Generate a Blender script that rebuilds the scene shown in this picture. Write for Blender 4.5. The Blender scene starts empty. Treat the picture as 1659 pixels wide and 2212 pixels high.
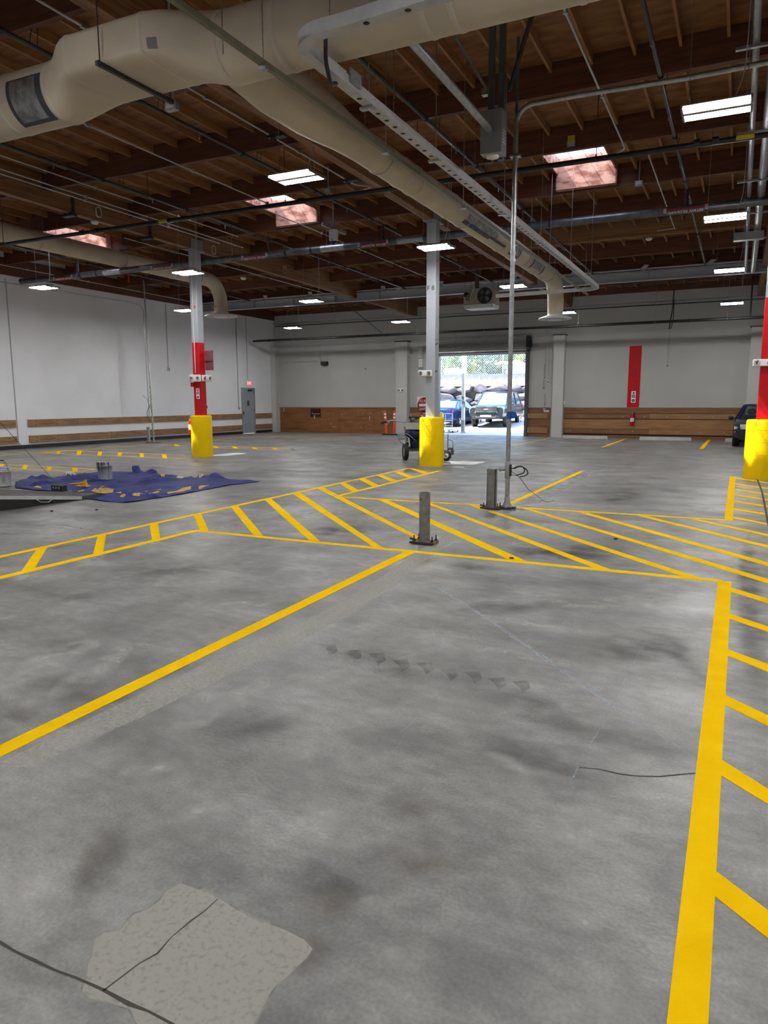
import bpy, bmesh, math, random
from mathutils import Vector, Matrix
random.seed(7)
PI = math.pi
SC = bpy.context.scene
COL = SC.collection
# ---------------------------------------------------------------- survey camera (also the scene camera)
FPX, CXP, CYP, EYE = 1554.05, 829.5, 1106.0, 1.6
PITCH, YAW, ROLL = 0.152824, 0.454727, 0.0030122
_f = Vector((-math.sin(YAW)*math.cos(PITCH), math.cos(YAW)*math.cos(PITCH), -math.sin(PITCH)))
_r = Vector((math.cos(YAW), math.sin(YAW), 0)); _d = _f.cross(_r)
RGT = _r*math.cos(ROLL)+_d*math.sin(ROLL); DWN = _d*math.cos(ROLL)-_r*math.sin(ROLL); FWD = _f
CAMP = Vector((0, 0, EYE))
def ray(x, y): return RGT*((x-CXP)/FPX)+DWN*((y-CYP)/FPX)+FWD
def onz(x, y, z=0.0): d = ray(x, y); return CAMP+d*((z-EYE)/d.z)
def onx(x, y, X): d = ray(x, y); return CAMP+d*(X/d.x)
def ony(x, y, Y): d = ray(x, y); return CAMP+d*(Y/d.y)
def proj(p):
    v = Vector(p)-CAMP; w = v.dot(FWD)
    return (FPX*v.dot(RGT)/w+CXP, FPX*v.dot(DWN)/w+CYP, w) if w > 0.05 else (-9e9, -9e9, w)
# ---------------------------------------------------------------- materials
MATS = {}
def mat(name, col, rough=0.6, metal=0.0, var=0.12, scale=6.0, col2=None, stretch=None, bump=0.0, bscale=None, emit=None, es=0.0, spec=None, thr=(0.35, 0.65), detail=6):
    if name in MATS: return MATS[name]
    m = bpy.data.materials.new(name); m.use_nodes = True
    nt = m.node_tree; b = nt.nodes['Principled BSDF']
    tc = nt.nodes.new('ShaderNodeTexCoord'); mp = nt.nodes.new('ShaderNodeMapping')
    nt.links.new(tc.outputs['Object'], mp.inputs['Vector'])
    if stretch: mp.inputs['Scale'].default_value = stretch
    n = nt.nodes.new('ShaderNodeTexNoise'); n.inputs['Scale'].default_value = scale; n.inputs['Detail'].default_value = detail
    nt.links.new(mp.outputs['Vector'], n.inputs['Vector'])
    cr = nt.nodes.new('ShaderNodeValToRGB'); e = cr.color_ramp.elements
    c2 = col2 if col2 else tuple(min(1, c*(1+var)) for c in col)
    c1 = col if col2 else tuple(c*(1-var) for c in col)
    e[0].position, e[1].position = thr
    e[0].color = (*c1, 1); e[1].color = (*c2, 1)
    nt.links.new(n.outputs['Fac'], cr.inputs['Fac']); nt.links.new(cr.outputs['Color'], b.inputs['Base Color'])
    b.inputs['Roughness'].default_value = rough; b.inputs['Metallic'].default_value = metal
    if spec is not None: b.inputs['Specular IOR Level'].default_value = spec
    if bump:
        bn = nt.nodes.new('ShaderNodeBump'); bn.inputs['Strength'].default_value = bump; bn.inputs['Distance'].default_value = 0.02
        n2 = nt.nodes.new('ShaderNodeTexNoise'); n2.inputs['Scale'].default_value = bscale or scale*4; n2.inputs['Detail'].default_value = 4
        nt.links.new(mp.outputs['Vector'], n2.inputs['Vector']); nt.links.new(n2.outputs['Fac'], bn.inputs['Height']); nt.links.new(bn.outputs['Normal'], b.inputs['Normal'])
    if emit:
        b.inputs['Emission Color'].default_value = (*emit, 1); b.inputs['Emission Strength'].default_value = es
    MATS[name] = m
    return m
def noise_decal(name, col, amount, scale, stretch=None, thr=(0.4, 0.6)):
    """a thin worn coat that lets the surface below show through in a broken-up pattern"""
    m = bpy.data.materials.new(name); m.use_nodes = True; nt = m.node_tree; b = nt.nodes['Principled BSDF']
    b.inputs['Base Color'].default_value = (*col, 1); b.inputs['Roughness'].default_value = 0.8
    tc = nt.nodes.new('ShaderNodeTexCoord'); mp = nt.nodes.new('ShaderNodeMapping'); nt.links.new(tc.outputs['Object'], mp.inputs['Vector'])
    if stretch: mp.inputs['Scale'].default_value = stretch
    n = nt.nodes.new('ShaderNodeTexNoise'); n.inputs['Scale'].default_value = scale; n.inputs['Detail'].default_value = 8; nt.links.new(mp.outputs['Vector'], n.inputs['Vector'])
    mr = nt.nodes.new('ShaderNodeMapRange'); mr.inputs['From Min'].default_value, mr.inputs['From Max'].default_value = thr
    mr.inputs['To Max'].default_value = amount; nt.links.new(n.outputs['Fac'], mr.inputs['Value']); nt.links.new(mr.outputs['Result'], b.inputs['Alpha'])
    MATS[name] = m
    return m
def soft_decal(name, col, amount, scale, thr=(0.35, 0.65)):
    """a stain that fades out towards its rim and is broken up by noise"""
    m = noise_decal(name, col, amount, scale, thr=thr); nt = m.node_tree; N = nt.nodes; b = N['Principled BSDF']
    tc = N.new('ShaderNodeTexCoord'); mp = N.new('ShaderNodeMapping'); mp.inputs['Location'].default_value = (-1, -1, 0); mp.inputs['Scale'].default_value = (2, 2, 0)
    nt.links.new(tc.outputs['Generated'], mp.inputs['Vector']); ln = N.new('ShaderNodeVectorMath'); ln.operation = 'LENGTH'; nt.links.new(mp.outputs['Vector'], ln.inputs[0])
    mr = N.new('ShaderNodeMapRange'); mr.interpolation_type = 'SMOOTHSTEP'; mr.inputs['From Min'].default_value = 1.0; mr.inputs['From Max'].default_value = 0.25; nt.links.new(ln.outputs['Value'], mr.inputs['Value'])
    mu = N.new('ShaderNodeMath'); mu.operation = 'MULTIPLY'; old = b.inputs['Alpha'].links[0].from_socket; nt.links.new(old, mu.inputs[0]); nt.links.new(mr.outputs['Result'], mu.inputs[1]); nt.links.new(mu.outputs['Value'], b.inputs['Alpha'])
    return m
# ---------------------------------------------------------------- mesh building
class MB:
    def __init__(s): s.v = []; s.f = []; s.sm = []
    def add(s, vs, fs, smooth=False):
        o = len(s.v); s.v += [Vector(v) for v in vs]
        s.f += [tuple(i+o for i in f) for f in fs]; s.sm += [smooth]*len(fs)
        return s
    def box(s, a, b, M=None):
        (x0, y0, z0), (x1, y1, z1) = a, b
        vs = [Vector(p) for p in ((x0,y0,z0),(x1,y0,z0),(x1,y1,z0),(x0,y1,z0),(x0,y0,z1),(x1,y0,z1),(x1,y1,z1),(x0,y1,z1))]
        if M: vs = [M@v for v in vs]
        return s.add(vs, [(0,3,2,1),(4,5,6,7),(0,1,5,4),(1,2,6,5),(2,3,7,6),(3,0,4,7)])
    def cbox(s, c, d, M=None):
        h = [k/2 for k in d]
        return s.box((c[0]-h[0], c[1]-h[1], c[2]-h[2]), (c[0]+h[0], c[1]+h[1], c[2]+h[2]), M)
    def bar(s, p, q, w, h=None, up=(0,0,1)):
        """square bar from p to q"""
        h = h or w; p = Vector(p); q = Vector(q); t = (q-p).normalized(); u = Vector(up)
        if abs(t.dot(u)) > 0.95: u = Vector((0, 1, 0))
        a = t.cross(u).normalized(); b = a.cross(t)
        vs = [e+a*(i*w/2)+b*(j*h/2) for e in (p, q) for i, j in ((-1,-1),(1,-1),(1,1),(-1,1))]
        return s.add(vs, [(0,1,2,3),(7,6,5,4),(0,4,5,1),(1,5,6,2),(2,6,7,3),(3,7,4,0)])
    def tube(s, pts, r, n=8, cap=True, smooth=True):
        pts = [Vector(p) for p in pts]; rs = r if isinstance(r, (list, tuple)) else [r]*len(pts)
        rings = []; a = None
        for i, p in enumerate(pts):
            t = (pts[min(i+1, len(pts)-1)]-pts[max(i-1, 0)]).normalized()
            if a is None:
                u = Vector((0,0,1)) if abs(t.z) < 0.9 else Vector((0,1,0)); a = t.cross(u).normalized()
            else: a = (a-t*a.dot(t)).normalized()
            b = t.cross(a)
            rings.append([p+(a*math.cos(2*PI*k/n)+b*math.sin(2*PI*k/n))*rs[i] for k in range(n)])
        vs = [v for g in rings for v in g]; fs = []
        for i in range(len(rings)-1):
            for k in range(n): fs.append((i*n+k, i*n+(k+1)%n, (i+1)*n+(k+1)%n, (i+1)*n+k))
        s.add(vs, fs, smooth)
        if cap:
            s.add(rings[0], [tuple(range(n-1, -1, -1))]); s.add(rings[-1], [tuple(range(n))])
        return s
    def lathe(s, prof, c=(0,0,0), n=24, M=None, smooth=True):
        """profile of (radius, height) about the z axis"""
        vs = []; c = Vector(c)
        for r, h in prof:
            for k in range(n): vs.append(Vector((r*math.cos(2*PI*k/n), r*math.sin(2*PI*k/n), h)))
        vs = [(M@v if M else v)+c for v in vs]; fs = []
        for i in range(len(prof)-1):
            for k in range(n): fs.append((i*n+k, i*n+(k+1)%n, (i+1)*n+(k+1)%n, (i+1)*n+k))
        return s.add(vs, fs, smooth)
    def prism(s, poly, z0, z1, M=None):
        n = len(poly); vs = [Vector((x, y, z0)) for x, y in poly]+[Vector((x, y, z1)) for x, y in poly]
        if M: vs = [M@v for v in vs]
        return s.add(vs, [tuple(range(n-1,-1,-1)), tuple(range(n, 2*n))]+[(i, (i+1)%n, n+(i+1)%n, n+i) for i in range(n)])
    def sphere(s, c, r, n=12, m=8, sc=(1,1,1)):
        c = Vector(c); prof = [(max(1e-4, math.sin(PI*i/m))*r, -math.cos(PI*i/m)*r) for i in range(m+1)]
        vs = []
        for rr, h in prof:
            for k in range(n): vs.append(c+Vector((rr*math.cos(2*PI*k/n)*sc[0], rr*math.sin(2*PI*k/n)*sc[1], h*sc[2])))
        fs = [(i*n+k, i*n+(k+1)%n, (i+1)*n+(k+1)%n, (i+1)*n+k) for i in range(m) for k in range(n)]
        return s.add(vs, fs, True)
    def build(s, name, m, parent=None, base=None, bevel=0.0, props=None):
        """links ONE mesh object; its origin sits at base (default: middle of its foot)"""
        if parent is not None: org = origin(parent)
        elif base is not None: org = Vector(base)
        else:
            xs = [v.x for v in s.v]; ys = [v.y for v in s.v]; zs = [v.z for v in s.v]
            org = Vector(((min(xs)+max(xs))/2, (min(ys)+max(ys))/2, min(zs)))
        me = bpy.data.meshes.new(name); me.from_pydata([v-org for v in s.v], [], s.f)
        me.polygons.foreach_set('use_smooth', s.sm); me.materials.append(m); me.update()
        o = bpy.data.objects.new(name, me); COL.objects.link(o)
        if parent is not None: o.parent = parent
        else: o.location = org
        if bevel:
            md = o.modifiers.new('soft_edges', 'BEVEL'); md.width = bevel; md.segments = 2; md.limit_method = 'ANGLE'; md.angle_limit = 0.7
        return o
def origin(o):
    p = Vector((0, 0, 0))
    while o is not None: p = p+o.location; o = o.parent
    return p
def tag(o, label=None, cat=None, group=None, kind=None):
    if label: o['label'] = label
    if cat: o['category'] = cat
    if group: o['group'] = group
    if kind: o['kind'] = kind
    return o
def thing(name, label, cat, loc, group=None):
    o = bpy.data.objects.new(name, None); o.empty_display_size = 0.1; COL.objects.link(o); o.location = Vector(loc)
    return tag(o, label, cat, group)
def copy_tree(o, loc=None, label=None, parent=None):
    c = o.copy(); COL.objects.link(c)
    if parent is not None: c.parent = parent
    for ch in list(o.children): copy_tree(ch, parent=c)
    if loc is not None: c.location = Vector(loc)
    if label: c['label'] = label
    return c
def text_mesh(body, size, name, m, parent, pos, xdir, updir, depth=0.002, align='CENTER', base=None):
    """raised lettering standing on a face; pos is the middle of the text"""
    cu = bpy.data.curves.new(name+'_letters', 'FONT'); cu.body = body; cu.size = size; cu.align_x = align; cu.align_y = 'CENTER'; cu.extrude = depth; cu.resolution_u = 3
    to = bpy.data.objects.new('tmp', cu); COL.objects.link(to); bpy.context.view_layer.update()
    me = bpy.data.meshes.new_from_object(to.evaluated_get(bpy.context.evaluated_depsgraph_get()))
    bpy.data.objects.remove(to); bpy.data.curves.remove(cu)
    x = Vector(xdir).normalized(); u = Vector(updir).normalized(); w = x.cross(u)
    M = Matrix((x, u, w)).transposed().to_4x4(); M.translation = Vector(pos)-(origin(parent) if parent is not None else Vector((0,0,0)))
    me.transform(M); me.materials.clear(); me.materials.append(m); me.name = name
    o = bpy.data.objects.new(name, me); COL.objects.link(o); o.parent = parent
    return o
def arc(c, r, u, v, a0, a1, n=8):
    c = Vector(c); u = Vector(u); v = Vector(v)
    return [c+u*(r*math.cos(a0+(a1-a0)*i/n))+v*(r*math.sin(a0+(a1-a0)*i/n)) for i in range(n+1)]
def bend(pts, r, n=6):
    """rounds the corners of a polyline"""
    pts = [Vector(p) for p in pts]; out = [pts[0]]
    for a, b, c in zip(pts, pts[1:], pts[2:]):
        d1 = (a-b); d2 = (c-b); k = min(r, d1.length*0.45, d2.length*0.45); p = b+d1.normalized()*k; q = b+d2.normalized()*k
        for i in range(n+1):
            t = i/n; out.append(p*(1-t)**2+b*(2*t*(1-t))+q*t*t)
    out.append(pts[-1]); return out
# ---------------------------------------------------------------- palette
M_STEEL = mat('galvanised_steel', (0.42, 0.44, 0.45), 0.38, 0.85, 0.15, 14)
M_STEELW = mat('pale_painted_steel', (0.52, 0.53, 0.53), 0.5, 0.1, 0.08, 8)
M_DKPIPE = mat('black_iron_pipe', (0.022, 0.023, 0.025), 0.45, 0.3, 0.3, 9)
M_DKSTEEL = mat('dark_steel', (0.05, 0.05, 0.055), 0.5, 0.4, 0.25, 10)
M_GREYPIPE = mat('grey_sprinkler_pipe', (0.11, 0.12, 0.13), 0.36, 0.6, 0.25, 7)
M_WHITE = mat('white_plastic', (0.82, 0.82, 0.80), 0.4, 0, 0.03, 12)
M_BLACK = mat('black_rubber', (0.012, 0.012, 0.013), 0.6, 0, 0.2, 20)
M_RED = mat('red_paint', (0.52, 0.005, 0.010), 0.45, 0, 0.08, 5, spec=0.25)
M_YEL = mat('yellow_guard_paint', (0.90, 0.60, 0.002), 0.55, 0, 0.04, 3, bump=0.15, bscale=30, spec=0.12)
M_LINE = mat('yellow_road_paint', (0.92, 0.54, 0.002), 0.8, 0, 0.0, 5, col2=(0.97, 0.60, 0.004), bump=0.2, bscale=120, spec=0.02)
M_WALL = mat('daylight_tinted_white_paint', (0.79, 0.81, 0.85), 0.75, 0, 0.03, 0.9, bump=0.04, bscale=40)  # bluish tint put into the paint for daylight on the left wall
M_DECK = mat('plywood_deck', (0.17, 0.070, 0.022), 0.75, 0, 0, 2.2, col2=(0.30, 0.138, 0.048), stretch=(1, 3, 1), bump=0.1)
M_JOIST = mat('pale_joist_wood', (0.29, 0.14, 0.052), 0.7, 0, 0, 5, col2=(0.42, 0.215, 0.085), stretch=(4, 0.6, 4))
M_PURL = mat('dark_purlin_wood', (0.085, 0.026, 0.012), 0.7, 0, 0, 3, col2=(0.15, 0.050, 0.022), stretch=(0.5, 4, 6))
M_GLU = mat('laminated_girder_wood', (0.18, 0.080, 0.030), 0.65, 0, 0, 3, col2=(0.30, 0.145, 0.058), stretch=(5, 0.4, 9))
M_RAIL = mat('bumper_plank_wood', (0.21, 0.105, 0.045), 0.65, 0, 0, 2.5, col2=(0.36, 0.195, 0.09), stretch=(6, 0.8, 9))
M_WRAP = mat('duct_wrap_cloth', (0.58, 0.50, 0.385), 0.72, 0, 0.07, 1.6, bump=0.5, bscale=5)
M_WRAPB = mat('duct_wrap_seam_band', (0.60, 0.53, 0.43), 0.7, 0, 0.05, 4, bump=0.3)
M_FOIL = mat('crinkled_foil', (0.34, 0.34, 0.34), 0.35, 0.8, 0.35, 9, bump=0.9, bscale=30)
M_TAPE = mat('dark_duct_tape', (0.055, 0.06, 0.068), 0.5, 0.1, 0.2, 8)
M_COLUMN = mat('grey_column_paint', (0.36, 0.39, 0.42), 0.5, 0.0, 0.05, 2)
M_BOXGR = mat('grey_enclosure', (0.30, 0.32, 0.33), 0.45, 0.2, 0.07, 6)
M_LED = mat('lit_led_lens', (0.9, 0.9, 0.9), 0.5, 0, 0, 5, emit=(1.0, 0.99, 0.975), es=118.0)
M_LABEL_RED = mat('pipe_label_red', (0.13, 0.016, 0.018), 0.5)
M_LABEL_YEL = mat('pipe_label_yellow', (0.55, 0.42, 0.03), 0.5)
# ---------------------------------------------------------------- room shell
XL, XR, YB, YF = -22.3, 14.0, 32.4, -7.0
def zp(y): return 6.2-0.015*(y-11.8)          # underside of the cross beams: the roof drains towards the back wall
def zs(y): return zp(y)+0.31                  # underside of the joists
def zd(y): return zp(y)+0.452                  # underside of the deck
def zg(y): return zp(y)-0.30                  # underside of the girders
COLX = [-14.12, -6.84, 0.46]; COLY = 16.72
# --- concrete floor: a troweled slab with mottling, tyre scuffs and worn streaks
def floor_material():
    m = bpy.data.materials.new('troweled_concrete'); m.use_nodes = True; nt = m.node_tree; b = nt.nodes['Principled BSDF']; N = nt.nodes; L = nt.links
    tc = N.new('ShaderNodeTexCoord')
    def noise(scale, detail, st=(1,1,1), rot=0, dist=0.0):
        mp = N.new('ShaderNodeMapping'); mp.inputs['Scale'].default_value = st; mp.inputs['Rotation'].default_value = (0, 0, rot); L.new(tc.outputs['Object'], mp.inputs['Vector'])
        n = N.new('ShaderNodeTexNoise'); n.inputs['Scale'].default_value = scale; n.inputs['Detail'].default_value = detail; n.inputs['Distortion'].default_value = dist; L.new(mp.outputs['Vector'], n.inputs['Vector']); return n.outputs['Fac']
    def ramp(fac, *st):
        r = N.new('ShaderNodeValToRGB'); e = r.color_ramp.elements
        while len(e) < len(st): e.new(0.5)
        for k, (p, c) in zip(e, st): k.position = p; k.color = (*c, 1) if len(c) == 3 else c
        L.new(fac, r.inputs['Fac']); return r.outputs['Color']
    def mix(kind, fac, a, c):
        x = N.new('ShaderNodeMix'); x.data_type = 'RGBA'; x.blend_type = kind
        if isinstance(fac, float): x.inputs[0].default_value = fac
        else: L.new(fac, x.inputs[0])
        for sck, v in ((x.inputs[6], a), (x.inputs[7], c)):
            if isinstance(v, tuple): sck.default_value = (*v, 1)
            else: L.new(v, sck)
        return x.outputs[2]
    base = ramp(noise(0.55, 9, dist=0.6), (0.30, (0.165, 0.165, 0.158)), (0.5, (0.215, 0.214, 0.207)), (0.72, (0.29, 0.288, 0.278)))
    base = mix('MULTIPLY', 0.9, base, ramp(noise(2.3, 10, dist=0.5), (0.32, (0.70, 0.70, 0.70)), (0.68, (1.2, 1.2, 1.2))))
    base = mix('MULTIPLY', 0.7, base, ramp(noise(9, 8, (1, 1.6, 1), 0.4), (0.33, (0.76, 0.76, 0.76)), (0.67, (1.18, 1.18, 1.18))))
    st = ramp(noise(1.1, 7, (0.25, 2.4, 1), 0.12), (0.46, (0, 0, 0)), (0.70, (1, 1, 1)))
    base = mix('MIX', st, base, mix('MULTIPLY', 1.0, base, (1.28, 1.28, 1.29)))
    sk = ramp(noise(0.9, 6, (0.35, 1.8, 1), -0.9), (0.54, (0, 0, 0)), (0.72, (1, 1, 1)))
    base = mix('MIX', sk, base, mix('MULTIPLY', 1.0, base, (0.70, 0.69, 0.68)))
    br = ramp(noise(0.38, 5, dist=0.3), (0.52, (0, 0, 0)), (0.7, (0.7, 0.7, 0.7)))
    base = mix('MIX', br, base, mix('MULTIPLY', 1.0, base, (1.0, 0.955, 0.88)))
    base = mix('MULTIPLY', 0.5, base, ramp(noise(70, 4), (0.35, (0.75, 0.75, 0.75)), (0.65, (1.2, 1.2, 1.2))))
    pits = ramp(noise(38, 2), (0.20, (0.25, 0.25, 0.25)), (0.25, (1, 1, 1)))
    base = mix('MULTIPLY', 0.6, base, pits)
    # hairline map cracking, only in patches
    mp = N.new('ShaderNodeMapping'); L.new(tc.outputs['Object'], mp.inputs['Vector'])
    vo = N.new('ShaderNodeTexVoronoi'); vo.feature = 'DISTANCE_TO_EDGE'; vo.inputs['Scale'].default_value = 7; L.new(mp.outputs['Vector'], vo.inputs['Vector'])
    ck = ramp(vo.outputs['Distance'], (0.0, (1, 1, 1)), (0.012, (0, 0, 0)))
    ckm = ramp(noise(0.8, 4), (0.60, (0, 0, 0)), (0.68, (0.5, 0.5, 0.5)))
    ck = mix('MULTIPLY', 1.0, ck, ckm)
    base = mix('MIX', ck, base, (0.36, 0.36, 0.34))
    L.new(base, b.inputs['Base Color'])
    rg = ramp(noise(1.4, 6), (0.35, (0.33, 0.33, 0.33)), (0.7, (0.55, 0.55, 0.55))); L.new(rg, b.inputs['Roughness'])
    b.inputs['Specular IOR Level'].default_value = 0.45
    bn = N.new('ShaderNodeBump'); bn.inputs['Strength'].default_value = 0.25; bn.inputs['Distance'].default_value = 0.01; L.new(noise(45, 5), bn.inputs['Height']); L.new(bn.outputs['Normal'], b.inputs['Normal'])
    return m
M_FLOOR = floor_material()
def struct(name, bm, m, base=None, label=None):
    o = bm.build(name, m, base=base); o['kind'] = 'structure'
    if label: o['label'] = label; o['category'] = label.split()[-1]
    return o
FLOOR = MB().box((XL-0.3, YF-0.3, -0.25), (XR+0.3, YB+0.3, 0.0)).build('floor', M_FLOOR, base=(0, 0, 0))
tag(FLOOR, kind='structure')
DX0, DX1, DZT = -13.0, -8.66, 3.75            # loading doorway in the back wall
ZT = 7.4
W = MB()
W.box((XL-0.3, YB, 0), (DX0, YB+0.3, ZT)); W.box((DX1, YB, 0), (XR+0.3, YB+0.3, ZT)); W.box((DX0, YB, DZT), (DX1, YB+0.3, ZT))
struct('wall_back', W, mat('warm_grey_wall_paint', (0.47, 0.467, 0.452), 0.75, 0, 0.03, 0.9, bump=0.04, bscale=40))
EY0, EY1, EZT = 29.52, 30.52, 2.24            # steel exit door in the left wall
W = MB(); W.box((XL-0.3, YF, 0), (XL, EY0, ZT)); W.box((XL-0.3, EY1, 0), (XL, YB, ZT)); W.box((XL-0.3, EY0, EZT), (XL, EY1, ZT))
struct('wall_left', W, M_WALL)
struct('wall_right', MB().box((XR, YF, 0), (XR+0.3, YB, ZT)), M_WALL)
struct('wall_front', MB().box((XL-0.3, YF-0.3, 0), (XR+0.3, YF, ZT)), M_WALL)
M_BASEB = mat('black_wall_base', (0.012, 0.013, 0.014), 0.5, 0, 0.2, 5)
W = MB(); W.box((XL, YF, 0), (XL+0.03, EY0-0.06, 0.13)); W.box((XL, EY1+0.06, 0), (XL+0.03, YB, 0.13)); struct('baseboard_left', W, M_BASEB)
M_JOINT = mat('wall_joint_sealant', (0.36, 0.36, 0.37), 0.8)
struct('trim_1', MB().box((XL, 16.84, 0.13), (XL+0.006, 16.885, 5.7)), M_JOINT)
struct('trim_2', MB().box((XL, 29.20, 1.2), (XL+0.006, 29.22, 5.7)), M_JOINT)
# timber ledger at the head of the left wall
MB().box((XL, YF, 5.80), (XL+0.09, YB, 6.35)).build('wall_ledger_beam', M_PURL)
tag(bpy.data.objects['wall_ledger_beam'], 'long dark timber ledger along the head of the left white wall', 'beam')
MB().box((XL+0.09, YB-0.09, 6.02), (XR, YB, 6.27)).build('wall_ledger_beam', M_PURL)
tag(bpy.data.objects['wall_ledger_beam.001'], 'dark timber ledger along the head of the back wall above the pale conduit', 'beam')
# pilasters on the back wall
for i, (x0, x1) in enumerate(((-22.3, -22.0), (-15.02, -14.42), (-7.42, -6.95), (0.25, 0.75))):
    W = MB().box((x0, YB-0.35, 0), (x1, YB, 4.40)); struct('trim_%d' % (i+3), W, mat('pilaster_paint', (0.55, 0.547, 0.535), 0.75, 0, 0.03, 0.9))
    if i: W = MB().box((x0-0.05, YB-0.38, 4.40), (x1+0.05, YB, 4.44)); struct('trim_%d' % (i+7), W, M_DKSTEEL)
struct('trim_11', MB().box((XL, YB-0.02, 5.66), (XR, YB, 5.70)), M_STEELW)
# --- roof deck with skylight openings
SKY = [(-18.62, -17.40), (-11.26, -10.04), (-3.90, -2.66)]; SKY2 = [(4.0, 5.2)]
HOLES = [(a, b, 14.62, 16.66) for a, b in SKY+SKY2]+[(a, b, 2.2, 4.3) for a, b in SKY2]+[(a, b, -3.0, -0.9) for a, b in SKY[1:]+SKY2]
xs = sorted({XL-0.3, XR+0.3, *[h[0] for h in HOLES], *[h[1] for h in HOLES]}); ys = sorted({YF-0.3, YB+0.3, *[h[2] for h in HOLES], *[h[3] for h in HOLES]})
D = MB()
for i in range(len(xs)-1):
    for j in range(len(ys)-1):
        cx, cy = (xs[i]+xs[i+1])/2, (ys[j]+ys[j+1])/2
        if any(a < cx < b and c < cy < d for a, b, c, d in HOLES): continue
        x0, x1, y0, y1 = xs[i], xs[i+1], ys[j], ys[j+1]
        D.add([(x0,y0,zd(y0)),(x1,y0,zd(y0)),(x1,y1,zd(y1)),(x0,y1,zd(y1)),(x0,y0,zd(y0)+.08),(x1,y0,zd(y0)+.08),(x1,y1,zd(y1)+.08),(x0,y1,zd(y1)+.08)],
              [(0,3,2,1),(4,5,6,7),(0,1,5,4),(1,2,6,5),(2,3,7,6),(3,0,4,7)])
tag(D.build('ceiling', M_DECK), kind='structure')
# --- girders along the row of columns (each one a beam over the whole depth of the hall)
def sloped(x0, x1, y0, y1, f0, f1):
    return MB().add([(x0,y0,f0(y0)),(x1,y0,f0(y0)),(x1,y1,f0(y1)),(x0,y1,f0(y1)),(x0,y0,f1(y0)),(x1,y0,f1(y0)),(x1,y1,f1(y1)),(x0,y1,f1(y1))],
              [(0,3,2,1),(4,5,6,7),(0,1,5,4),(1,2,6,5),(2,3,7,6),(3,0,4,7)])
for x, lb in zip(COLX, ('laminated timber girder over the farther red banded column marked E8', 'laminated timber girder over the middle grey column, beside the round duct', 'laminated timber girder over the right red column behind the paired pipes')):
    o = sloped(x-0.09, x+0.09, YF, YB, zg, zd).build('roof_girder', M_GLU); tag(o, lb, 'girder')
    # steel strap hangers seen against the girder sides
# --- cross beams (purlins) between the girders
PY = [6.95-2.46*4, 6.95-2.46*3, 6.95-2.46*2, 4.5, 6.95, 9.2, 11.75, 14.24, 16.86, 19.3, 21.75, 24.2, 26.75, 29.3]
edges = [(XL+0.09, COLX[0]-0.09, 'in the bay by the left wall'), (COLX[0]+0.09, COLX[1]-0.09, 'between the two left columns'), (COLX[1]+0.09, COLX[2]-0.09, 'right of the middle column'), (COLX[2]+0.09, XR, 'right of the red column')]
ORD = ['first', 'second', 'third', 'fourth', 'fifth', 'sixth', 'seventh', 'eighth', 'ninth', 'tenth', 'eleventh', 'twelfth', 'thirteenth', 'fourteenth']
n_yb = len(PY)
M_PURL2 = mat('amber_purlin_wood', (0.23, 0.115, 0.05), 0.65, 0, 0, 3, col2=(0.35, 0.19, 0.09), stretch=(0.4, 5, 9))
for x0, x1, lb in edges:
    for k, y in enumerate(PY):
        if x0 > 0 and y < 14: continue
        if y < 4 and x0 < -8: continue
        if y < 0: continue
        pale = (abs(y-21.75) < 0.1 and x0 > -8)
        o = sloped(x0, x1, y-0.045, y+0.045, zp, zd).build('roof_purlin', M_PURL2 if pale else M_PURL)
        tag(o, ('amber' if pale else 'dark')+' roof beam, %s from the back wall, %s' % (ORD[n_yb-1-k], lb), 'roof beam')
        if pale:
            MB().bar((x0, y-0.06, zp(y)+0.02), (x1, y-0.06, zp(y)+0.02), 0.035, 0.06).build('bottom_batten', M_JOIST, o)
# --- joists
cand = []
nx = int((XR-XL)/0.61)
for k in range(nx):
    x = -12.65-0.61*15+0.61*k
    if x < XL+0.2 or x > 3.0: continue
    if any(abs(x-c) < 0.15 for c in COLX): continue
    for y0, y1 in zip(PY, PY[1:]+[YB]):
        if y0 < 4: continue
        a = max(proj((x, y0+0.1, zs(y0)))[2], 0.1); c = [proj((x, y0+(y1-y0)*t, zs(y0))) for t in (0.1, 0.5, 0.9)]
        vis = any(-60 < p[0] < 1719 and -60 < p[1] < 900 for p in c)
        if not vis: continue
        if any(h0-0.01 < x < h1+0.01 and h2 > y0-0.2 and h3 < y1+0.2 for h0, h1, h2, h3 in HOLES): continue
        cand.append((c[1][2], x, y0, y1))
cand.sort()
JO = {}
for i, (dist, x, y0, y1) in enumerate(cand[:300]):
    a, b = y0+0.045, y1-0.045
    key = round(b-a, 2)
    if key not in JO:
        o = sloped(-0.02, 0.02, 0, b-a, lambda y: -0.015*y, lambda y: 0.14-0.015*y).build('roof_joist', M_JOIST, base=(0, 0, 0)); JO[key] = o
        tag(o, 'slim pale wooden joist running under the plywood roof between two deep dark cross beams', 'joist', 'roof joists')
    else:
        o = JO[key].copy(); COL.objects.link(o)
    o.location = (x, a, zs(a))
R = MB()
for dist, x, y0, y1 in cand[300:]:
    s = sloped(x-0.02, x+0.02, y0+0.045, y1-0.045, zs, zd); R.add(s.v, s.f)
if R.v: tag(R.build('roof_joist_mass', M_JOIST), 'the many farthest slim joists under the roof near the back wall', 'joists', kind='stuff')
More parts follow.
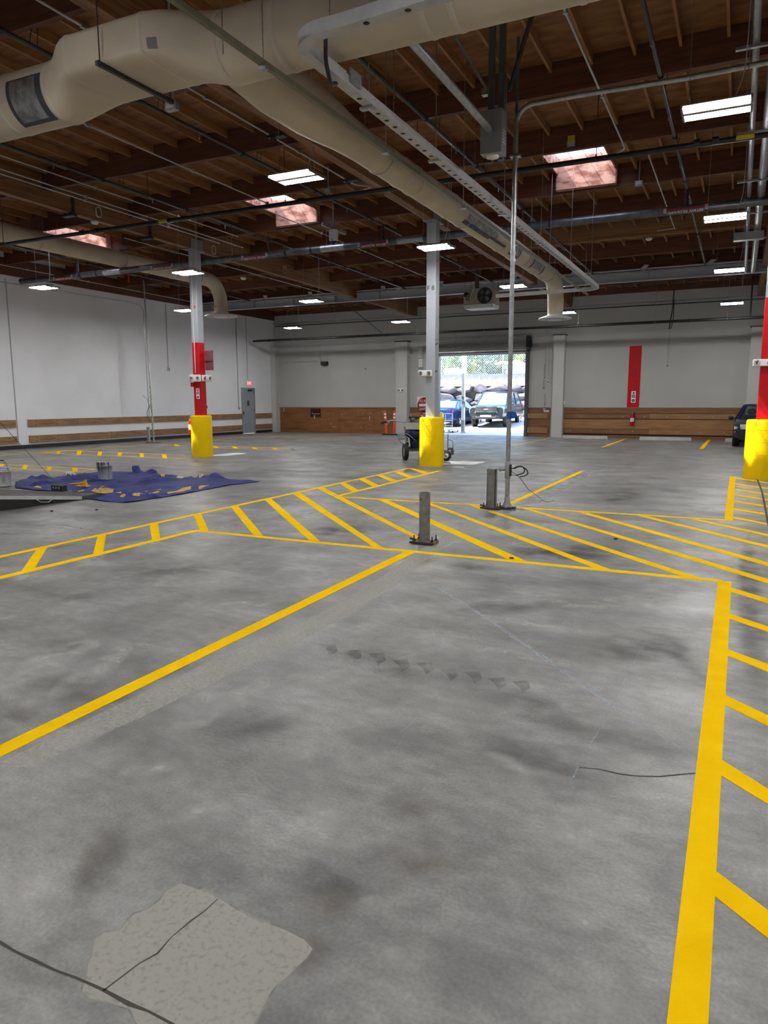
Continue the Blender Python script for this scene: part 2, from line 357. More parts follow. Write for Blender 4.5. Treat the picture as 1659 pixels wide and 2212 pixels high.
# --- skylights
M_CURB = mat('reddish_plywood_and_lit_beam', (0.22, 0.065, 0.035), 0.7, 0, 0, 2.5, col2=(0.52, 0.27, 0.19), stretch=(1.2, 4, 3), thr=(0.38, 0.56))
m = bpy.data.materials.new('clear_skylight_dome'); m.use_nodes = True; nt = m.node_tree; nt.nodes.remove(nt.nodes['Principled BSDF'])
t = nt.nodes.new('ShaderNodeBsdfTransparent'); t.inputs['Color'].default_value = (0.93, 0.96, 0.98, 1); g = nt.nodes.new('ShaderNodeBsdfGlossy'); g.inputs['Roughness'].default_value = 0.1
nz = nt.nodes.new('ShaderNodeTexNoise'); nz.inputs['Scale'].default_value = 3; mr = nt.nodes.new('ShaderNodeMapRange'); mr.inputs['To Min'].default_value = 0.03; mr.inputs['To Max'].default_value = 0.08
nt.links.new(nz.outputs['Fac'], mr.inputs['Value'])
tl = nt.nodes.new('ShaderNodeBsdfTranslucent'); tl.inputs['Color'].default_value = (0.95, 0.97, 1.0, 1); m0 = nt.nodes.new('ShaderNodeMixShader'); m0.inputs['Fac'].default_value = 0.22; nt.links.new(t.outputs['BSDF'], m0.inputs[1]); nt.links.new(tl.outputs['BSDF'], m0.inputs[2])
mx = nt.nodes.new('ShaderNodeMixShader'); nt.links.new(mr.outputs['Result'], mx.inputs['Fac']); nt.links.new(m0.outputs['Shader'], mx.inputs[1]); nt.links.new(g.outputs['BSDF'], mx.inputs[2]); nt.links.new(mx.outputs['Shader'], nt.nodes['Material Output'].inputs['Surface'])
M_DOME = m
M_BARS = mat('white_burglar_bars', (0.55, 0.57, 0.60), 0.5)
for a, b, c, d in HOLES:
    lab = {-18.62: 'skylight shaft at the left, half hidden behind the round wrapped duct', -11.26: 'skylight shaft with reddish plywood sides left of the middle column', -3.90: 'skylight shaft with reddish plywood sides above the pole, right of centre'}.get(a, 'skylight shaft over the right side bay')
    if c < 10: lab = 'skylight shaft over the near right bay beside the camera' if c > 0 else 'skylight shaft behind the camera, %s' % ('over the left' if a < -8 else 'straight behind' if a < 0 else 'over the right')
    t = thing('skylight', lab, 'skylight', ((a+b)/2, (c+d)/2, zd(c)))
    zb0, zt0 = zs(c)-0.0, zd(c)+0.20
    W = MB()
    e = 0.002; W.box((a+e, c+e, zb0), (a+0.03, d-e, zt0)); W.box((b-0.03, c+e, zb0), (b-e, d-e, zt0)); W.box((a+e, c+e, zb0), (b-e, c+0.03, zt0)); W.box((a+e, d-0.03, zp(d)+0.03), (b-e, d-e, zt0)); W.box((a-0.02, d-0.02, zp(d)+0.03), (b+0.02, d+0.138, zd(d)-0.006))  # last box is an added pale board, painting the beam's sunlit face
    W.build('shaft_lining_and_lit_beam', M_CURB, t)
    G = MB()
    for k in range(1, 8): G.bar((a, c+(d-c)*k/8, zt0-0.05), (b, c+(d-c)*k/8, zt0-0.05), 0.014)
    for k in range(1, 4): G.bar((a+(b-a)*k/4, c, zt0-0.03), (a+(b-a)*k/4, d, zt0-0.03), 0.014)
    G.build('safety_bars', M_BARS, t)
    MB().box((a-0.04, c-0.04, zt0), (b+0.04, d+0.04, zt0+0.01)).build('skylight_dome', M_DOME, t)
# ================================================================ things under the roof
# --- columns with cast yellow guards
def column(x, name_txt, lab, red_z=None, txtcol=None):
    t = thing('steel_column', lab, 'column', (x, COLY, 0)); h = 0.123; ztop = zg(COLY)
    MB().box((x-h, COLY-h, 0), (x+h, COLY+h, ztop-0.02)).build('shaft', M_COLUMN, t, bevel=0.012)
    W = MB().box((x-0.16, COLY-0.3, ztop-0.02), (x+0.16, COLY+0.3, ztop))
    W.box((x-0.11, COLY-0.25, ztop), (x-0.093, COLY+0.25, ztop+0.28)); W.box((x+0.093, COLY-0.25, ztop), (x+0.11, COLY+0.25, ztop+0.28))
    for dy in (-0.17, 0, 0.17):
        for zz in (0.08, 0.2): W.tube([(x-0.125, COLY+dy, ztop+zz), (x+0.125, COLY+dy, ztop+zz)], 0.014, 6)
    W.build('saddle_plate', M_BOXGR, t)
    if red_z: MB().box((x-h-0.003, COLY-h-0.003, 1.2), (x+h+0.003, COLY+h+0.003, red_z)).build('red_band', M_RED, t, bevel=0.012)
    r = 0.305; prof = [(r, 0), (r, 1.16), (r-0.006, 1.19), (r-0.03, 1.205), (0.0001, 1.215)]
    g = MB().lathe(prof, (x, COLY, 0), 48)
    for k in range(4): g.lathe([(r, 0.25+0.25*k), (r+0.0025, 0.255+0.25*k), (r, 0.26+0.25*k)], (x, COLY, 0), 48)
    g.build('concrete_guard', M_YEL, t)
    if name_txt: text_mesh(name_txt, 0.155, 'stencil_lettering', txtcol, t, (x-0.005, COLY-h-0.002, 4.28), (1,0,0), (0,0,1))
    return t
M_INK = mat('stencil_black_ink', (0.012, 0.012, 0.014), 0.7)
cE = column(COLX[0], None, 'grey steel column with red band, marked E8, on a yellow guard by the blue tarp', 3.28)
text_mesh('E8', 0.14, 'stencil_lettering', M_RED, cE, (COLX[0]+0.0, COLY-0.126, 4.26), (1,0,0), (0,0,1))
cF = column(COLX[1], 'F 8', 'plain grey steel column stencilled F 8 on a yellow guard before the doorway', None, M_INK)
cG = column(COLX[2], None, 'red banded steel column with yellow guard beside the parked dark car', 3.62)
# conduits running down the columns belong to them
MB().tube([(COLX[0]-0.02, COLY-0.14, 2.42), (COLX[0]-0.02, COLY-0.14, 5.9)], 0.013, 6).build('conduit', M_STEELW, cE)
MB().tube([(COLX[0]-0.14, COLY-0.08, 2.3), (COLX[0]-0.14, COLY-0.08, 5.9)], 0.01, 6).build('conduit', M_STEELW, cE)
for z in (4.9, 5.6, 3.1): MB().box((COLX[1]+0.123, COLY-0.05, z), (COLX[1]+0.15, COLY+0.0, z+0.03)).build('clip', M_STEEL, cF)
for z in (2.95, 2.3): MB().bar((COLX[1]+0.123, COLY-0.1, z), (COLX[1]+0.18, COLY-0.13, z+0.03), 0.02).build('hook', M_DKSTEEL, cF)
# --- emergency light units
M_LAMPG = mat('lamp_reflector', (0.55, 0.56, 0.58), 0.15, 0.8)
def emerg(c, nrm, lab, w=0.33, hh=0.14):
    """two-eyed emergency light; c = middle of its back, nrm = way it faces"""
    t = thing('emergency_light', lab, 'emergency light', c, 'white two eyed emergency lights'); n = Vector(nrm).normalized(); u = Vector((0,0,1)); a = n.cross(u); c = Vector(c)
    M = Matrix((a, n, u)).transposed().to_4x4(); M.translation = c
    MB().box((-w/2, 0, -hh/2), (w/2, 0.075, hh/2), M).build('housing', M_WHITE, t, bevel=0.015)
    for s in (-1, 1):
        L = MB(); Q = M@Matrix.Translation((s*w*0.3, 0.075, 0.0))@Matrix.Rotation(-PI/2, 4, 'X')
        L.lathe([(0.052, 0), (0.052, 0.02), (0.046, 0.026), (0.03, 0.012), (0.0001, 0.008)], (0,0,0), 16, Q); L.build('lamp_head', M_LAMPG, t)
        MB().lathe([(0.014, 0.01), (0.01, 0.022), (0.0001, 0.025)], (0,0,0), 8, Q).build('bulb', M_DKSTEEL, t)
    return t
emerg((COLX[1]-0.12, COLY-0.126, 2.27), (0,-1,0), 'white two eyed emergency light on the plain grey F 8 column', 0.36, 0.15)
emerg((COLX[0]-0.0, COLY-0.145, 2.27), (0,-1,0), 'white two eyed emergency light on the front of the E8 column', 0.38, 0.2)
emerg((COLX[0]+0.22, COLY+0.02, 2.27), (1,-0.25,0), 'white emergency light on a bracket at the right side of the E8 column', 0.3, 0.18)
MB().bar((COLX[0]+0.12, COLY, 2.28), (COLX[0]+0.23, COLY+0.02, 2.28), 0.03).build('light_bracket', M_DKSTEEL, cE)
emerg((COLX[2]-0.08, COLY-0.13, 2.34), (0,-1,0), 'white two eyed emergency light on the right red column', 0.38, 0.14)
emerg((-14.72, YB-0.355, 2.12), (0,-1,0), 'white two eyed emergency light on the wall pilaster left of the doorway', 0.28, 0.15)
MB().box((COLX[0]-0.2, COLY-0.16, 2.03), (COLX[0]-0.1, COLY-0.02, 2.15)).build('pull_station', M_RED, cE)
# maroon sign plate behind the E8 column
t = thing('sign_plate', 'dull maroon sign plate sticking out behind the right side of the E8 column', 'sign', (COLX[0]+0.26, COLY+0.12, 2.5))
MB().box((COLX[0]+0.12, COLY+0.13, 2.5), (COLX[0]+0.42, COLY+0.136, 3.06)).build('plate', mat('sign_back', (0.20, 0.07, 0.09), 0.5, 0.2), t, bevel=0.03)
MB().bar((COLX[0]+0.1, COLY+0.12, 2.75), (COLX[0]+0.42, COLY+0.128, 2.75), 0.02).build('mount_rail', M_DKSTEEL, t)
# little white notice on the column with pictograms
def ext_notice(c, x, u, s, lab):
    t = thing('extinguisher_notice', lab, 'sign', c); c = Vector(c); x = Vector(x); u = Vector((0,0,1)); n = x.cross(u)
    M = Matrix((x, -n, u)).transposed().to_4x4(); M.translation = c
    MB().box((-0.09*s, -0.004, -0.24*s), (0.09*s, 0.004, 0.24*s), M).build('board', M_WHITE, t)
    K = MB()
    Q = M@Matrix.Translation((0, -0.005, -0.15*s))@Matrix.Rotation(PI/2, 4, 'X')
    K.lathe([(0.0001, 0), (0.062*s, 0), (0.062*s, 0.002), (0.0001, 0.002)], (0,0,0), 16, Q)
    K.box((-0.06*s, -0.007, -0.03*s), (0.06*s, -0.004, 0.07*s), M); K.build('pictogram', M_INK, t)
    K = MB(); K.box((-0.03*s, -0.009, 0.0), (0.03*s, -0.006, 0.035*s), M); K.add([M@Vector((-0.02*s, -0.009, -0.12*s)), M@Vector((0.02*s, -0.009, -0.12*s)), M@Vector((0, -0.009, -0.19*s))], [(0,1,2)]); K.build('pictogram', M_WHITE, t)
    K = MB(); K.box((-0.05*s, -0.007, 0.10*s), (0.05*s, -0.004, 0.125*s), M); K.box((-0.035*s, -0.007, 0.14*s), (0.045*s, -0.004, 0.20*s), M); K.build('pictogram', M_RED, t)
    return t
ext_notice((COLX[0]+0.03, COLY-0.131, 1.83), (1,0,0), None, 0.62, 'narrow white notice strip on the red band of the E8 column')
# --- fire extinguishers
def extinguisher(c, lab):
    t = thing('fire_extinguisher', lab, 'fire extinguisher', c); c = Vector(c)
    MB().lathe([(0.0001, 0), (0.078, 0.0), (0.083, 0.02), (0.083, 0.40), (0.06, 0.46), (0.03, 0.485), (0.03, 0.50), (0.0001, 0.50)], c, 20).build('cylinder', M_RED, t)
    MB().lathe([(0.0845, 0.16), (0.0845, 0.32)], c, 20).build('instruction_label', M_WHITE, t)
    V = MB(); V.box((c.x-0.02, c.y-0.02, c.z+0.50), (c.x+0.02, c.y+0.02, c.z+0.55)); V.bar((c.x, c.y, c.z+0.55), (c.x+0.02, c.y-0.12, c.z+0.60), 0.02, 0.008); V.bar((c.x, c.y, c.z+0.53), (c.x+0.02, c.y-0.12, c.z+0.53), 0.02, 0.008); V.build('valve', M_STEEL, t)
    MB().tube(bend([(c.x+0.02, c.y, c.z+0.53), (c.x+0.09, c.y-0.03, c.z+0.56), (c.x+0.115, c.y-0.02, c.z+0.3), (c.x+0.09, c.y-0.02, c.z+0.12)], 0.06), 0.012, 6).build('hose', M_BLACK, t)
    return t
extinguisher((COLX[0]-0.40, COLY+0.02, 0.62), 'red fire extinguisher hanging at the left of the E8 column guard')
extinguisher((-4.04, YB-0.15, 0.55), 'red fire extinguisher on the plank wall below the red panel')
# --- LED fixtures: one is built, the others are copies
LX = [-18.45, -13.05, -6.15, -0.45]; LYS = [9.65, 15.2, 21.25, 28.4]; LZ = 4.9
def light_fixture(x, y, lab):
    t = thing('led_light', lab, 'ceiling light', (x, y, LZ), 'hanging two lamp led lights'); w = 0.36
    H = MB(); H.box((x-w, y-0.235, LZ+0.012), (x+w, y+0.235, LZ+0.03)); H.box((x-w, y-0.04, LZ-0.008), (x+w, y+0.04, LZ+0.02)); H.box((x-w*0.8, y-0.08, LZ+0.03), (x+w*0.8, y+0.08, LZ+0.085))
    for s in (-1, 1): H.box((x+s*w-0.012, y-0.235, LZ-0.012), (x+s*w+0.012, y+0.235, LZ+0.03))
    H.build('housing', mat('grey_lamp_housing', (0.22, 0.22, 0.22), 0.5), t)
    for s in (-1, 1): MB().box((x-w+0.014, y+s*0.137-0.083, LZ-0.006), (x+w-0.014, y+s*0.137+0.083, LZ+0.012)).build('lens', M_LED, t)
    for s in (-1, 1):
        K = MB(); K.tube([(x+s*w*0.85, y, LZ+0.03), (x+s*w*0.85, y, zs(y)+0.1)], 0.004, 5); K.build('suspension_wire', M_STEEL, t)
    MB().tube(bend([(x+w*0.5, y, LZ+0.08), (x+w*0.75, y, LZ+0.35), (x+w*0.78, y, LZ+0.8), (x+w*0.78, y, zs(y)+0.1)], 0.2), 0.007, 5).build('power_cord', M_STEELW, t)
    return t
rows = {-18.45: 'row along the left wall', -13.05: 'row past the E8 column', -6.15: 'row past the F 8 column', -0.45: 'row at the right edge'}
L0 = None
for x in LX:
    for k, y in enumerate(LYS):
        if (x, y) in ((-18.45, 9.65), (-13.05, 9.65)): continue
        lab = 'lit led light, %s from the back wall, %s' % (['nearest', 'second', 'third', 'fourth'][3-k], rows[x])
        if L0 is None: L0 = light_fixture(x, y, lab); continue
        c = copy_tree(L0, (x, y, LZ), lab)
for y in (9.65, 4.0): copy_tree(L0, (-18.45, y, LZ), 'lit led light added near the left wall, out of view %s' % ('before the tarp' if y > 5 else 'behind the ramp'))  # unseen fixtures added to brighten the near part of the left wall
for y in (4.0, -1.8):
    for x in (-13.05, -6.15, -0.45, 5.6):
        copy_tree(L0, (x, y, LZ), 'lit led light %s camera, %s' % ('above the' if y > 0 else 'behind the', {-13.05: 'far to the left', -6.15: 'to the left', -0.45: 'straight over it', 5.6: 'to the right'}[x]))
for y in LYS: copy_tree(L0, (5.6, y, LZ), 'lit led light out at the right bay, %s from the back wall' % ORD[3-LYS.index(y)])
# --- big wrapped air duct across the hall
t = thing('main_air_duct', 'huge beige cloth wrapped air duct crossing under the roof at upper left', 'air duct', (-5.5, 6.13, 4.66))
def sect(kind, n=28):
    out = []
    for k in range(n):
        a = 2*PI*k/n; c, s = math.cos(a), math.sin(a)
        if kind == 'r': out.append((6.13+0.315*c, 4.965+0.315*s))
        else:
            p = 0.32; q = lambda v: math.copysign(abs(v)**p, v)
            out.append((6.12+0.44*q(c), 5.09+0.205*q(s)))
    return out
def swept(stations):
    m = MB(); n = 28; vs = []
    for x, w in stations:
        A, B = sect('r'), sect('s'); vs += [Vector((x, a[0]*(1-w)+b[0]*w, a[1]*(1-w)+b[1]*w)) for a, b in zip(A, B)]
    fs = [(i*n+k, (i+1)*n+k, (i+1)*n+(k+1)%n, i*n+(k+1)%n) for i in range(len(stations)-1) for k in range(n)]
    return m.add(vs, fs, True)
def ramp01(v): v = max(0, min(1, v)); return v*v*(3-2*v)
def wsec(x): return 1.0 if -6.38 < x < -5.35 else (ramp01((x+6.85)/0.47) if x <= -6.38 else 1-ramp01((x+5.35)/0.8))
st = []
x = -22.2
while x < 9.5:
    w = wsec(x)
    st.append((x, w)); x += 0.08 if -8 < x < -4.5 else 0.8
swept(st).build('duct_sleeve', M_WRAP, t)
def band(x, wd=0.03, w=None, off=0.006, nm='seam_band', m=None):
    w = w if w is not None else wsec(x)
    b = MB(); n = 28; vs = []
    for xx, o in ((x-wd, 0), (x-wd*0.6, off), (x+wd*0.6, off), (x+wd, 0)):
        A, B = sect('r'), sect('s')
        for a, c in zip(A, B):
            y, z = a[0]*(1-w)+c[0]*w, a[1]*(1-w)+c[1]*w; d = Vector((0, y-6.13, z-5.03)).normalized()*o; vs.append(Vector((xx, y+d.y, z+d.z)))
    fs = [(i*n+k, (i+1)*n+k, (i+1)*n+(k+1)%n, i*n+(k+1)%n) for i in range(3) for k in range(n)]
    b.add(vs, fs, True); return b.build(nm, m or M_WRAPB, t)
for x in (-7.62, -6.86, -6.36, -5.36, -4.6, -3.96, -2.55, -2.30, -1.3): band(x)
# bare foil patch framed in dark tape on the round part
def patch(x0, x1, a0, a1, r, m, nm):
    b = MB(); n = 8; vs = []
    for i in range(n+1):
        a = a0+(a1-a0)*i/n
        for xx in (x0, x1): vs.append((xx, 6.13+r*math.cos(a), 4.965+r*math.sin(a)))
    b.add(vs, [(2*i, 2*i+1, 2*i+3, 2*i+2) for i in range(n)], True); return b.build(nm, m, t)
patch(-7.44, -6.90, PI*0.90, PI*1.40, 0.320, M_TAPE, 'tape_frame'); patch(-7.38, -6.98, PI*0.92, PI*1.345, 0.324, M_FOIL, 'foil_patch')
b = MB(); vs = []
for k in (14.6, 15.2, 15.8, 16.4):
    for xx in (-5.27, -5.16):
        w = wsec(xx); q = []
        for knd in ('r', 's'):
            S = sect(knd); k0 = int(k); f = k-k0; q.append((S[k0][0]*(1-f)+S[k0+1][0]*f, S[k0][1]*(1-f)+S[k0+1][1]*f))
        y, z = q[0][0]*(1-w)+q[1][0]*w, q[0][1]*(1-w)+q[1][1]*w; d = Vector((0, y-6.13, z-5.03)).normalized()*0.006; vs.append((xx, y+d.y, z+d.z))
b.add(vs, [(2*i, 2*i+1, 2*i+3, 2*i+2) for i in range(3)], True); b.build('tape_patch', mat('grey_patch_tape', (0.16, 0.16, 0.18), 0.5), t)
H = MB(); H.bar((-5.84, 5.60, 4.87), (-5.84, 6.66, 4.87), 0.042); H.build('trapeze_strut', M_DKSTEEL, t)
for y in (5.64, 6.62): MB().tube([(-5.84, y, 4.84), (-5.84, y, zs(y))], 0.006, 6).build('hanger_rod', M_DKSTEEL, t)
for x in (-4.42, -3.3): MB().tube([(x, 5.74, 4.72), (x, 5.74, zs(5.7))], 0.006, 6).build('hanger_rod', M_STEEL, t)
# --- round branch ducts
def round_duct(path, radii, name, lab, bands=(), n=24):
    t = thing(name, lab, 'air duct', path[-1]); MB().tube(path, radii, n, cap=False).build('duct_sleeve', M_WRAP, t)
    for p, d, r in bands:
        p = Vector(p); d = Vector(d).normalized(); MB().tube([p-d*0.035, p-d*0.02, p+d*0.02, p+d*0.035], [r, r+0.007, r+0.007, r], n, cap=False).build('seam_band', M_WRAPB, t)
    return t
def diffuser(t, c, s=1.0):
    """round ceiling diffuser hanging on the duct's neck: three cones"""
    c = Vector(c)
    MB().lathe([(0.21*s, 0.16), (0.24*s, 0.10), (0.47*s, 0.03), (0.50*s, 0.0), (0.47*s, -0.01), (0.40*s, 0.02)], c, 32).build('diffuser_ring', M_WHITE, t)
    MB().lathe([(0.22*s, 0.06), (0.33*s, 0.0), (0.34*s, -0.015), (0.31*s, -0.02)], c, 32).build('diffuser_cone', M_WHITE, t)
    MB().lathe([(0.10*s, 0.05), (0.22*s, -0.02), (0.20*s, -0.035), (0.0001, -0.03)], c, 32).build('diffuser_cone', M_WHITE, t)
XD = -4.75
def dz(y): return 4.99-0.007*(y-6.4)
P = [(XD, y, dz(y)) for y in (6.15, 6.45, 7.0, 7.7, 8.1, 8.5, 9.0, 10, 12, 14, 16, 18, 19.7)]; Rr = [0.17, 0.25, 0.30, 0.295, 0.27, 0.235, 0.215]+[0.215]*6
e = arc((XD, 19.95, dz(20)-0.62), 0.62, (0,0,1), (0,1,0), 0, PI/2, 7); P += e; Rr += [0.22]*8
P += [(XD, 20.57, 4.15), (XD, 20.57, 3.97)]; Rr += [0.215, 0.21]
bd = [((XD, y, dz(y)), (0,1,0), 0.218) for y in (10.3, 10.75, 12.3, 15.3, 16.3, 18.2, 19.0)]+[((XD, 20.57, 4.35), (0,0,1), 0.218)]
tR = round_duct(P, Rr, 'branch_air_duct', 'beige round air duct running away from the big duct to a round diffuser', bd)
diffuser(tR, (XD, 20.57, 3.84), 0.93)
def straps(t, X, zf, r, ys):
    for y in ys:
        K = MB(); K.tube([(X+r*math.sin(a), y, zf(y)-r*math.cos(a)) for a in [i*PI/8-PI/2 for i in range(9)]], 0.008, 5)
        for s in (-1, 1): K.tube([(X+s*r, y, zf(y)), (X+s*r, y, zs(y)+0.13)], 0.006, 5)
        K.build('hanger_strap', M_STEEL, t)
straps(tR, XD, dz, 0.222, (9.6, 13.0, 17.0, 19.4))
def duct_patch(t, y0, y1, a0, a1, r, m, nm, X=XD, zf=dz):
    b = MB(); n = 10; vs = []
    for i in range(n+1):
        a = a0+(a1-a0)*i/n
        for y in (y0, y1): vs.append((X+r*math.cos(a), y, zf(y)+r*math.sin(a)))
    b.add(vs, [(2*i, 2*i+1, 2*i+3, 2*i+2) for i in range(n)], True); return b.build(nm, m, t)
duct_patch(tR, 12.75, 14.55, -0.25*PI, -0.02*PI, 0.2185, M_FOIL, 'foil_patch'); duct_patch(tR, 12.7, 14.2, -0.36*PI, -0.24*PI, 0.2195, M_TAPE, 'tape_strip')
duct_patch(tR, 14.2, 15.2, -0.30*PI, -0.22*PI, 0.2195, M_TAPE, 'tape_strip')
duct_patch(tR, 15.6, 16.3, -0.38*PI, 0.0, 0.2195, M_TAPE, 'tape_strip'); duct_patch(tR, 15.68, 16.2, -0.30*PI, 0.0, 0.221, M_FOIL, 'foil_patch'); duct_patch(tR, 17.4, 18.3, -0.3*PI, 0.05, 0.2195, M_FOIL, 'foil_patch')
duct_patch(tR, 17.32, 17.4, -0.4*PI, 0.05, 0.221, M_TAPE, 'tape_strip'); duct_patch(tR, 18.3, 18.38, -0.4*PI, 0.05, 0.221, M_TAPE, 'tape_strip')
XE = -17.14
def dz2(y): return 5.885-0.002*(y-13)
P = [(XE, y, dz2(y)) for y in (-2, 4, 8, 11, 13, 15, 17, 19, 20.6)]; e = arc((XE, 20.9, dz2(21)-0.72), 0.72, (0,0,1), (0,1,0), 0, PI/2, 8); P += e+[(XE, 21.62, 4.9), (XE, 21.62, 4.78)]; Rr = [0.24]*len(P)
bd = [((XE, y, dz2(y)), (0,1,0), 0.243) for y in (13.0, 15.0, 17.0, 19.1, 20.2)]+[((XE, 21.62, 4.95), (0,0,1), 0.243)]
tL = round_duct(P, Rr, 'branch_air_duct', 'beige round air duct at far left bending down to a diffuser beyond the E8 column', bd)
diffuser(tL, (XE, 21.62, 4.66), 1.2)
straps(tL, XE, dz2, 0.247, (14.0, 18.0, 20.4))
# --- white perforated cable raceway, hooked at both ends
t = thing('cable_raceway', 'long white perforated raceway hung under the roof, hooked at its near end', 'raceway', (-3.45, 12, 4.47))
def channel(pts, w, h, m, nm):
    """U channel with a flat underside following pts"""
    b = MB(); pts = [Vector(p) for p in pts]; prof = [(-w/2, h), (-w/2, 0), (w/2, 0), (w/2, h), (w/2-0.008, h), (w/2-0.008, 0.008), (-w/2+0.008, 0.008), (-w/2+0.008, h)]; vs = []
    for i, p in enumerate(pts):
        d = (pts[min(i+1, len(pts)-1)]-pts[max(i-1, 0)]); d.z = 0; d.normalize(); a = d.cross(Vector((0,0,1)))
        vs += [p+a*x+Vector((0,0,z)) for x, z in prof]
    n = 8; b.add(vs, [(i*n+k, (i+1)*n+k, (i+1)*n+(k+1)%n, i*n+(k+1)%n) for i in range(len(pts)-1) for k in range(n)])
    b.add(vs[:8], [tuple(range(8))]); b.add(vs[-8:], [tuple(range(7,-1,-1))]); return b.build(nm, m, t)
rx, rz = -3.45, 4.46
pts = [(0.3, 5.13, rz), (-2.9, 5.36, rz)]+[Vector((rx+0.30, 5.66, rz))+Vector((0.30*math.cos(a), 0.30*math.sin(a), 0)) for a in [PI*1.5-i*PI/2/8 for i in range(9)]]+[(rx, 6.2, rz)]
pts[1] = (-2.95, 5.36, rz)
channel([Vector(p) for p in pts], 0.11, 0.10, M_STEELW, 'raceway_bend')
pts = [(rx, 6.15, rz), (rx, 19.3, rz-0.04)]+[Vector((rx-0.35, 19.4, rz-0.04))+Vector((0.35*math.cos(a), 0.35*math.sin(a), 0)) for a in [i*PI/2/6 for i in range(1, 7)]]+[(-6.2, 19.75, rz-0.05)]
channel(pts, 0.11, 0.085, M_STEELW, 'raceway_run')
Hh = MB()
for k in range(64):
    y = 6.55+0.2*k; Hh.lathe([(0.0001, -0.0015), (0.026, -0.0015), (0.026, 0.0)], (rx, y, rz-0.0012-0.04*(y-6.15)/13.15), 10)
for k in range(8): Hh.lathe([(0.0001, -0.0015), (0.026, -0.0015), (0.026, 0.0)], (-2.75+0.36*k, 5.345-0.023*k*1.12, rz-0.0015), 10)
Hh.build('perforations', M_BLACK, t)
for y in (6.75, 8.5, 11.3, 13.6, 16.2, 18.6):
    K = MB(); K.tube([(rx, y, rz+0.02), (rx, y, zs(y)+0.1)], 0.006, 5); K.build('hanger_rod', M_STEEL, t)
    K = MB(); K.box((rx-0.09, y-0.03, rz-0.03), (rx+0.05, y+0.03, rz-0.004)); K.build('hanger_clamp', M_STEEL, t)
MB().tube(bend([(rx+0.13, 5.7, rz+0.2), (rx+0.10, 5.75, rz+0.0), (rx+0.03, 5.95, rz-0.1), (rx+0.0, 6.1, rz-0.03)], 0.05), 0.02, 6).build('cable_end', M_BLACK, t)
MB().box((rx+0.06, 6.25, rz+0.03), (rx+0.075, 6.45, rz+0.15)).build('splice_plate', M_STEEL, t)
# --- strut rail hanging beside the duct
t = thing('strut_rail', 'long greenish strut rail hanging on rods below the round branch duct', 'strut rail', (-3.97, 12, 4.54))
MB().bar((-3.97, 3.0, 4.56), (-3.97, 21.0, 4.50), 0.045, 0.05).build('rail', mat('olive_strut', (0.20, 0.19, 0.13), 0.5, 0.4, 0.1, 5), t)
for y in (5.72, 8.2, 10.9, 13.8, 16.5, 20.6):
    MB().tube([(-3.97, y, 4.52), (-3.97, y, zs(y)+0.1)], 0.006, 5).build('hanger_rod', M_STEEL, t)
    MB().box((-4.01, y-0.025, 4.50-0.004*y*0.2), (-3.93, y+0.025, 4.53)).build('rail_clip', M_STEEL, t)
# --- steel beam near the back with the pipes lying on it
t = thing('steel_cross_beam', 'long grey steel beam spanning the hall just before the back wall', 'beam', (-5, 26.3, 5.56))
b = MB(); x0, x1 = XL+0.1, XR
for z0, z1, w in ((5.56, 5.58, 0.13), (5.84, 5.86, 0.13), (5.58, 5.84, 0.012)): b.box((x0, 26.3-w, z0), (x1, 26.3+w, z1))
b.build('i_section', M_COLUMN, t)
for k in range(12): MB().box((-21+k*2.0, 26.18, 5.58), (-20.985+k*2.0, 26.42, 5.84)).build('stiffener', M_COLUMN, t)
for y, z, r, lb in ((26.2, 5.93, 0.03, 'thin pale conduit lying along the top of the back steel beam'), (26.38, 5.95, 0.045, 'thicker grey pipe lying along the top of the back steel beam')):
    o = MB().tube([(XL+0.2, y, z), (XR, y, z)], r, 8).build('roof_pipe', M_STEELW if r < 0.04 else M_STEEL); tag(o, lb, 'pipe')
for k, x in enumerate((-20.3, -18.1, -15.9, -12.6, -10.2, -7.4, -5.3, -3.0, -1.0)):
    o = MB().bar((x, 25.75, 5.98), (x-0.2, 26.15, 5.90), 0.16, 0.02).build('beam_brace_plate', M_COLUMN); tag(o, 'pale flat brace plate leaning on the back steel beam, %s from the left' % ORD[k], 'brace', 'brace plates on the back steel beam')
# ---------------------------------------------------------------- pipes
def pipe(name, lab, cat, pts, r, m, hang=(), rb=0.12, n=10, group=None, hm=None):
    t = thing(name, lab, cat, pts[0], group)
    MB().tube(bend(pts, rb) if len(pts) > 2 else pts, r, n).build('run', m, t)
    for p in hang:
        p = Vector(p); K = MB(); K.tube([p, (p.x, p.y, zs(p.y)+0.12)], 0.007, 5); K.build('hanger_rod', hm or M_STEEL, t)
        K = MB(); 
        dx = abs(pts[1][0]-pts[0][0]) > abs(pts[1][1]-pts[0][1]); rr = r+0.006
        loop = [(p.x, p.y+rr*math.sin(a), p.z+rr*math.cos(a)) if dx else (p.x+rr*math.sin(a), p.y, p.z+rr*math.cos(a)) for a in [2*PI*i/12 for i in range(13)]]
        K.tube(loop, 0.006, 5, cap=False); K.build('hanger_loop', hm or M_STEEL, t)
    return t
def flange(t, p, ax, r, w=0.05, m=None, nm='coupling'):
    p = Vector(p); a = Vector(ax); return MB().tube([p-a*w/2, p+a*w/2], r, 12).build(nm, m or M_DKPIPE, t)
ZM = 5.55
tm = pipe('sprinkler_main', 'thick grey sprinkler main spanning the hall behind the columns', 'sprinkler pipe', [(-21.7, 16.98, ZM+0.012), (XR, 16.98, ZM-0.02)], 0.088, M_GREYPIPE, [(-19.0, 16.98, ZM), (-9.95, 16.98, ZM), (-3.15, 16.98, ZM), (-13.0, 16.98, ZM)], n=16)
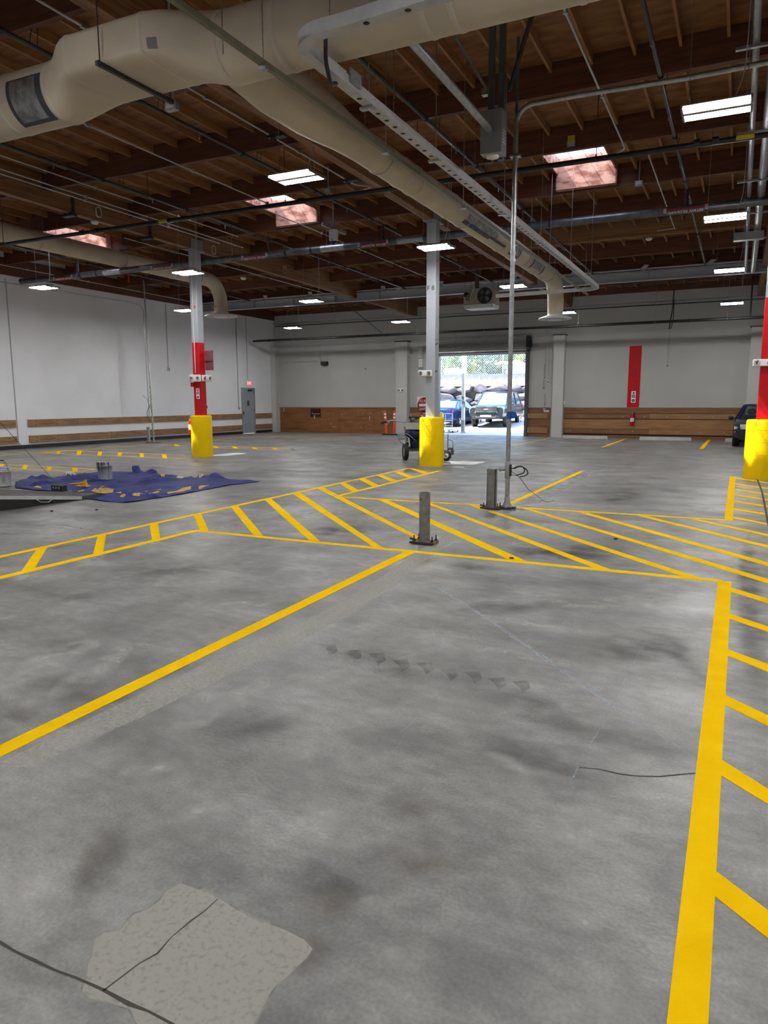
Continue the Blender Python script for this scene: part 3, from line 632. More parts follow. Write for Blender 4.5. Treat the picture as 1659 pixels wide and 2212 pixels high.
for x in (-18.9, -18.2, -11.2, -10.4, -4.1): flange(tm, (x, 16.98, ZM), (1,0,0), 0.098)
for x in (-17.9, -10.1, -7.9): MB().tube([(x, 16.98, ZM), (x+0.7, 16.98, ZM)], 0.0905, 16, cap=False).build('bare_band', M_STEEL, tm)
for px, s in ((1478, 1), (805, 1), (547, 1), (345, 1), (128, 1), (1046, 1)):
    c = ony(px, 500, 16.88); x = c.x
    b = MB(); n = 8; vs = []
    for i in range(n+1):
        a = PI*0.9+PI*0.75*i/n
        for xx in (x-0.36, x+0.36): vs.append((xx, 16.98+0.0915*math.cos(a), ZM+0.0915*math.sin(a)))
    b.add(vs, [(2*i, 2*i+1, 2*i+3, 2*i+2) for i in range(n)], True); lo = b.build('pipe_label', M_LABEL_RED, tm)
    a = PI*1.22; text_mesh('SPRINKLER WATER', 0.082, 'label_lettering', mat('label_white_print', (0.8, 0.72, 0.70), 0.6), lo, (x, 16.98+0.0945*math.cos(a), ZM+0.0945*math.sin(a)), (1,0,0), (0, -math.sin(a), math.cos(a)))
    for s2 in (-1, 1):
        K = MB()
        for k in (-1, 0, 1): K.box((x+s2*0.40-0.03, 16.98-0.1, ZM-0.02+k*0.035-0.012), (x+s2*0.40+0.03, 16.98-0.085, ZM-0.02+k*0.035+0.012))
        K.build('label_chevrons', mat('label_pink', (0.6, 0.36, 0.36), 0.6), tm)
MB().box((-16.9, 16.93, ZM-0.35), (-16.86, 16.95, ZM-0.1)).build('red_tag', M_RED, tm)
# branch lines: (near pixel, far pixel) give the heading; all run along the hall at one height under the cross beams
ZBR = 5.98
M_BRANCH = mat('dark_branch_pipe', (0.055, 0.055, 0.055), 0.42, 0.5, 0.2, 8)
for rt, y0, y1, lb in ((-2.69, 2, 26, 'dark sprinkler branch pipe running along the bay right of the left girder'), (-1.90, 2, 26, 'dark sprinkler branch pipe passing above the light by the left skylight'),
                       (-1.085, 3, 26, 'dark sprinkler branch pipe just right of the round branch duct'), (-0.288, 2, 26, 'dark sprinkler branch pipe hanging between the right skylight and the right edge'), (-4.35, 8, 26, 'dark sprinkler branch pipe near the left wall beyond the round duct')):
    x = rt*(ZBR-EYE)
    t = pipe('sprinkler_branch', lb, 'sprinkler pipe', [(x, y0, ZBR+0.12), (x, y1, ZBR-0.12)], 0.03, M_BRANCH)
    for y in [v for v in PY if v > 3.5][:9]:
        z = ZBR+0.12-0.01*(y-y0); K = MB()
        for s in (-1, 1): K.tube([(x, y+0.06*s, z-0.03), (x+0.05*s, y+0.05, zp(y)+0.1)], 0.006, 5)
        K.build('hanger_loop', M_DKSTEEL, t); MB().tube([(x, y-0.5, z), (x, y-0.44, z-0.001)], 0.042, 10).build('coupling', M_DKPIPE, t)
        MB().tube([(x, y+0.9, z-0.03), (x, y+0.9, z-0.12)], 0.012, 6).build('sprinkler_head', M_STEEL, t)
    R = MB(); R.tube([(x, 16.98, ZM+0.05), (x, 16.98, ZBR)], 0.042, 10); R.build('riser', M_DKPIPE, t)
    K = MB()
    for zz in (ZM+0.14, ZM+0.3): K.tube([(x, 16.98, zz), (x, 16.98, zz+0.05)], 0.044, 10)
    K.build('riser_label', M_LABEL_RED, t)
# gas pipe, fairly low, painted black with yellow markers
zb2 = 5.42; yb2 = 3.255*(zb2-EYE)
tb = pipe('gas_pipe', 'slim black gas pipe crossing the whole hall in front of the columns', 'gas pipe', [(-22.2, yb2, zb2), (XR, yb2+0.05, zb2-0.02)], 0.042, M_DKPIPE, [(x, yb2, zb2) for x in (-16.4, -11.7, -8.2, -5.4, -2.3, 0.2)], hm=M_DKSTEEL)
for px in (350, 1603):
    c = ony(px, 400, yb2); MB().tube([(c.x-0.12, yb2, zb2), (c.x+0.12, yb2, zb2)], 0.044, 10, cap=False).build('yellow_marker', M_LABEL_YEL, tb)
for px in (170, 203, 650, 1540, 1500): c = ony(px, 400, yb2); flange(tb, (c.x, yb2, zb2), (1,0,0), 0.055, 0.09)
# drain pipe on the back wall
tb = pipe('drain_pipe', 'long black pipe hanging level in front of the back wall', 'pipe', [(-21.85, 30.0, 4.555), (XR, 30.0, 4.555)], 0.055, M_DKPIPE, [(x, 30.0, 4.555) for x in (-19.5, -17.2, -13.0, -9.9, -6.0, -3.1, -0.6)])
for x in (-20.9, -14.5, -13.9, -8.2, -1.9): flange(tb, (x, 30.0, 4.555), (1,0,0), 0.064, 0.06)
MB().tube([(-14.7, 30.0, 4.62), (-16.2, 29.2, 5.95)], 0.014, 6).build('sway_brace', M_DKSTEEL, tb); MB().tube([(0.15, 30.0, 4.6), (0.15, 30.0, 6.2)], 0.03, 6).build('sway_brace', M_DKPIPE, tb)
pipe('wall_conduit', 'pale conduit running high along the back wall under the roof', 'conduit', [(-22.1, YB-0.12, 5.58), (XR, YB-0.12, 5.58)], 0.024, M_STEEL)
pipe('wall_conduit', 'dark conduit running along the back wall just under the pale one', 'conduit', [(-22.1, YB-0.14, 5.47), (XR, YB-0.14, 5.47)], 0.02, M_DKPIPE)
pipe('wall_conduit', 'thin conduit along the back wall level with the pilaster tops', 'conduit', [(-22.1, YB-0.08, 4.36), (-14.5, YB-0.08, 4.50), (-13.4, YB-0.08, 4.50)], 0.018, M_STEELW)
# conduits along the hall under the cross beams
def run(rt, y0, y1, z, r, lb, m=M_STEELW, extra=None, far=None):
    x = rt*(z-EYE); a = (x, y0, z+0.01*(12-y0)); b = (x, y1, z-0.01*(y1-12))
    pts = ([Vector(p) for p in extra] if extra else [])+[a, b]+([Vector(p) for p in far] if far else [])
    t = pipe('ceiling_conduit', lb, 'conduit', pts, r, m)
    for y in PY:
        if y0 < y < y1: MB().box((x-0.025, y-0.03, z-0.02+0.01*(12-y)), (x+0.025, y+0.03, z+0.03+0.01*(12-y))).build('strap', M_STEEL, t)
    return t
run(-2.80, 3, 16.6, 6.06, 0.013, 'thin bright conduit along the left girder, highest of three')
run(-2.96, 3, 17.2, 5.92, 0.013, 'thin bright conduit along the left girder, middle of three')
run(-3.02, 3, 16.2, 5.84, 0.013, 'thin bright conduit along the left girder, lowest of three')
run(-2.22, 3, 14.6, 6.05, 0.013, 'thin conduit running to the near edge of the left skylight')
run(-1.672, 2, 13.9, 6.05, 0.016, 'pale conduit passing over the big duct towards the camera dome box', far=[(-7.15, 14.15, 6.02), (-7.55, 14.3, 6.02), (-8.4, 14.35, 6.02)])
run(-0.475, 4, 14.2, 6.06, 0.015, 'thin pale conduit leading to the near edge of the right skylight', far=[(-2.35, 14.3, 6.0), (-2.9, 14.35, 6.0)])
run(-1.62, 14.6, 26, 5.98, 0.012, 'thin conduit leaving the camera dome box towards the back wall')
run(-2.30, 14.0, 26, 5.95, 0.012, 'thin pale conduit passing the left skylight towards the heater')
run(-3.45, 15.0, 26, 5.95, 0.012, 'thin pale conduit beside the left girder behind the sprinkler main')
run(-0.40, 14.5, 20.5, 6.0, 0.013, 'thin pale conduit leaving the right edge of the right skylight', far=[(-1.75, 20.6, 5.94), (-2.2, 20.65, 5.94)])
run(-1.42, 15.5, 26, 5.95, 0.012, 'thin pale conduit passing the F 8 column top towards the heater')
run(-4.9, 12, 25, 5.92, 0.013, 'thin pale conduit along the left wall head')
# pair of big pipes at the right edge
pipe('riser_pipe', 'thick pale pipe running along the roof at the right edge', 'pipe', [(0.12, 3, 5.72), (0.12, 26.2, 5.62)], 0.075, M_STEEL, n=14)
t = pipe('riser_pipe', 'thinner pale pipe running beside the thick one at the right edge', 'pipe', [(-0.09, 3, 5.70), (-0.09, 26.2, 5.60)], 0.042, M_STEEL)
for y in (7.6, 9.9, 12.9, 15.6, 18.2, 21.0): MB().bar((-0.30, y, 5.60), (0.34, y, 5.60), 0.05, 0.035).build('strut_support', M_STEEL, t)
MB().box((-0.38, 19.9, 5.38), (0.27, 20.1, 5.56)).build('junction_box', M_BOXGR, t)
# --- big conduit and its grey enclosure on a strut post
bx, bz, by = -2.92, 4.6, 9.0
t = thing('control_enclosure', 'grey vented box hung on a strut post, with a white round cap below', 'enclosure', (bx, by, bz))
MB().box((bx-0.15, by-0.0, bz), (bx+0.12, by+0.22, bz+0.50)).build('box', M_BOXGR, t, bevel=0.006)
K = MB()
for k in range(5): K.box((bx+0.1205, by+0.05, bz+0.12+0.035*k), (bx+0.122, by+0.17, bz+0.135+0.035*k))
K.build('vent_slots', M_WHITE, t)
MB().lathe([(0.0001, -0.03), (0.075, -0.03), (0.08, -0.02), (0.08, 0)], (bx-0.02, by+0.1, bz), 20).build('round_cap', M_WHITE, t); MB().box((bx-0.16, by+0.17, bz-0.05), (bx-0.06, by+0.22, bz+0.0)).build('foot_bracket', M_DKSTEEL, t)
for dx in (-0.10, 0.035): MB().bar((bx+dx, by+0.26, bz-0.02), (bx+dx, by+0.26, zs(by)+0.14), 0.07).build('strut_post', mat('weathered_strut', (0.13, 0.14, 0.14), 0.5, 0.5), t)
MB().box((bx-0.04, by+0.22, zp(by)-0.1), (bx+0.0, by+0.30, zp(by)-0.05)).build('post_coupler', M_DKSTEEL, t)
MB().bar((bx+0.12, by+0.28, bz+0.78), (-2.30, by+0.1, zs(by)+0.1), 0.05, 0.03).build('dark_brace', M_DKSTEEL, t)
MB().bar((bx-0.17, by+0.28, bz+0.85), (-3.85, by+0.3, zs(by)+0.14), 0.05, 0.03).build('perforated_brace', M_BOXGR, t); MB().box((bx-0.22, by+0.22, bz+0.77), (bx-0.13, by+0.3, bz+0.85)).build('brace_clip', M_STEEL, t)
x = -0.90*(4.86-EYE)
pipe('power_conduit', 'thick shiny conduit slanting from the near end of the raceway to the grey box', 'conduit', [(x, 5.36, 4.90), (x, by+0.01, 4.86)], 0.045, M_STEEL, n=14)
# --- standing pole with the conduit bending into the roof
PXp, PYp = -3.02, 10.36
t = thing('conduit_pole', 'tall steel conduit pole standing on the hatched floor, bending to the right under the roof', 'pole', (PXp, PYp, 0))
zt = 5.60
MB().tube([(PXp, PYp, 0.05), (PXp, PYp, zt-0.22)]+[Vector((PXp+0.24, PYp, zt-0.24))+Vector((-0.24*math.cos(a), 0, 0.24*math.sin(a))) for a in [i*PI/2/8 for i in range(1, 9)]]+[(-2.2, PYp, zt+0.0), (-0.9, PYp, zt-0.03), (2.5, PYp, zt)], 0.033, 14).build('conduit', M_STEEL, t)
MB().bar((PXp-0.005, PYp+0.045, 4.4), (PXp-0.005, PYp+0.045, 6.5), 0.036).build('strut_backing', mat('weathered_strut', (0.13, 0.14, 0.14)), t)
MB().box((PXp-0.07, PYp-0.04, 4.95), (PXp+0.07, PYp+0.07, 4.98)).build('pole_clamp', M_STEEL, t)
for z in (3.55, 3.65): MB().tube([(PXp, PYp, z), (PXp, PYp, z+0.04)], 0.04, 14).build('coupling', M_STEEL, t)
B = MB(); B.tube([(PXp, PYp, 0.46), (PXp, PYp, 0.475), (PXp, PYp, 0.70), (PXp, PYp, 0.715)], [0.034, 0.044, 0.044, 0.034], 14); B.tube([(PXp, PYp, 0.60), (PXp-0.085, PYp-0.03, 0.60)], 0.026, 10); B.sphere((PXp-0.10, PYp-0.03, 0.60), 0.035); B.build('conduit_body', M_BOXGR, t)
MB().box((PXp+0.035, PYp-0.035, 0.50), (PXp+0.05, PYp+0.035, 0.67)).build('cover_plate', M_BLACK, t)
B = MB(); B.lathe([(0.075, 0.0), (0.068, 0.03), (0.042, 0.09), (0.04, 0.15), (0.0335, 0.16)], (PXp, PYp, 0.03), 16); B.build('base_flange', M_BOXGR, t)
B = MB(); B.bar((PXp-0.28, PYp-0.06, 0.03), (PXp+0.15, PYp-0.06, 0.03), 0.022); B.bar((PXp-0.12, PYp+0.07, 0.02), (PXp+0.12, PYp+0.05, 0.02), 0.03); B.build('base_bracket', M_DKSTEEL, t)
pl = ony(1104, 897, PYp-0.04); M_BLUE = mat('blue_masking_tape', (0.008, 0.09, 0.36), 0.6)
B = MB(); B.lathe([(0.0345, -0.055), (0.0345, 0.05)], (PXp, PYp, pl.z), 14); B.add([(PXp+0.03, PYp-0.02, pl.z+0.055), (PXp+0.11, PYp-0.05, pl.z+0.05), (PXp+0.145, PYp-0.06, pl.z-0.02), (PXp+0.03, PYp-0.02, pl.z-0.05), (PXp+0.03, PYp-0.016, pl.z+0.055), (PXp+0.11, PYp-0.046, pl.z+0.05), (PXp+0.145, PYp-0.056, pl.z-0.02), (PXp+0.03, PYp-0.016, pl.z-0.05)], [(0,3,2,1), (4,5,6,7), (0,1,5,4), (1,2,6,5), (2,3,7,6)]); B.build('blue_tape', M_BLUE, t)
yc = PYp-0.02
def onpole(px, py, dy=0.0): return ony(px, py, yc+dy)
B = MB(); B.tube(bend([onpole(1100, 1009), onpole(1107, 1013), onpole(1118, 1007), onpole(1128, 1007), onpole(1134, 1015), onpole(1131, 1022), onpole(1115, 1027)], 0.1, 5), 0.009, 6); B.tube(bend([onpole(1100, 1010, -.02), onpole(1110, 1013, -.02), onpole(1124, 1006, -.02), onpole(1138, 1014, -.02), onpole(1141, 1024, -.02), onpole(1133, 1028, -.02), onpole(1123, 1030, -.02)], 0.1, 5), 0.009, 6); B.build('loose_cable', M_BLACK, t)
g = onz(1197, 1084)
MB().tube(bend([onpole(1101, 1016), onpole(1122, 1030), onpole(1140, 1056), onz(1160, 1079)+Vector((0,0,0.06)), onz(1180, 1088)+Vector((0,0,0.015)), g+Vector((0,0,0.02))], 0.3, 6), 0.0045, 6).build('loose_wire', M_DKSTEEL, t)
MB().tube([onpole(1099, 1026), onpole(1115, 1027)], 0.003, 5).build('loose_wire', M_DKSTEEL, t)
# --- unit heater
hx, hy, hz = -8.33, 24.5, 4.78
t = thing('unit_heater', 'beige unit heater with a black fan hanging before the back steel beam', 'heater', (hx, hy, hz))
M_BEIGE = mat('beige_enamel', (0.33, 0.28, 0.21), 0.5, 0, 0.05)
MB().box((hx-0.54, hy, hz+0.13), (hx+0.54, hy+0.7, hz+0.66)).build('casing', M_BEIGE, t, bevel=0.012)
MB().add([(hx-0.54, hy-0.02, hz+0.12), (hx+0.54, hy-0.02, hz+0.12), (hx+0.52, hy+0.08, hz), (hx-0.52, hy+0.08, hz), (hx-0.54, hy+0.7, hz+0.12), (hx+0.54, hy+0.7, hz+0.12), (hx+0.52, hy+0.7, hz), (hx-0.52, hy+0.7, hz)], [(0,3,2,1), (2,3,7,6), (0,4,7,3), (1,2,6,5), (0,1,5,4)]).build('lower_panel', M_STEELW, t)
Q = Matrix.Translation((hx+0.23, hy, hz+0.40))@Matrix.Rotation(PI/2, 4, 'X')
MB().lathe([(0.0001, 0.004), (0.25, 0.004)], (0,0,0), 28, Q).build('fan_opening', M_BLACK, t); MB().lathe([(0.25, 0), (0.262, 0.02), (0.275, 0.0)], (0,0,0), 28, Q).build('fan_ring', M_DKSTEEL, t)
F = MB()
for k in range(4):
    a = PI/4+k*PI/2; r = Matrix.Translation((hx+0.23, hy-0.03, hz+0.40))@Matrix.Rotation(a, 4, 'Y')
    F.add([r@Vector(p) for p in ((0.04, 0.01, -0.04), (0.21, 0.02, -0.09), (0.23, -0.015, 0.05), (0.05, -0.01, 0.04), (0.04, 0.014, -0.04), (0.21, 0.024, -0.09), (0.23, -0.011, 0.05), (0.05, -0.006, 0.04))], [(0,3,2,1), (4,5,6,7), (0,1,5,4), (1,2,6,5), (2,3,7,6), (3,0,4,7)])
F.build('fan_blades', mat('fan_grey', (0.10, 0.10, 0.10), 0.4, 0.3), t); MB().tube([(hx+0.23, hy-0.08, hz+0.40), (hx+0.23, hy+0.01, hz+0.40)], 0.06, 12).build('fan_motor', M_BLACK, t)
K = MB(); K.tube([(hx-0.30, hy-0.06, hz+0.30), (hx-0.13, hy-0.06, hz+0.72)], 0.032, 8); K.build('gas_hose', M_STEEL, t); K = MB(); K.cbox((hx-0.36, hy-0.05, hz+0.38), (0.07, 0.08, 0.12)); K.tube([(hx-0.36, hy-0.05, hz+0.25), (hx-0.36, hy-0.05, hz+0.45)], 0.02, 8); K.build('gas_valve', mat('brass', (0.45, 0.28, 0.06), 0.35, 0.8), t)
MB().sphere((hx-0.43, hy-0.04, hz+0.46), 0.085, 12, 8).build('inducer_motor', M_BLACK, t); MB().cbox((hx-0.46, hy-0.03, hz+0.32), (0.09, 0.07, 0.1)).build('control_box', M_BOXGR, t)
MB().tube([(hx-0.14, hy+0.25, hz+0.66), (hx-0.14, hy+0.25, zd(24.5))], 0.075, 14).build('flue_pipe', mat('brown_flue', (0.10, 0.075, 0.06), 0.6, 0.3), t)
for dx in (-0.5, 0.5):
    for dy in (0.05, 0.65): MB().tube([(hx+dx, hy+dy, hz+0.66), (hx+dx, hy+dy, zs(24.5))], 0.006, 5).build('hanger_rod', M_DKSTEEL, t)
# --- dome camera on a drop pipe
cx, cy_, = -8.60, 15.0
t = thing('dome_camera', 'white dome camera hanging on a drop pipe before the sprinkler main', 'camera', (cx, cy_, 5.10))
MB().tube([(cx, cy_, 5.5), (cx, cy_, 6.45)], 0.016, 8).build('drop_pipe', M_STEEL, t); MB().box((cx-0.085, cy_-0.07, 5.24), (cx+0.085, cy_+0.07, 5.48)).build('housing', M_WHITE, t, bevel=0.01)
MB().sphere((cx, cy_, 5.23), 0.082, 16, 8, (1, 1, 0.95)).build('smoked_dome', mat('smoked_glass', (0.015, 0.015, 0.018), 0.05), t); MB().lathe([(0.085, 0), (0.092, 0.012), (0.085, 0.024)], (cx, cy_, 5.225), 20).build('dome_ring', M_WHITE, t)
MB().bar((cx-0.12, cy_-0.3, 5.56), (cx+0.12, cy_+0.35, 5.46), 0.07, 0.07).build('mount_strut', M_STEEL, t); MB().box((cx-0.09, cy_-0.1, 6.42), (cx+0.09, cy_+0.1, 6.5)).build('ceiling_box', M_BOXGR, t)
# --- small ceiling devices
M_CBL = mat('pale_cable', (0.55, 0.52, 0.46), 0.6)
for px, py, y, lb in ((205, 480, None, 'round white smoke detector on the left girder above the skylight'), (526, 601, None, 'round white smoke detector under the left girder beyond the sprinkler main'), (1402, 516, None, 'round white smoke detector under the amber cross beam at right')):
    p = onx(px, py, COLX[0]) if px < 1000 else ony(px, py, 21.7)
    t = thing('smoke_detector', lb, 'smoke detector', p); MB().lathe([(0.0001, -0.05), (0.05, -0.048), (0.085, -0.02), (0.09, 0.0), (0.0001, 0.02)], p, 20).build('body', M_WHITE, t); MB().lathe([(0.092, 0.0), (0.10, 0.01), (0.06, 0.03)], p, 20).build('base_ring', M_WHITE, t)
for px, py, lb in ((213, 458, 'coil of pale cable on the left girder above the smoke detector'), (615, 583, 'coil of pale cable on the left girder beyond the sprinkler main'), (462, 540, 'coil of pale cable hanging beside the E8 column top')):
    p = onx(px, py, COLX[0]+0.10); K = MB()
    for r in (0.10, 0.115, 0.125): K.tube([(p.x+0.012*math.sin(3*a), p.y+r*0.8*math.sin(a), p.z+r*math.cos(a)) for a in [2*PI*i/20 for i in range(21)]], 0.008, 5, cap=False)
    tag(K.build('cable_coil', M_CBL), lb, 'cable coil')
for k, (px, py) in enumerate(((158, 462), (325, 520))):
    p = onx(px, py, COLX[0]+0.1); K = MB(); K.bar((p.x+0.02, p.y, zg(p.y)-0.06), (p.x+0.02, p.y, zp(p.y)+0.05), 0.02, 0.06); K.box((p.x-0.3, p.y-0.07, zg(p.y)-0.07), (p.x+0.05, p.y+0.07, zg(p.y)-0.02))
    tag(K.build('girder_strap', M_DKSTEEL), 'dark steel strap hanging round the left girder, %s the E8 column' % ('nearer the camera than' if k == 0 else 'just before'), 'bracket')
for k, (px, py) in enumerate(((612, 262), (770, 365))):
    p = onx(px, py, COLX[1]-0.1); K = MB(); K.bar((p.x-0.02, p.y, zg(p.y)-0.05), (p.x-0.02, p.y, zp(p.y)+0.1), 0.02, 0.05); K.box((p.x-0.28, p.y-0.06, zg(p.y)-0.06), (p.x+0.03, p.y+0.06, zg(p.y)-0.01))
    for yy in (-0.04, 0.04): K.tube([(p.x-0.2, p.y+yy, zg(p.y)-0.1), (p.x-0.2, p.y+yy, zg(p.y))], 0.02, 8)
    tag(K.build('girder_strap', M_DKSTEEL), 'dark steel bracket under the middle girder, %s' % ('nearer the big duct' if k == 0 else 'above the dome camera'), 'bracket')
for px, py, y, lb in ((372, 229, 6.75, 'small pale junction box under the rear edge of the big duct'), (1234, 312, 14.2, 'small pale junction box with a yellow tag before the right skylight'), (1380, 396, 16.75, 'small pale junction box at the lower corner of the right skylight'), (708, 412, 14.15, 'small pale junction box behind the camera dome pipe')):
    p = ony(px, py, y); t = thing('junction_box', lb, 'junction box', p); MB().cbox(p, (0.15, 0.07, 0.10)).build('box', M_STEEL, t); MB().cbox(p+Vector((0,-0.04,0)), (0.11, 0.012, 0.07)).build('cover', M_STEELW, t)
    MB().tube([p+Vector((0,0.02,0.05)), (p.x, p.y+0.02, zs(p.y)+0.12)], 0.01, 6).build('drop_conduit', M_STEELW, t)
t_ = ony(1234, 302, 14.16); tag(MB().cbox(t_+Vector((0, 0, 0.02)), (0.13, 0.01, 0.11)).build('caution_tag', M_LABEL_YEL), 'yellow tag on the dark cross beam above the right skylight', 'tag')
# ================================================================ painted floor markings
def tile(ox, oy, s): return lambda p: (ox+p[0]/s, oy+p[1]/s)
TA, TB, TC = tile(0, 1000, 2.9625), tile(550, 1000, 2.9625), tile(1099, 1000, 2.9625)
TD, TE = tile(829, 1360, 1.9988), tile(829, 1780, 1.9988); TF, TG, TH = tile(0, 810, 3.95), tile(415, 810, 3.95), tile(1239, 810, 3.95); TI = lambda p: p
PAINTZ = [0.0020]
def paint(parent, nm, quad, T=TI, z=0.0, ext=None):
    """one brushed stripe lying on the slab; quad = its corners as seen"""
    P = [onz(*T(p)) for p in quad]
    if ext: P = ext(P)
    vs = []; n = len(P)
    zt = PAINTZ[0]+z; PAINTZ[0] += 0.00001
    vs = [Vector((p.x, p.y, 0.0)) for p in P]+[Vector((p.x, p.y, zt)) for p in P]
    if (P[1]-P[0]).cross(P[2]-P[0]).z < 0: vs = vs[:n][::-1]+vs[n:][::-1]
    m = MB().add(vs, [tuple(range(n, 2*n))]+[(i, (i+1)%n, n+(i+1)%n, n+i) for i in range(n)])
    return m.build(nm, M_LINE, parent)
def strip(parent, nm, a, b, w=0.1, T=TI, Tb=None, z=0.0):
    A = onz(*T(a)); B = onz(*(Tb or T)(b)); d = (B-A).normalized(); s = Vector((-d.y, d.x, 0))*(w/2)
    P = [A-s, A+s, B+s, B-s]; zt = PAINTZ[0]+z; PAINTZ[0] += 0.00001
    vs = [Vector((p.x, p.y, 0.0)) for p in P]+[Vector((p.x, p.y, zt)) for p in P]
    if (P[1]-P[0]).cross(P[2]-P[0]).z < 0: vs = vs[:4][::-1]+vs[4:][::-1]
    return MB().add(vs, [(4,5,6,7), (0,1,5,4), (1,2,6,5), (2,3,7,6), (3,0,4,7)]).build(nm, M_LINE, parent)
def marking(lab, at): return thing('floor_marking', lab, 'floor marking', onz(*at))
# 1 the ladder that runs from lower left to the F 8 guard
t = marking('yellow ladder of painted rungs from the lower left up to the F 8 guard', (300, 1150))
strip(t, 'border_line', (-120, 1229), (884, 1011.3), 0.10, z=-0.0002); strip(t, 'border_line', (-120, 1277), (424, 1146.3), 0.11, z=-0.0002); strip(t, 'border_line', (727, 1072), (951, 1016.5), 0.11, z=-0.0002)
for q in (((240,547),(308,532),(218,680),(135,697)), ((625,467),(680,455),(660,572),(595,588)), ((958,395),(1010,383),(1025,480),(972,492)), ((1237,333),(1285,322),(1337,437),(1280,432))): paint(t, 'rung', q, TA)
for q in (((545,132),(580,127),(668,175),(625,185)), ((668,105),(705,100),(795,142),(755,150)), ((785,82),(815,77),(910,112),(875,120)), ((893,60),(925,55),(1020,87),(985,94)), ((990,36),(1020,36),(1115,62),(1080,70))): paint(t, 'rung', q, TB)
# 2 the hatched island in the middle
t = marking('large yellow hatched island around the two cut posts in the middle floor', (900, 1130))
strip(t, 'border_line', (732, 1073), (1567, 1123.5), 0.10, z=-0.0002); strip(t, 'border_line', (420, 1146), (1560, 1256), 0.10, z=-0.0002)
paint(t, 'stripe', [(498.9,1095.5),(513.1,1091.3),(568.6,1157.3),(546.8,1155.3)])
for q in (((65,238),(105,228),(420,502),(350,495)), ((247,200),(290,190),(828,548),(755,535)), ((405,165),(440,157),(1085,490),(1075,508))): paint(t, 'stripe', q, TB)
paint(t, 'stripe', [(816,1078.6),(838,1080.4),(1139,1213),(1095,1207.4)])
def two(a, Ta, b, Tb): return [Ta(p) for p in a]+[Tb(p) for p in b]
paint(t, 'stripe', two(((1055,243),(1100,248)), TB, ((668,688),(545,672)), TC))
paint(t, 'stripe', two(((1375,272),(1415,271),(1484,297),(1450,301)), TB, (), TC)); paint(t, 'stripe', two(((1490,310),(1530,310)), TB, ((1250,744),(1130,732)), TC))
def off(q): return q
paint(t, 'stripe', [(85,290),(140,295),(1850,800),(1850,830)], TC); paint(t, 'stripe', [(440,315),(500,318),(1850,690),(1850,714)], TC)
paint(t, 'stripe', [(820,337),(885,341),(1850,574),(1850,592)], TC); paint(t, 'stripe', [(1148,357),(1220,363),(1850,497),(1850,513)], TC)
# 3 walkway at the right column
t = marking('narrow yellow hatched walkway strip before the right red column guard', (1600, 1080))
paint(t, 'border_line', [(1415,87),(1450,87),(1433,372),(1380,368)], TC); strip(t, 'border_line', (1587, 1031.0), (1608, 1031.6), 0.05)
for a, b, c, d in ((343,355,388,397), (290,301,324,335), (240,249,274,284), (200,208,233,241), (165,172,198,206), (130,137,161,168), (93,100,125,131)):
    x0 = 1437+(355-b)*0.055; k = 260/215; paint(t, 'stripe', [(x0,a),(x0,b),(1700,d+(d-b)*0.19),(1700,c+(c-a)*0.19)], TC)
# 4 near walkway at the right edge
t = marking('wide yellow line down the right edge with short slanted stripes beside it', (1550, 1600))
def ext4(P): d = (P[3]-P[0]).normalized(); e = (P[2]-P[1]).normalized(); return [P[0], P[1], P[2]+e*1.2, P[3]+d*1.2]
paint(t, 'border_line', [(1551,1255.5),(1580,1257.5),(1530,2212),(1440,2212)], ext=ext4)
def extr(P): a = (P[2]-P[1]); b = (P[3]-P[0]); return [P[0], P[1], P[1]+a*1.5, P[0]+b*1.5]
for q, T in ((((1418,797),(1418,823),(1659,900),(1659,870)), TC), (((1403,962),(1403,995),(1659,1082),(1659,1048)), TC), (((1482,85),(1482,112),(1659,183),(1659,150)), TD), (((1475,285),(1471,325),(1659,417),(1659,372)), TD), (((1458,563),(1450,626),(1659,755),(1659,690)), TD), (((1437,207),(1423,308),(1659,495),(1659,375)), TE)): paint(t, 'stripe', q, T, ext=extr)
# 5 single bay lines
t = marking('long plain yellow bay line slanting across the near floor', (450, 1400)); paint(t, 'stripe', [(-140,1677.5),(-140,1705),(897.7,1193.3),(875,1191.5)])
t = marking('plain yellow bay line beginning at the foot of the conduit pole', (1180, 1055)); paint(t, 'stripe', [(1098,1086.5),(1098,1093),(1262,1018.5),(1252,1018)])
for q, lb in (([(1298.5,966),(1305,966.5),(1358,946.5),(1352,946.8)], 'short yellow bay line between two wheel stops below the red panel'), ([(1510,970),(1519,970.5),(1536.5,949.3),(1529.5,949)], 'short yellow bay line left of the parked dark blue car'), ([(1105,963.4),(1109,963.8),(1190,946.6),(1186,946.2)], 'faint yellow bay line ending at the pilaster right of the doorway')):
    t = marking(lb, q[0]); paint(t, 'stripe', q)
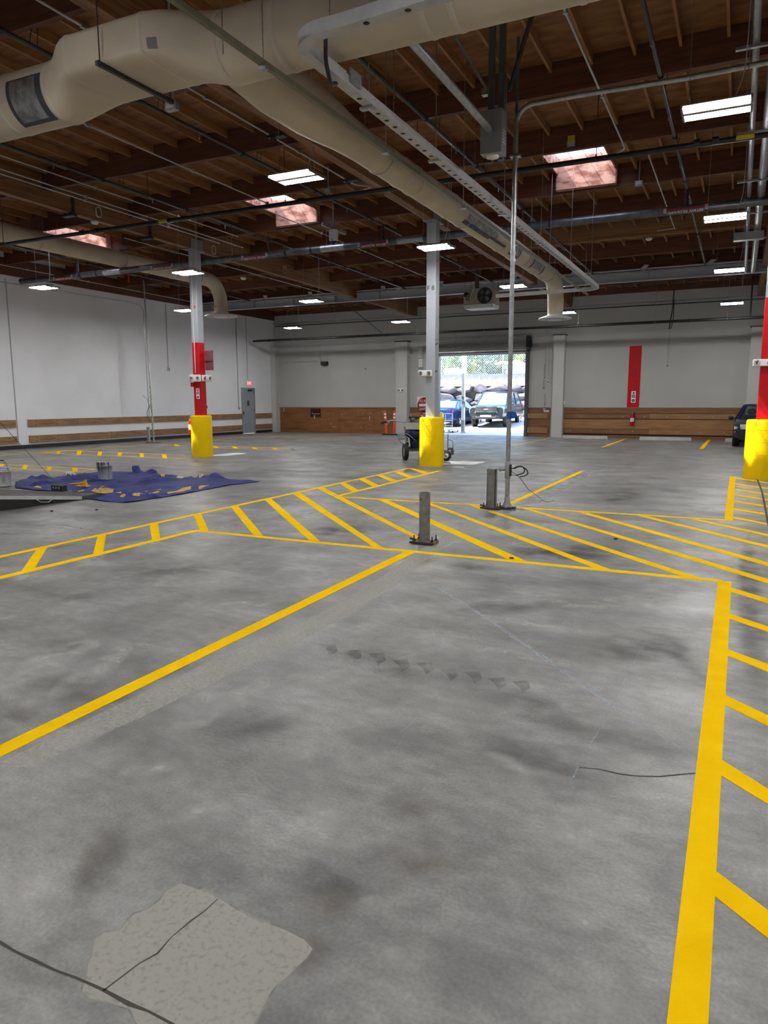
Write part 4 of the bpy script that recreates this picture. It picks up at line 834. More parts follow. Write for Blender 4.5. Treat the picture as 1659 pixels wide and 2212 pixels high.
# 6 far ladders at the left
t = marking('pale yellow ladder marking behind the buckets and blue tarp', (100, 1010)); strip(t, 'border_line', (-200, 752), (830, 805), 0.09, TF, z=-.0002); strip(t, 'border_line', (-200, 782), (640, 826), 0.09, TF, z=-.0002); strip(t, 'border_line', (640, 826), (830, 804), 0.09, TF, z=-.0002)
for q in (((0,763),(40,763),(20,790),(-20,790)), ((203,767),(240,770),(222,803),(183,800)), ((410,780),(445,783),(430,815),(393,812)), ((618,790),(663,795),(660,823),(618,823))): paint(t, 'rung', q, TF)
t = marking('pale yellow ladder marking leading to the left of the E8 guard', (200, 980)); strip(t, 'border_line', (340, 664), (600, 641), 0.1, TF, z=-.0002); strip(t, 'border_line', (520, 643), (1580, 685), 0.1, TF, z=-.0002); strip(t, 'border_line', (340, 664), (1620, 718), 0.1, TF, z=-.0002)
for q in (((487,650),(522,650),(505,676),(475,674)), ((665,645),(702,647),(685,683),(648,681)), ((840,652),(873,655),(862,690),(828,688)), ((1012,658),(1045,660),(1033,695),(1000,693)), ((1190,665),(1225,668),(1228,703),(1193,703)), ((1380,675),(1415,677),(1430,712),(1388,712))): paint(t, 'rung', q, TF)
t = marking('pale yellow ladder marking pointing right beyond the E8 guard', (540, 967)); strip(t, 'border_line', (60, 603), (690, 620), 0.1, TG, z=-.0002); strip(t, 'border_line', (690, 620), (830, 628), 0.1, TG, z=-.0002); strip(t, 'border_line', (60, 619), (720, 637), 0.1, TG, z=-.0002); strip(t, 'border_line', (720, 637), (830, 628), 0.1, TG, z=-.0002)
for q in (((165,604),(205,605),(235,622),(190,622)), ((340,611),(375,612),(398,628),(355,628)), ((505,617),(545,620),(568,633),(525,633)), ((678,622),(720,625),(745,638),(700,638))): paint(t, 'rung', q, TG)
t = marking('thin yellow line along the left wall before the bumper planks', (200, 975)); strip(t, 'stripe', (-100, 698), (1290, 592), 0.1, TF); 
t = marking('thin yellow line in the far left corner before the exit door', (500, 943)); strip(t, 'stripe', (60, 560), (545, 526), 0.1, TG); strip(t, 'stripe', (545, 526), (1430, 552), 0.1, TG)
t = marking('short yellow rung beside the foot of the left strut pole', (381, 961)); paint(t, 'rung', [(1485,590),(1515,592),(1540,608),(1490,608)], TF); strip(t, 'stripe', (1380, 596), (1600, 604), 0.1, TF)
# --- wear on the slab: ground-off old line, bare patch, chalk lines, saw joint, cracks, oil stains (parts of the floor)
def decal(nm, pts, m, z=0.001, lab=None, T=TI):
    P = [onz(*T(p)) for p in pts]; n = len(P)
    if sum(P[i].x*P[(i+1)%n].y-P[(i+1)%n].x*P[i].y for i in range(n)) < 0: P = P[::-1]
    o = MB().add([(p.x, p.y, z) for p in P], [tuple(range(n))]).build(nm, m, FLOOR)
    if lab: o['label'] = lab
    return o
def ribbon(nm, pts, w, m, z=0.0012, lab=None, jit=0.0, T=TI):
    P = [onz(*T(p)) for p in pts]; Q = [P[0]]
    for a, b in zip(P, P[1:]):
        k = max(1, int((b-a).length/0.06)) if jit else 1
        for i in range(1, k+1):
            q = a.lerp(b, i/k)
            if jit and i < k: q = q+Vector((random.uniform(-jit, jit), random.uniform(-jit, jit), 0))
            Q.append(q)
    vs = []
    for i, p in enumerate(Q):
        d = (Q[min(i+1, len(Q)-1)]-Q[max(i-1, 0)]).normalized(); s = Vector((-d.y, d.x, 0))*(w/2)*(random.uniform(0.5, 1.3) if jit else 1); vs += [(p.x-s.x, p.y-s.y, z), (p.x+s.x, p.y+s.y, z)]
    o = MB().add(vs, [(2*i, 2*i+2, 2*i+3, 2*i+1) for i in range(len(Q)-1)]).build(nm, m, FLOOR)
    if lab: o['label'] = lab
    return o
M_GROUND = noise_decal('ground_off_paint', (0.46, 0.45, 0.40), 0.62, 45, thr=(0.10, 0.55))
M_BARE = mat('bare_concrete', (0.30, 0.29, 0.255), 0.8, 0, 0, 14, col2=(0.40, 0.39, 0.345), thr=(0.3, 0.7), bump=0.35, bscale=90)
M_CHALK = noise_decal('blue_chalk', (0.52, 0.60, 0.72), 0.55, 30, thr=(0.3, 0.6)); M_CRACK = mat('crack_dirt', (0.055, 0.05, 0.042), 0.9)
M_OIL = soft_decal('dark_stain', (0.06, 0.06, 0.06), 0.45, 3.0, thr=(0.36, 0.62)); M_DUST = soft_decal('pale_dust', (0.52, 0.51, 0.49), 0.75, 3.5, thr=(0.40, 0.62)); M_BROWN = soft_decal('brown_stain', (0.16, 0.12, 0.085), 0.55, 2.5, thr=(0.36, 0.6))
decal('ground_off_line', [(0,1648),(60,1660),(300,1551),(480,1467),(640,1390),(760,1325),(850,1268),(905,1222),(970,1175),(1020,1150),(1090,1122),(1050,1118),(960,1155),(880,1205),(800,1265),(700,1320),(560,1385),(430,1440),(250,1525),(100,1600)], M_GROUND, 0.0008, 'pale ground off strip of an old line')
decal('ground_off_line', [(1100,1099),(1130,1105),(1290,1020),(1330,1019),(1340,1014),(1240,1014)], noise_decal('faint_old_line', (0.40, 0.42, 0.44), 0.5, 5, thr=(0.4, 0.6)), 0.0008, 'faint pale strip of an old line')
M_PALE = noise_decal('pale_ground_rung', (0.42, 0.42, 0.40), 0.75, 9, thr=(0.35, 0.5))
for q in (((135,700),(215,692),(185,742),(100,752)), ((600,592),(662,580),(655,618),(580,628)), ((975,497),(1028,487),(1036,516),(965,520))): decal('ground_off_line', q, M_PALE, 0.0009, None, TA)
M_BAREEDGE = noise_decal('bare_concrete_edge', (0.33, 0.32, 0.285), 0.7, 6, thr=(0.40, 0.52))
TJ = tile(0, 1780, 1.9988)
out = [(780,255),(830,275),(890,292),(950,325),(1020,370),(1090,410),(1160,430),(1240,462),(1310,498),(1350,540),(1325,580),(1290,610),(1240,660),(1190,700),(1160,740),(1130,800),(1095,863),(1050,960),(640,960),(560,800),(470,770),(390,755),(355,720),(375,660),(380,610),(400,560),(410,500),(450,470),(520,460),(550,420),(580,390),(640,370),(690,330),(720,290)]
decal('bare_patch_edge', [(p[0]+(p[0]-800)*0.022, p[1]+(p[1]-640)*0.03) for p in out], M_BAREEDGE, 0.0006, None, TJ); decal('bare_patch', out, noise_decal('bare_patch_concrete', (0.415, 0.40, 0.362), 0.72, 55, thr=(-0.25, 0.5)), 0.0010, 'pale bare patch with a rough outline', TJ)
ribbon('slab_joint', [(-40,495),(0,512),(150,590),(330,665),(450,720),(560,780),(640,810),(740,863),(900,960)], 0.012, M_CRACK, 0.0014, 'dark crack', 0.004, TJ); ribbon('slab_crack', [(445,722),(600,605),(680,560),(740,490),(830,415),(880,380),(940,325)], 0.006, M_CRACK, 0.0014, None, 0.005, TJ)
ribbon('slab_crack', [(845,596),(930,603),(1010,622),(1080,632),(1190,635),(1260,628),(1350,620)], 0.008, M_CRACK, 0.0012, None, 0.008, TD)
ribbon('slab_crack', [(0,382),(130,395),(300,400),(400,398),(520,420),(600,440)], 0.012, M_CRACK, 0.0012, None, 0.02, TA); ribbon('slab_crack', [(330,552),(450,525),(600,498)], 0.016, noise_decal('crack_stain', (0.08, 0.06, 0.04), 0.8, 5), 0.0012, None, 0.02, TA)
ribbon('chalk_line', [(900,1244),(1000,1303),(1100,1371),(1200,1442),(1318,1524)], 0.016, M_CHALK, 0.0013, 'pale blue chalk line', 0.004); ribbon('chalk_line', [(985,1292),(1100,1367),(1220,1450),(1330,1528)], 0.01, M_CHALK, 0.0013, None, 0.004); ribbon('chalk_line', [(1330,1528),(1405,1575),(1505,1638)], 0.006, M_CHALK, 0.0013, None, 0.004)
ribbon('chalk_line', [(1403,1375),(1370,1430),(1340,1490),(1308,1550)], 0.006, M_CHALK, 0.0013, None, 0.004); ribbon('chalk_line', [(1297,1572),(1270,1615)], 0.006, M_CHALK, 0.0013, None, 0.004); ribbon('chalk_line', [(1250,1655),(1233,1688)], 0.006, M_CHALK, 0.0013, None, 0.004)
ribbon('chalk_line', [(790,1270),(850,1318),(920,1380),(960,1420)], 0.006, M_CHALK, 0.0013, None, 0.004); ribbon('chalk_line', [(455,1148),(560,1112),(640,1088),(727,1071)], 0.02, noise_decal('white_chalk', (0.62, 0.64, 0.66), 0.7, 9, thr=(0.3, 0.6)), 0.0028, 'white chalk line'); ribbon('chalk_line', [(780,1062),(930,1020)], 0.03, MATS['white_chalk'], 0.0013)
ribbon('saw_joint', [(1636,1036),(1646,1062),(1659,1128),(1690,1250)], 0.03, M_CRACK, 0.0026, 'dark saw cut joint'); ribbon('tyre_arc', [(632,966),(631,971),(640,975),(660,978)], 0.12, M_OIL, 0.001)
for (cx, cy, rx_, ry_) in ((1335, 1075, 60, 16), (1240, 1200, 110, 26), (1150, 1190, 90, 18), (720, 1150, 80, 18), (1010, 1225, 70, 14), (1360, 1400, 130, 34), (1620, 1400, 40, 260)):
    decal('oil_stain', [(cx+rx_*math.cos(a)*(1+0.12*math.sin(3*a)), cy+ry_*math.sin(a)*(1+0.1*math.cos(5*a))) for a in [2*PI*i/20 for i in range(20)]], M_OIL, 0.0007)
M_DIM = soft_decal('faint_dark_stain', (0.06, 0.06, 0.058), 0.34, 3.0, thr=(0.34, 0.62)); M_LITE = soft_decal('pale_scuff_marks', (0.56, 0.55, 0.52), 0.5, 7.0, thr=(0.38, 0.66))
def smear(nm, p, q, w, m, z=0.0005):
    """soft stain stretched from p to q on the slab"""
    A, B = onz(*p), onz(*q); L = (B-A).length/2; c = (A+B)/2; n = 20
    o = MB().add([Vector((L*math.cos(2*PI*i/n), w/2*math.sin(2*PI*i/n), 0)) for i in range(n)], [tuple(range(n))]).build(nm, m, None, base=(0, 0, 0)); o.parent = FLOOR
    o.location = (c.x, c.y, z+0.00001*random.random()); o.rotation_euler = (0, 0, math.atan2(B.y-A.y, B.x-A.x)); return o
for p, q, w in (((640,1400),(1150,1490),0.55), ((1000,1480),(1520,1640),0.5), ((380,1590),(700,1530),0.5), ((200,1240),(480,1220),0.9), ((60,1300),(240,1270),0.9), ((1380,1180),(1180,1205),0.8), ((560,1880),(900,1900),0.35), ((1420,1360),(1540,1480),0.25), ((20,1470),(330,1520),0.4), ((900,1330),(1300,1290),0.5), ((960,1560),(1330,1700),0.3), ((250,1780),(160,2050),0.25)): smear('oil_stain', p, q, w, M_DIM, 0.0004)
for p, q, w in (((40,1560),(310,1370),0.28), ((180,1500),(290,1370),0.22), ((0,1470),(260,1360),0.5), ((60,1800),(30,2060),0.10), ((90,1700),(120,1560),0.12), ((330,1560),(640,1440),0.5), ((230,1690),(420,1620),0.30), ((340,1600),(500,1520),0.24), ((600,1480),(760,1440),0.4), ((860,1370),(1500,1480),0.22), ((900,1310),(1440,1390),0.18), ((1000,1290),(1500,1320),0.35), ((620,1300),(440,1310),0.4), ((520,1720),(360,1800),0.30), ((760,1790),(620,1750),0.26), ((840,1940),(760,1960),0.10), ((880,2040),(830,2090),0.10), ((1010,1620),(1250,1690),0.18), ((1200,1960),(1330,2000),0.16), ((1260,2180),(1340,2150),0.12), ((1150,1760),(1330,1830),0.3), ((600,1650),(700,1600),0.2), ((1490,1290),(1250,1300),0.5), ((830,1470),(1090,1540),0.2), ((200,1180),(420,1170),0.8), ((900,1090),(560,1120),1.2), ((1180,1030),(1420,1020),1.0)): smear('pale_scuff', p, q, w, M_LITE, 0.0005)
M_BROWN = soft_decal('brown_stain', (0.20, 0.165, 0.125), 0.34, 2.5, thr=(0.36, 0.6))
for p, q, w in (((240,1760),(210,1980),0.22), ((760,1850),(1060,1840),0.35), ((800,1740),(960,1730),0.3), ((640,1990),(760,1900),0.3), ((20,1530),(80,1560),0.2), ((560,2120),(700,1980),0.3)): smear('brown_stain', p, q, w, M_BROWN, 0.0006)
M_TREAD = noise_decal('tyre_tread_mark', (0.11, 0.11, 0.108), 0.30, 12, thr=(0.3, 0.6))
for k in range(9):
    x = 690+k*52; y = 1402+k*10+(k%2)*4; decal('tread_mark', [(x, y-10), (x+34, y-12), (x+40, y+4), (x+22, y+16), (x+16, y+2)], M_TREAD, 0.0009)
# ================================================================ on the walls
# exit door
t = bpy.data.objects.new('door_1', None); COL.objects.link(t); t.location = (XL, (EY0+EY1)/2, 0); tag(t, 'grey steel exit door with a small window in the left wall', 'door', kind='structure')
M_DOORG = mat('grey_door_paint', (0.29, 0.32, 0.35), 0.45, 0, 0.04)
W = MB(); W.box((XL-0.02, EY0-0.05, 0), (XL+0.04, EY0, EZT+0.05)); W.box((XL-0.02, EY1, 0), (XL+0.04, EY1+0.05, EZT+0.05)); W.box((XL-0.02, EY0, EZT), (XL+0.04, EY1, EZT+0.05)); W.build('door_frame', M_DOORG, t)
MB().box((XL-0.05, EY0+0.005, 0.01), (XL+0.0, EY1-0.005, EZT-0.005)).build('door_leaf', M_DOORG, t)
MB().box((XL-0.01, EY0+0.40, 1.36), (XL+0.006, EY0+0.62, 1.68)).build('vision_frame', M_STEEL, t); MB().box((XL+0.004, EY0+0.43, 1.39), (XL+0.009, EY0+0.59, 1.65)).build('vision_pane', mat('dark_wired_glass', (0.06, 0.07, 0.08), 0.1), t)
MB().box((XL, EY0+0.06, 0.98), (XL+0.03, EY0+0.12, 1.10)).build('lock_plate', M_DKSTEEL, t); MB().sphere((XL+0.06, EY0+0.09, 1.02), 0.03).build('door_knob', M_STEEL, t)
K = MB(); K.box((XL+0.005, EY0+0.5, EZT-0.12), (XL+0.07, EY0+0.8, EZT-0.04)); K.bar((XL+0.06, EY0+0.65, EZT-0.03), (XL+0.06, EY0+0.95, EZT+0.0), 0.02); K.build('door_closer', M_DKSTEEL, t)
for z in (0.25, 1.1, 2.0): MB().box((XL, EY1-0.02, z), (XL+0.02, EY1+0.02, z+0.11)).build('hinge', M_DKSTEEL, t)
# exit sign
p = onx(536, 828, XL); t = thing('exit_sign', 'small lit red exit sign above the grey door', 'exit sign', (XL, p.y, p.z-0.12)); MB().box((XL, p.y-0.19, p.z-0.13), (XL+0.06, p.y+0.19, p.z+0.13)).build('housing', M_WHITE, t, bevel=0.01)
lo = MB().box((XL+0.06, p.y-0.15, p.z-0.10), (XL+0.066, p.y+0.17, p.z+0.10)).build('lit_face', mat('lit_red_face', (0.7, 0.15, 0.17), 0.5, emit=(1, 0.10, 0.13), es=0.8), t); text_mesh('EXIT', 0.17, 'lettering', mat('lit_letters', (0.9, 0.75, 0.75), 0.5, emit=(1, 0.6, 0.6), es=0.9), lo, (XL+0.068, p.y+0.01, p.z), (0,1,0), (0,0,1))
# bumper planks on the left wall
for y0, y1, w in ((YF+0.1, 16.80, 'left of the wall joint'), (17.28, EY0-0.07, 'from the joint to the grey door'), (EY1+0.07, YB-0.36, 'right of the grey door')):
    for z0, z1, lv in ((0.75, 1.0, 'upper'), (0.19, 0.44, 'lower')):
        t = thing('bumper_plank', '%s brown bumper plank on the left wall, %s' % (lv, w), 'bumper plank', (XL, (y0+y1)/2, z0)); L = [y0]
        while y1-L[-1] > 4.4: L.append(L[-1]+(2.9 if lv == 'upper' and len(L) % 2 else 3.7))
        L.append(y1)
        for a, b in zip(L, L[1:]): MB().box((XL-0.004, a+0.004, z0), (XL+0.045+random.uniform(0, 0.006), b-0.004, z1)).build('board', M_RAIL, t)
        B = MB()
        for a in L[:-1]:
            for dy in (0.3, 1.2, 2.1):
                for dz_ in (0.06, 0.19):
                    if a+dy < y1: B.tube([(XL+0.045, a+dy, z0+dz_), (XL+0.056, a+dy, z0+dz_)], 0.018, 6)
        B.build('bolt_heads', M_DKSTEEL, t)
# conduits and boxes on the left wall
def wall_drop(px, py_top, py_bot, lab, X=XL+0.02, back=False, box=True, r=0.014, ztop=None):
    p = ony(px, py_bot, YB-0.02) if back else onx(px, py_bot, X); zt = ztop or 5.75
    t = thing('wall_outlet', lab, 'outlet', p); MB().tube([p, (p.x, p.y, zt)], r, 6).build('drop_conduit', M_STEEL, t)
    if box:
        d = (0.11, 0.06, 0.15) if back else (0.06, 0.11, 0.15); MB().cbox(p, d).build('box', M_STEELW, t, bevel=0.01)
        q = p+(Vector((0,-0.035,0)) if back else Vector((0.035,0,0))); MB().cbox(q, (0.05, 0.01, 0.05) if back else (0.01, 0.05, 0.05)).build('receptacle', M_DKSTEEL, t)
    return t
wall_drop(364, 0, 797, 'outlet box on a long conduit on the left wall before the E8 column'); wall_drop(516, 0, 882, 'outlet box on a long conduit just left of the grey door'); wall_drop(535, 0, 820, 'conduit dropping to the exit sign on the left wall', box=False)
p = onx(447, 879, XL+0.01); t = thing('wall_switch', 'small dark switch plate on the left wall right of the E8 column', 'switch', p); MB().cbox(p, (0.02, 0.07, 0.13)).build('plate', M_DKSTEEL, t); MB().cbox(p+Vector((0.015,0,0)), (0.015, 0.02, 0.04)).build('toggle', M_STEEL, t)
# conduit from the wall to the strut pole
pb = onz(335, 957); px_, py_ = -20.62, 21.56
t = thing('strut_pole', 'tall perforated strut pole near the left wall, wrapped with yellow green straps at its foot', 'pole', (px_, py_, 0))
MB().bar((px_, py_, 0.02), (px_-0.1, py_, 6.2), 0.042).build('strut', M_STEEL, t)
K = MB()
for k in range(60): K.cbox((px_-0.006-0.1*(0.9+0.06*k)/6.2, py_-0.0222, 0.9+0.06*k), (0.014, 0.002, 0.03))
K.build('slots', M_WHITE, t)
q = onx(83, 623, XL+0.5); MB().tube(bend([(px_-0.16, 10, 5.29), (px_-0.16, 20.8, 5.29), (px_-0.15, py_-0.05, 5.25), (px_-0.14, py_-0.03, 1.0)], 0.45, 8), 0.016, 8).build('conduit', M_STEEL, t)
MB().bar((px_-0.21, py_-0.05, 0), (px_-0.21, py_-0.05, 0.62), 0.10, 0.08).build('stub_post', M_BOXGR, t)
M_STRAP = mat('yellow_green_strap', (0.35, 0.36, 0.08), 0.7, 0, 0.2, 15)
K = MB(); z = 0.1
while z < 2.1:
    K.tube([(px_-0.016*z+0.03*math.cos(a), py_+0.03*math.sin(a), z+0.02*a) for a in [i*0.8 for i in range(9)]], 0.012+0.006*random.random(), 5); z += random.uniform(0.07, 0.2)
K.build('wrapped_strap', M_STRAP, t)
MB().tube(bend([(px_-0.03, py_-0.03, 1.5), (px_-0.22, py_-0.06, 1.25), (px_-0.2, py_-0.06, 0.95), (px_-0.05, py_-0.05, 0.8)], 0.15), 0.01, 6).build('loose_cable', M_DKSTEEL, t); MB().tube(bend([(px_-0.0, py_-0.03, 1.2), (px_-0.2, py_-0.06, 1.75), (px_-0.4, py_-0.06, 1.85)], 0.15), 0.006, 6).build('loose_cable', M_DKSTEEL, t)
MB().cbox((px_-0.05, py_, 0.012), (0.55, 0.3, 0.024)).build('foot_plate', mat('rusty_plate', (0.22, 0.10, 0.06), 0.8, 0, 0.3, 10), t)
# ================================================================ back wall
yb = YB-0.001
M_PLYB = mat('stained_plywood', (0.20, 0.075, 0.024), 0.55, 0, 0, 2.2, col2=(0.30, 0.125, 0.042), stretch=(0.5, 1, 5)); M_PLY2 = mat('honey_plank', (0.27, 0.135, 0.05), 0.6, 0, 0, 2.0, col2=(0.38, 0.20, 0.08), stretch=(0.6, 1, 8)); M_PLY3 = mat('brown_plank', (0.17, 0.075, 0.03), 0.6, 0, 0, 2.0, col2=(0.25, 0.115, 0.048), stretch=(0.6, 1, 8))
M_GAP = mat('dark_gap', (0.03, 0.014, 0.008), 0.8)
def wainscot(x0, x1, lab, style):
    t = thing('wall_paneling', lab, 'wood paneling', ((x0+x1)/2, yb, 0)); y = yb
    MB().box((x0, y-0.02, 0.0), (x1, y, 1.30)).build('backing_sheet', M_PLYB if style == 0 else M_PLY3, t)
    MB().box((x0, y-0.05, 1.27), (x1, y, 1.30)).build('cap_strip', M_GLU, t)
    if style == 0:
        xm = x0+1.72
        for z0, z1 in ((0.98, 1.20), (0.22, 0.44)): MB().box((x0+0.03, y-0.06, z0), (xm, y-0.02, z1)).build('plank', M_PLYB, t)
        for xx in (x0+3.6, x0+5.6): MB().box((xx, y-0.022, 0.05), (xx+0.01, y-0.02, 1.26)).build('sheet_seam', M_GAP, t)
        K = MB()
        for xx, zz in ((x0+0.25, 1.07), (xm+0.42, 0.70), (x0+5.35, 0.66)): K.box((xx, y-0.063, zz), (xx+0.035, y-0.02, zz+0.2))
        rnd = random.Random(3)
        for k in range(26): xx = rnd.uniform(x0+1.8, x1-0.2); zz = rnd.uniform(0.25, 1.1); K.box((xx, y-0.023, zz), (xx+rnd.uniform(0.02, 0.08), y-0.02, zz+rnd.uniform(0.01, 0.025)))
        K.build('paint_marks', mat('pale_scratches', (0.55, 0.45, 0.35), 0.8), t)
        MB().box((xm+0.25, y-0.023, 0.95), (xm+0.75, y-0.02, 0.98)).build('paint_marks', M_STEEL, t); MB().box((xm+0.18, y-0.0215, 0.80), (xm+0.8, y-0.02, 1.22)).build('scorched_area', noise_decal('scorch_stain', (0.05, 0.02, 0.01), 0.85, 2.2, thr=(0.3, 0.6)), t)
    elif style == 1:
        for z0, z1 in ((0.82, 1.04), (0.16, 0.42)): MB().box((x0+0.06, y-0.07, z0), (x1-0.1, y-0.02, z1)).build('plank', M_PLY2, t); MB().box((x0+0.05, y-0.071, z0+0.02), (x0+0.075, y-0.065, z1-0.02)).build('paint_marks', M_WHITE, t)
    else:
        xa, xb = x0+(x1-x0)*0.50, x0+(x1-x0)*0.63
        MB().box((x0, y-0.045, 1.06), (x1, y-0.02, 1.26)).build('plank', M_PLY3, t); MB().box((x0, y-0.07, 0.83), (xa, y-0.02, 1.04)).build('plank', M_PLY3, t); MB().box((xa, y-0.07, 0.83), (x1, y-0.02, 1.04)).build('plank', M_PLY2, t)
        MB().box((x0, y-0.045, 0.40), (xb, y-0.02, 0.80)).build('plank', M_PLY2, t); MB().box((xb, y-0.045, 0.40), (x1, y-0.02, 0.80)).build('plank', M_PLY2, t); MB().box((x0, y-0.07, 0.18), (xa, y-0.02, 0.39)).build('plank', M_PLY3, t); MB().box((xa, y-0.07, 0.18), (x1, y-0.02, 0.39)).build('plank', M_PLY2, t)
        MB().box((x0, y-0.03, 0.80), (x1, y-0.02, 0.83)).build('shadow_gap', M_GAP, t); MB().box((x0, y-0.03, 0.13), (x1, y-0.02, 0.18)).build('shadow_gap', M_GAP, t)
        K = MB(); rnd = random.Random(5)
        for k in range(16): K.tube([(rnd.uniform(x0, x1), y-0.07, zz) for zz in (0,)] and [(x0+0.3+0.44*k, y-0.07, 0.3+0.62*(k % 2)), (x0+0.3+0.44*k, y-0.078, 0.3+0.62*(k % 2))], 0.02, 6)
        K.build('bolt_heads', M_STEEL, t)
    return t
wainscot(-21.98, -15.03, 'dark stained plywood paneling along the left part of the back wall', 0)
wainscot(-14.40, -13.72, 'small wood paneling between the left pilaster and the door frame', 1); wainscot(-8.60, -7.55, 'small wood paneling right of the loading doorway', 1)
wainscot(-6.94, 0.24, 'long honey brown plank paneling at the right of the back wall', 2)
# red panel with its pictogram notice
t = thing('red_wall_panel', 'tall red painted panel on the back wall above the fire extinguisher', 'panel', (-4.06, yb, 1.32)); MB().box((-4.30, yb-0.012, 1.31), (-3.81, yb, 3.86)).build('panel', M_RED, t)
ext_notice((-4.05, YB-0.016, 1.75), (1,0,0), None, 1.0, 'white extinguisher pictogram notice on the tall red panel')
extp = None
# do-not-enter sign and the plate below it
c = ony(917, 875, YB-0.02); M_SIGNR = mat('sign_red', (0.36, 0.012, 0.02), 0.4)
t = thing('do_not_enter_sign', 'round red do not enter sign half hidden behind the F 8 column', 'sign', c); Q = Matrix.Translation(c)@Matrix.Rotation(PI/2, 4, 'X')
MB().cbox(c+Vector((0, 0.01, 0)), (0.80, 0.006, 0.80)).build('backplate', M_WHITE, t); MB().lathe([(0.0001, 0.012), (0.37, 0.012), (0.37, 0)], (0,0,0), 40, Q).build('red_disc', M_SIGNR, t)
MB().cbox(c+Vector((0,-0.014,0)), (0.56, 0.004, 0.12)).build('white_bar', M_WHITE, t)
for s, z in (('DO NOT', 0.2), ('ENTER', -0.2)): text_mesh(s, 0.17, 'lettering', M_WHITE, t, c+Vector((0,-0.014,z)), (1,0,0), (0,0,1))
c2 = c+Vector((0.0, 0, -0.64)); t = thing('wrong_way_sign', 'red wrong way plate under the round do not enter sign', 'sign', c2); MB().cbox(c2, (0.80, 0.01, 0.42)).build('plate', M_SIGNR, t, bevel=0.003)
for s, z in (('WRONG', 0.1), ('WAY', -0.1)): text_mesh(s, 0.17, 'lettering', M_WHITE, t, c2+Vector((0,-0.006,z)), (1,0,0), (0,0,1))
# roll-up door
t = bpy.data.objects.new('door_2', None); COL.objects.link(t); t.location = ((DX0+DX1)/2, YB, 0); tag(t, 'open rolling steel door of the loading doorway in the back wall', 'door', kind='structure')
M_SLAT = mat('grey_roller_slats', (0.36, 0.365, 0.36), 0.45, 0.4, 0.08); M_JAMB = mat('dark_door_guide', (0.085, 0.09, 0.10), 0.5, 0.3, 0.1)
MB().box((DX0-0.1, YB-0.40, DZT+0.06), (DX1+0.16, YB-0.005, 4.46)).build('roller_hood', M_JAMB, t)
S = MB()
for k in range(9): z = DZT+0.10+0.075*k; S.add([(DX0-0.05, YB-0.44, z), (DX1+0.05, YB-0.44, z), (DX1+0.05, YB-0.47, z+0.03), (DX0-0.05, YB-0.47, z+0.03), (DX1+0.05, YB-0.44, z+0.07), (DX0-0.05, YB-0.44, z+0.07), (DX0-0.05, YB-0.41, z), (DX1+0.05, YB-0.41, z), (DX1+0.05, YB-0.41, z+0.07), (DX0-0.05, YB-0.41, z+0.07)], [(0,1,2,3), (3,2,4,5), (0,6,7,1), (5,4,8,9), (6,9,8,7), (0,3,5,9,6), (1,7,8,4,2)])
S.build('curtain_slats', M_SLAT, t); MB().box((DX0-0.08, YB-0.45, DZT-0.02), (DX1+0.08, YB-0.02, DZT+0.10)).build('bottom_bar', M_JAMB, t); MB().box((DX0-0.04, YB-0.47, DZT+0.055), (DX1+0.04, YB-0.45, DZT+0.10)).build('bottom_angle', M_STEEL, t)
for x0, x1 in ((DX0-0.06, DX0+0.06), (DX1-0.05, DX1+0.10)): MB().box((x0, YB-0.14, 0), (x1, YB+0.02, DZT+0.1)).build('guide_rail', M_JAMB, t)
MB().box((DX1+0.05, YB-0.50, DZT+0.2), (DX1+0.18, YB-0.02, 4.40)).build('end_bracket', M_BLACK, t); K = MB(); K.lathe([(0.0001, 0.06), (0.16, 0.06), (0.18, 0.03), (0.18, 0)], (0,0,0), 20, Matrix.Translation((DX1+0.18, YB-0.3, 4.12))@Matrix.Rotation(PI/2, 4, 'Y')); K.build('drive_sprocket', M_BLACK, t)
for k, (x0, x1) in enumerate(((DX0, DX0+0.05), (DX1-0.05, DX1))): struct('trim_%d' % (k+12), MB().box((x0, YB+0.0, 0), (x1, YB+0.31, DZT)), M_JAMB)
struct('trim_14', MB().box((DX0, YB, DZT-0.05), (DX1, YB+0.31, DZT)), M_JAMB)
# door operator boxes left of the doorway, seen at the left of the F 8 column
c = ony(908, 765, YB-0.06); t = thing('door_operator', 'pale tall door operator box left of the doorway behind the F 8 column', 'control box', c-Vector((0,0,0.6)))
MB().cbox(c+Vector((0,0.02,0.1)), (0.26, 0.12, 0.62)).build('upper_box', M_STEELW, t, bevel=0.03); MB().cbox(c+Vector((0.03,0,-0.42)), (0.20, 0.12, 0.38)).build('lower_box', M_WHITE, t, bevel=0.02); MB().cbox(c+Vector((0.03,0.02,-0.68)), (0.20, 0.08, 0.10)).build('foot_box', M_BOXGR, t)
K = MB(); K.sphere(c+Vector((0.03,-0.062,-0.33)), 0.015); K.sphere(c+Vector((0.03,-0.062,-0.5)), 0.015); K.build('screws', M_DKSTEEL, t)
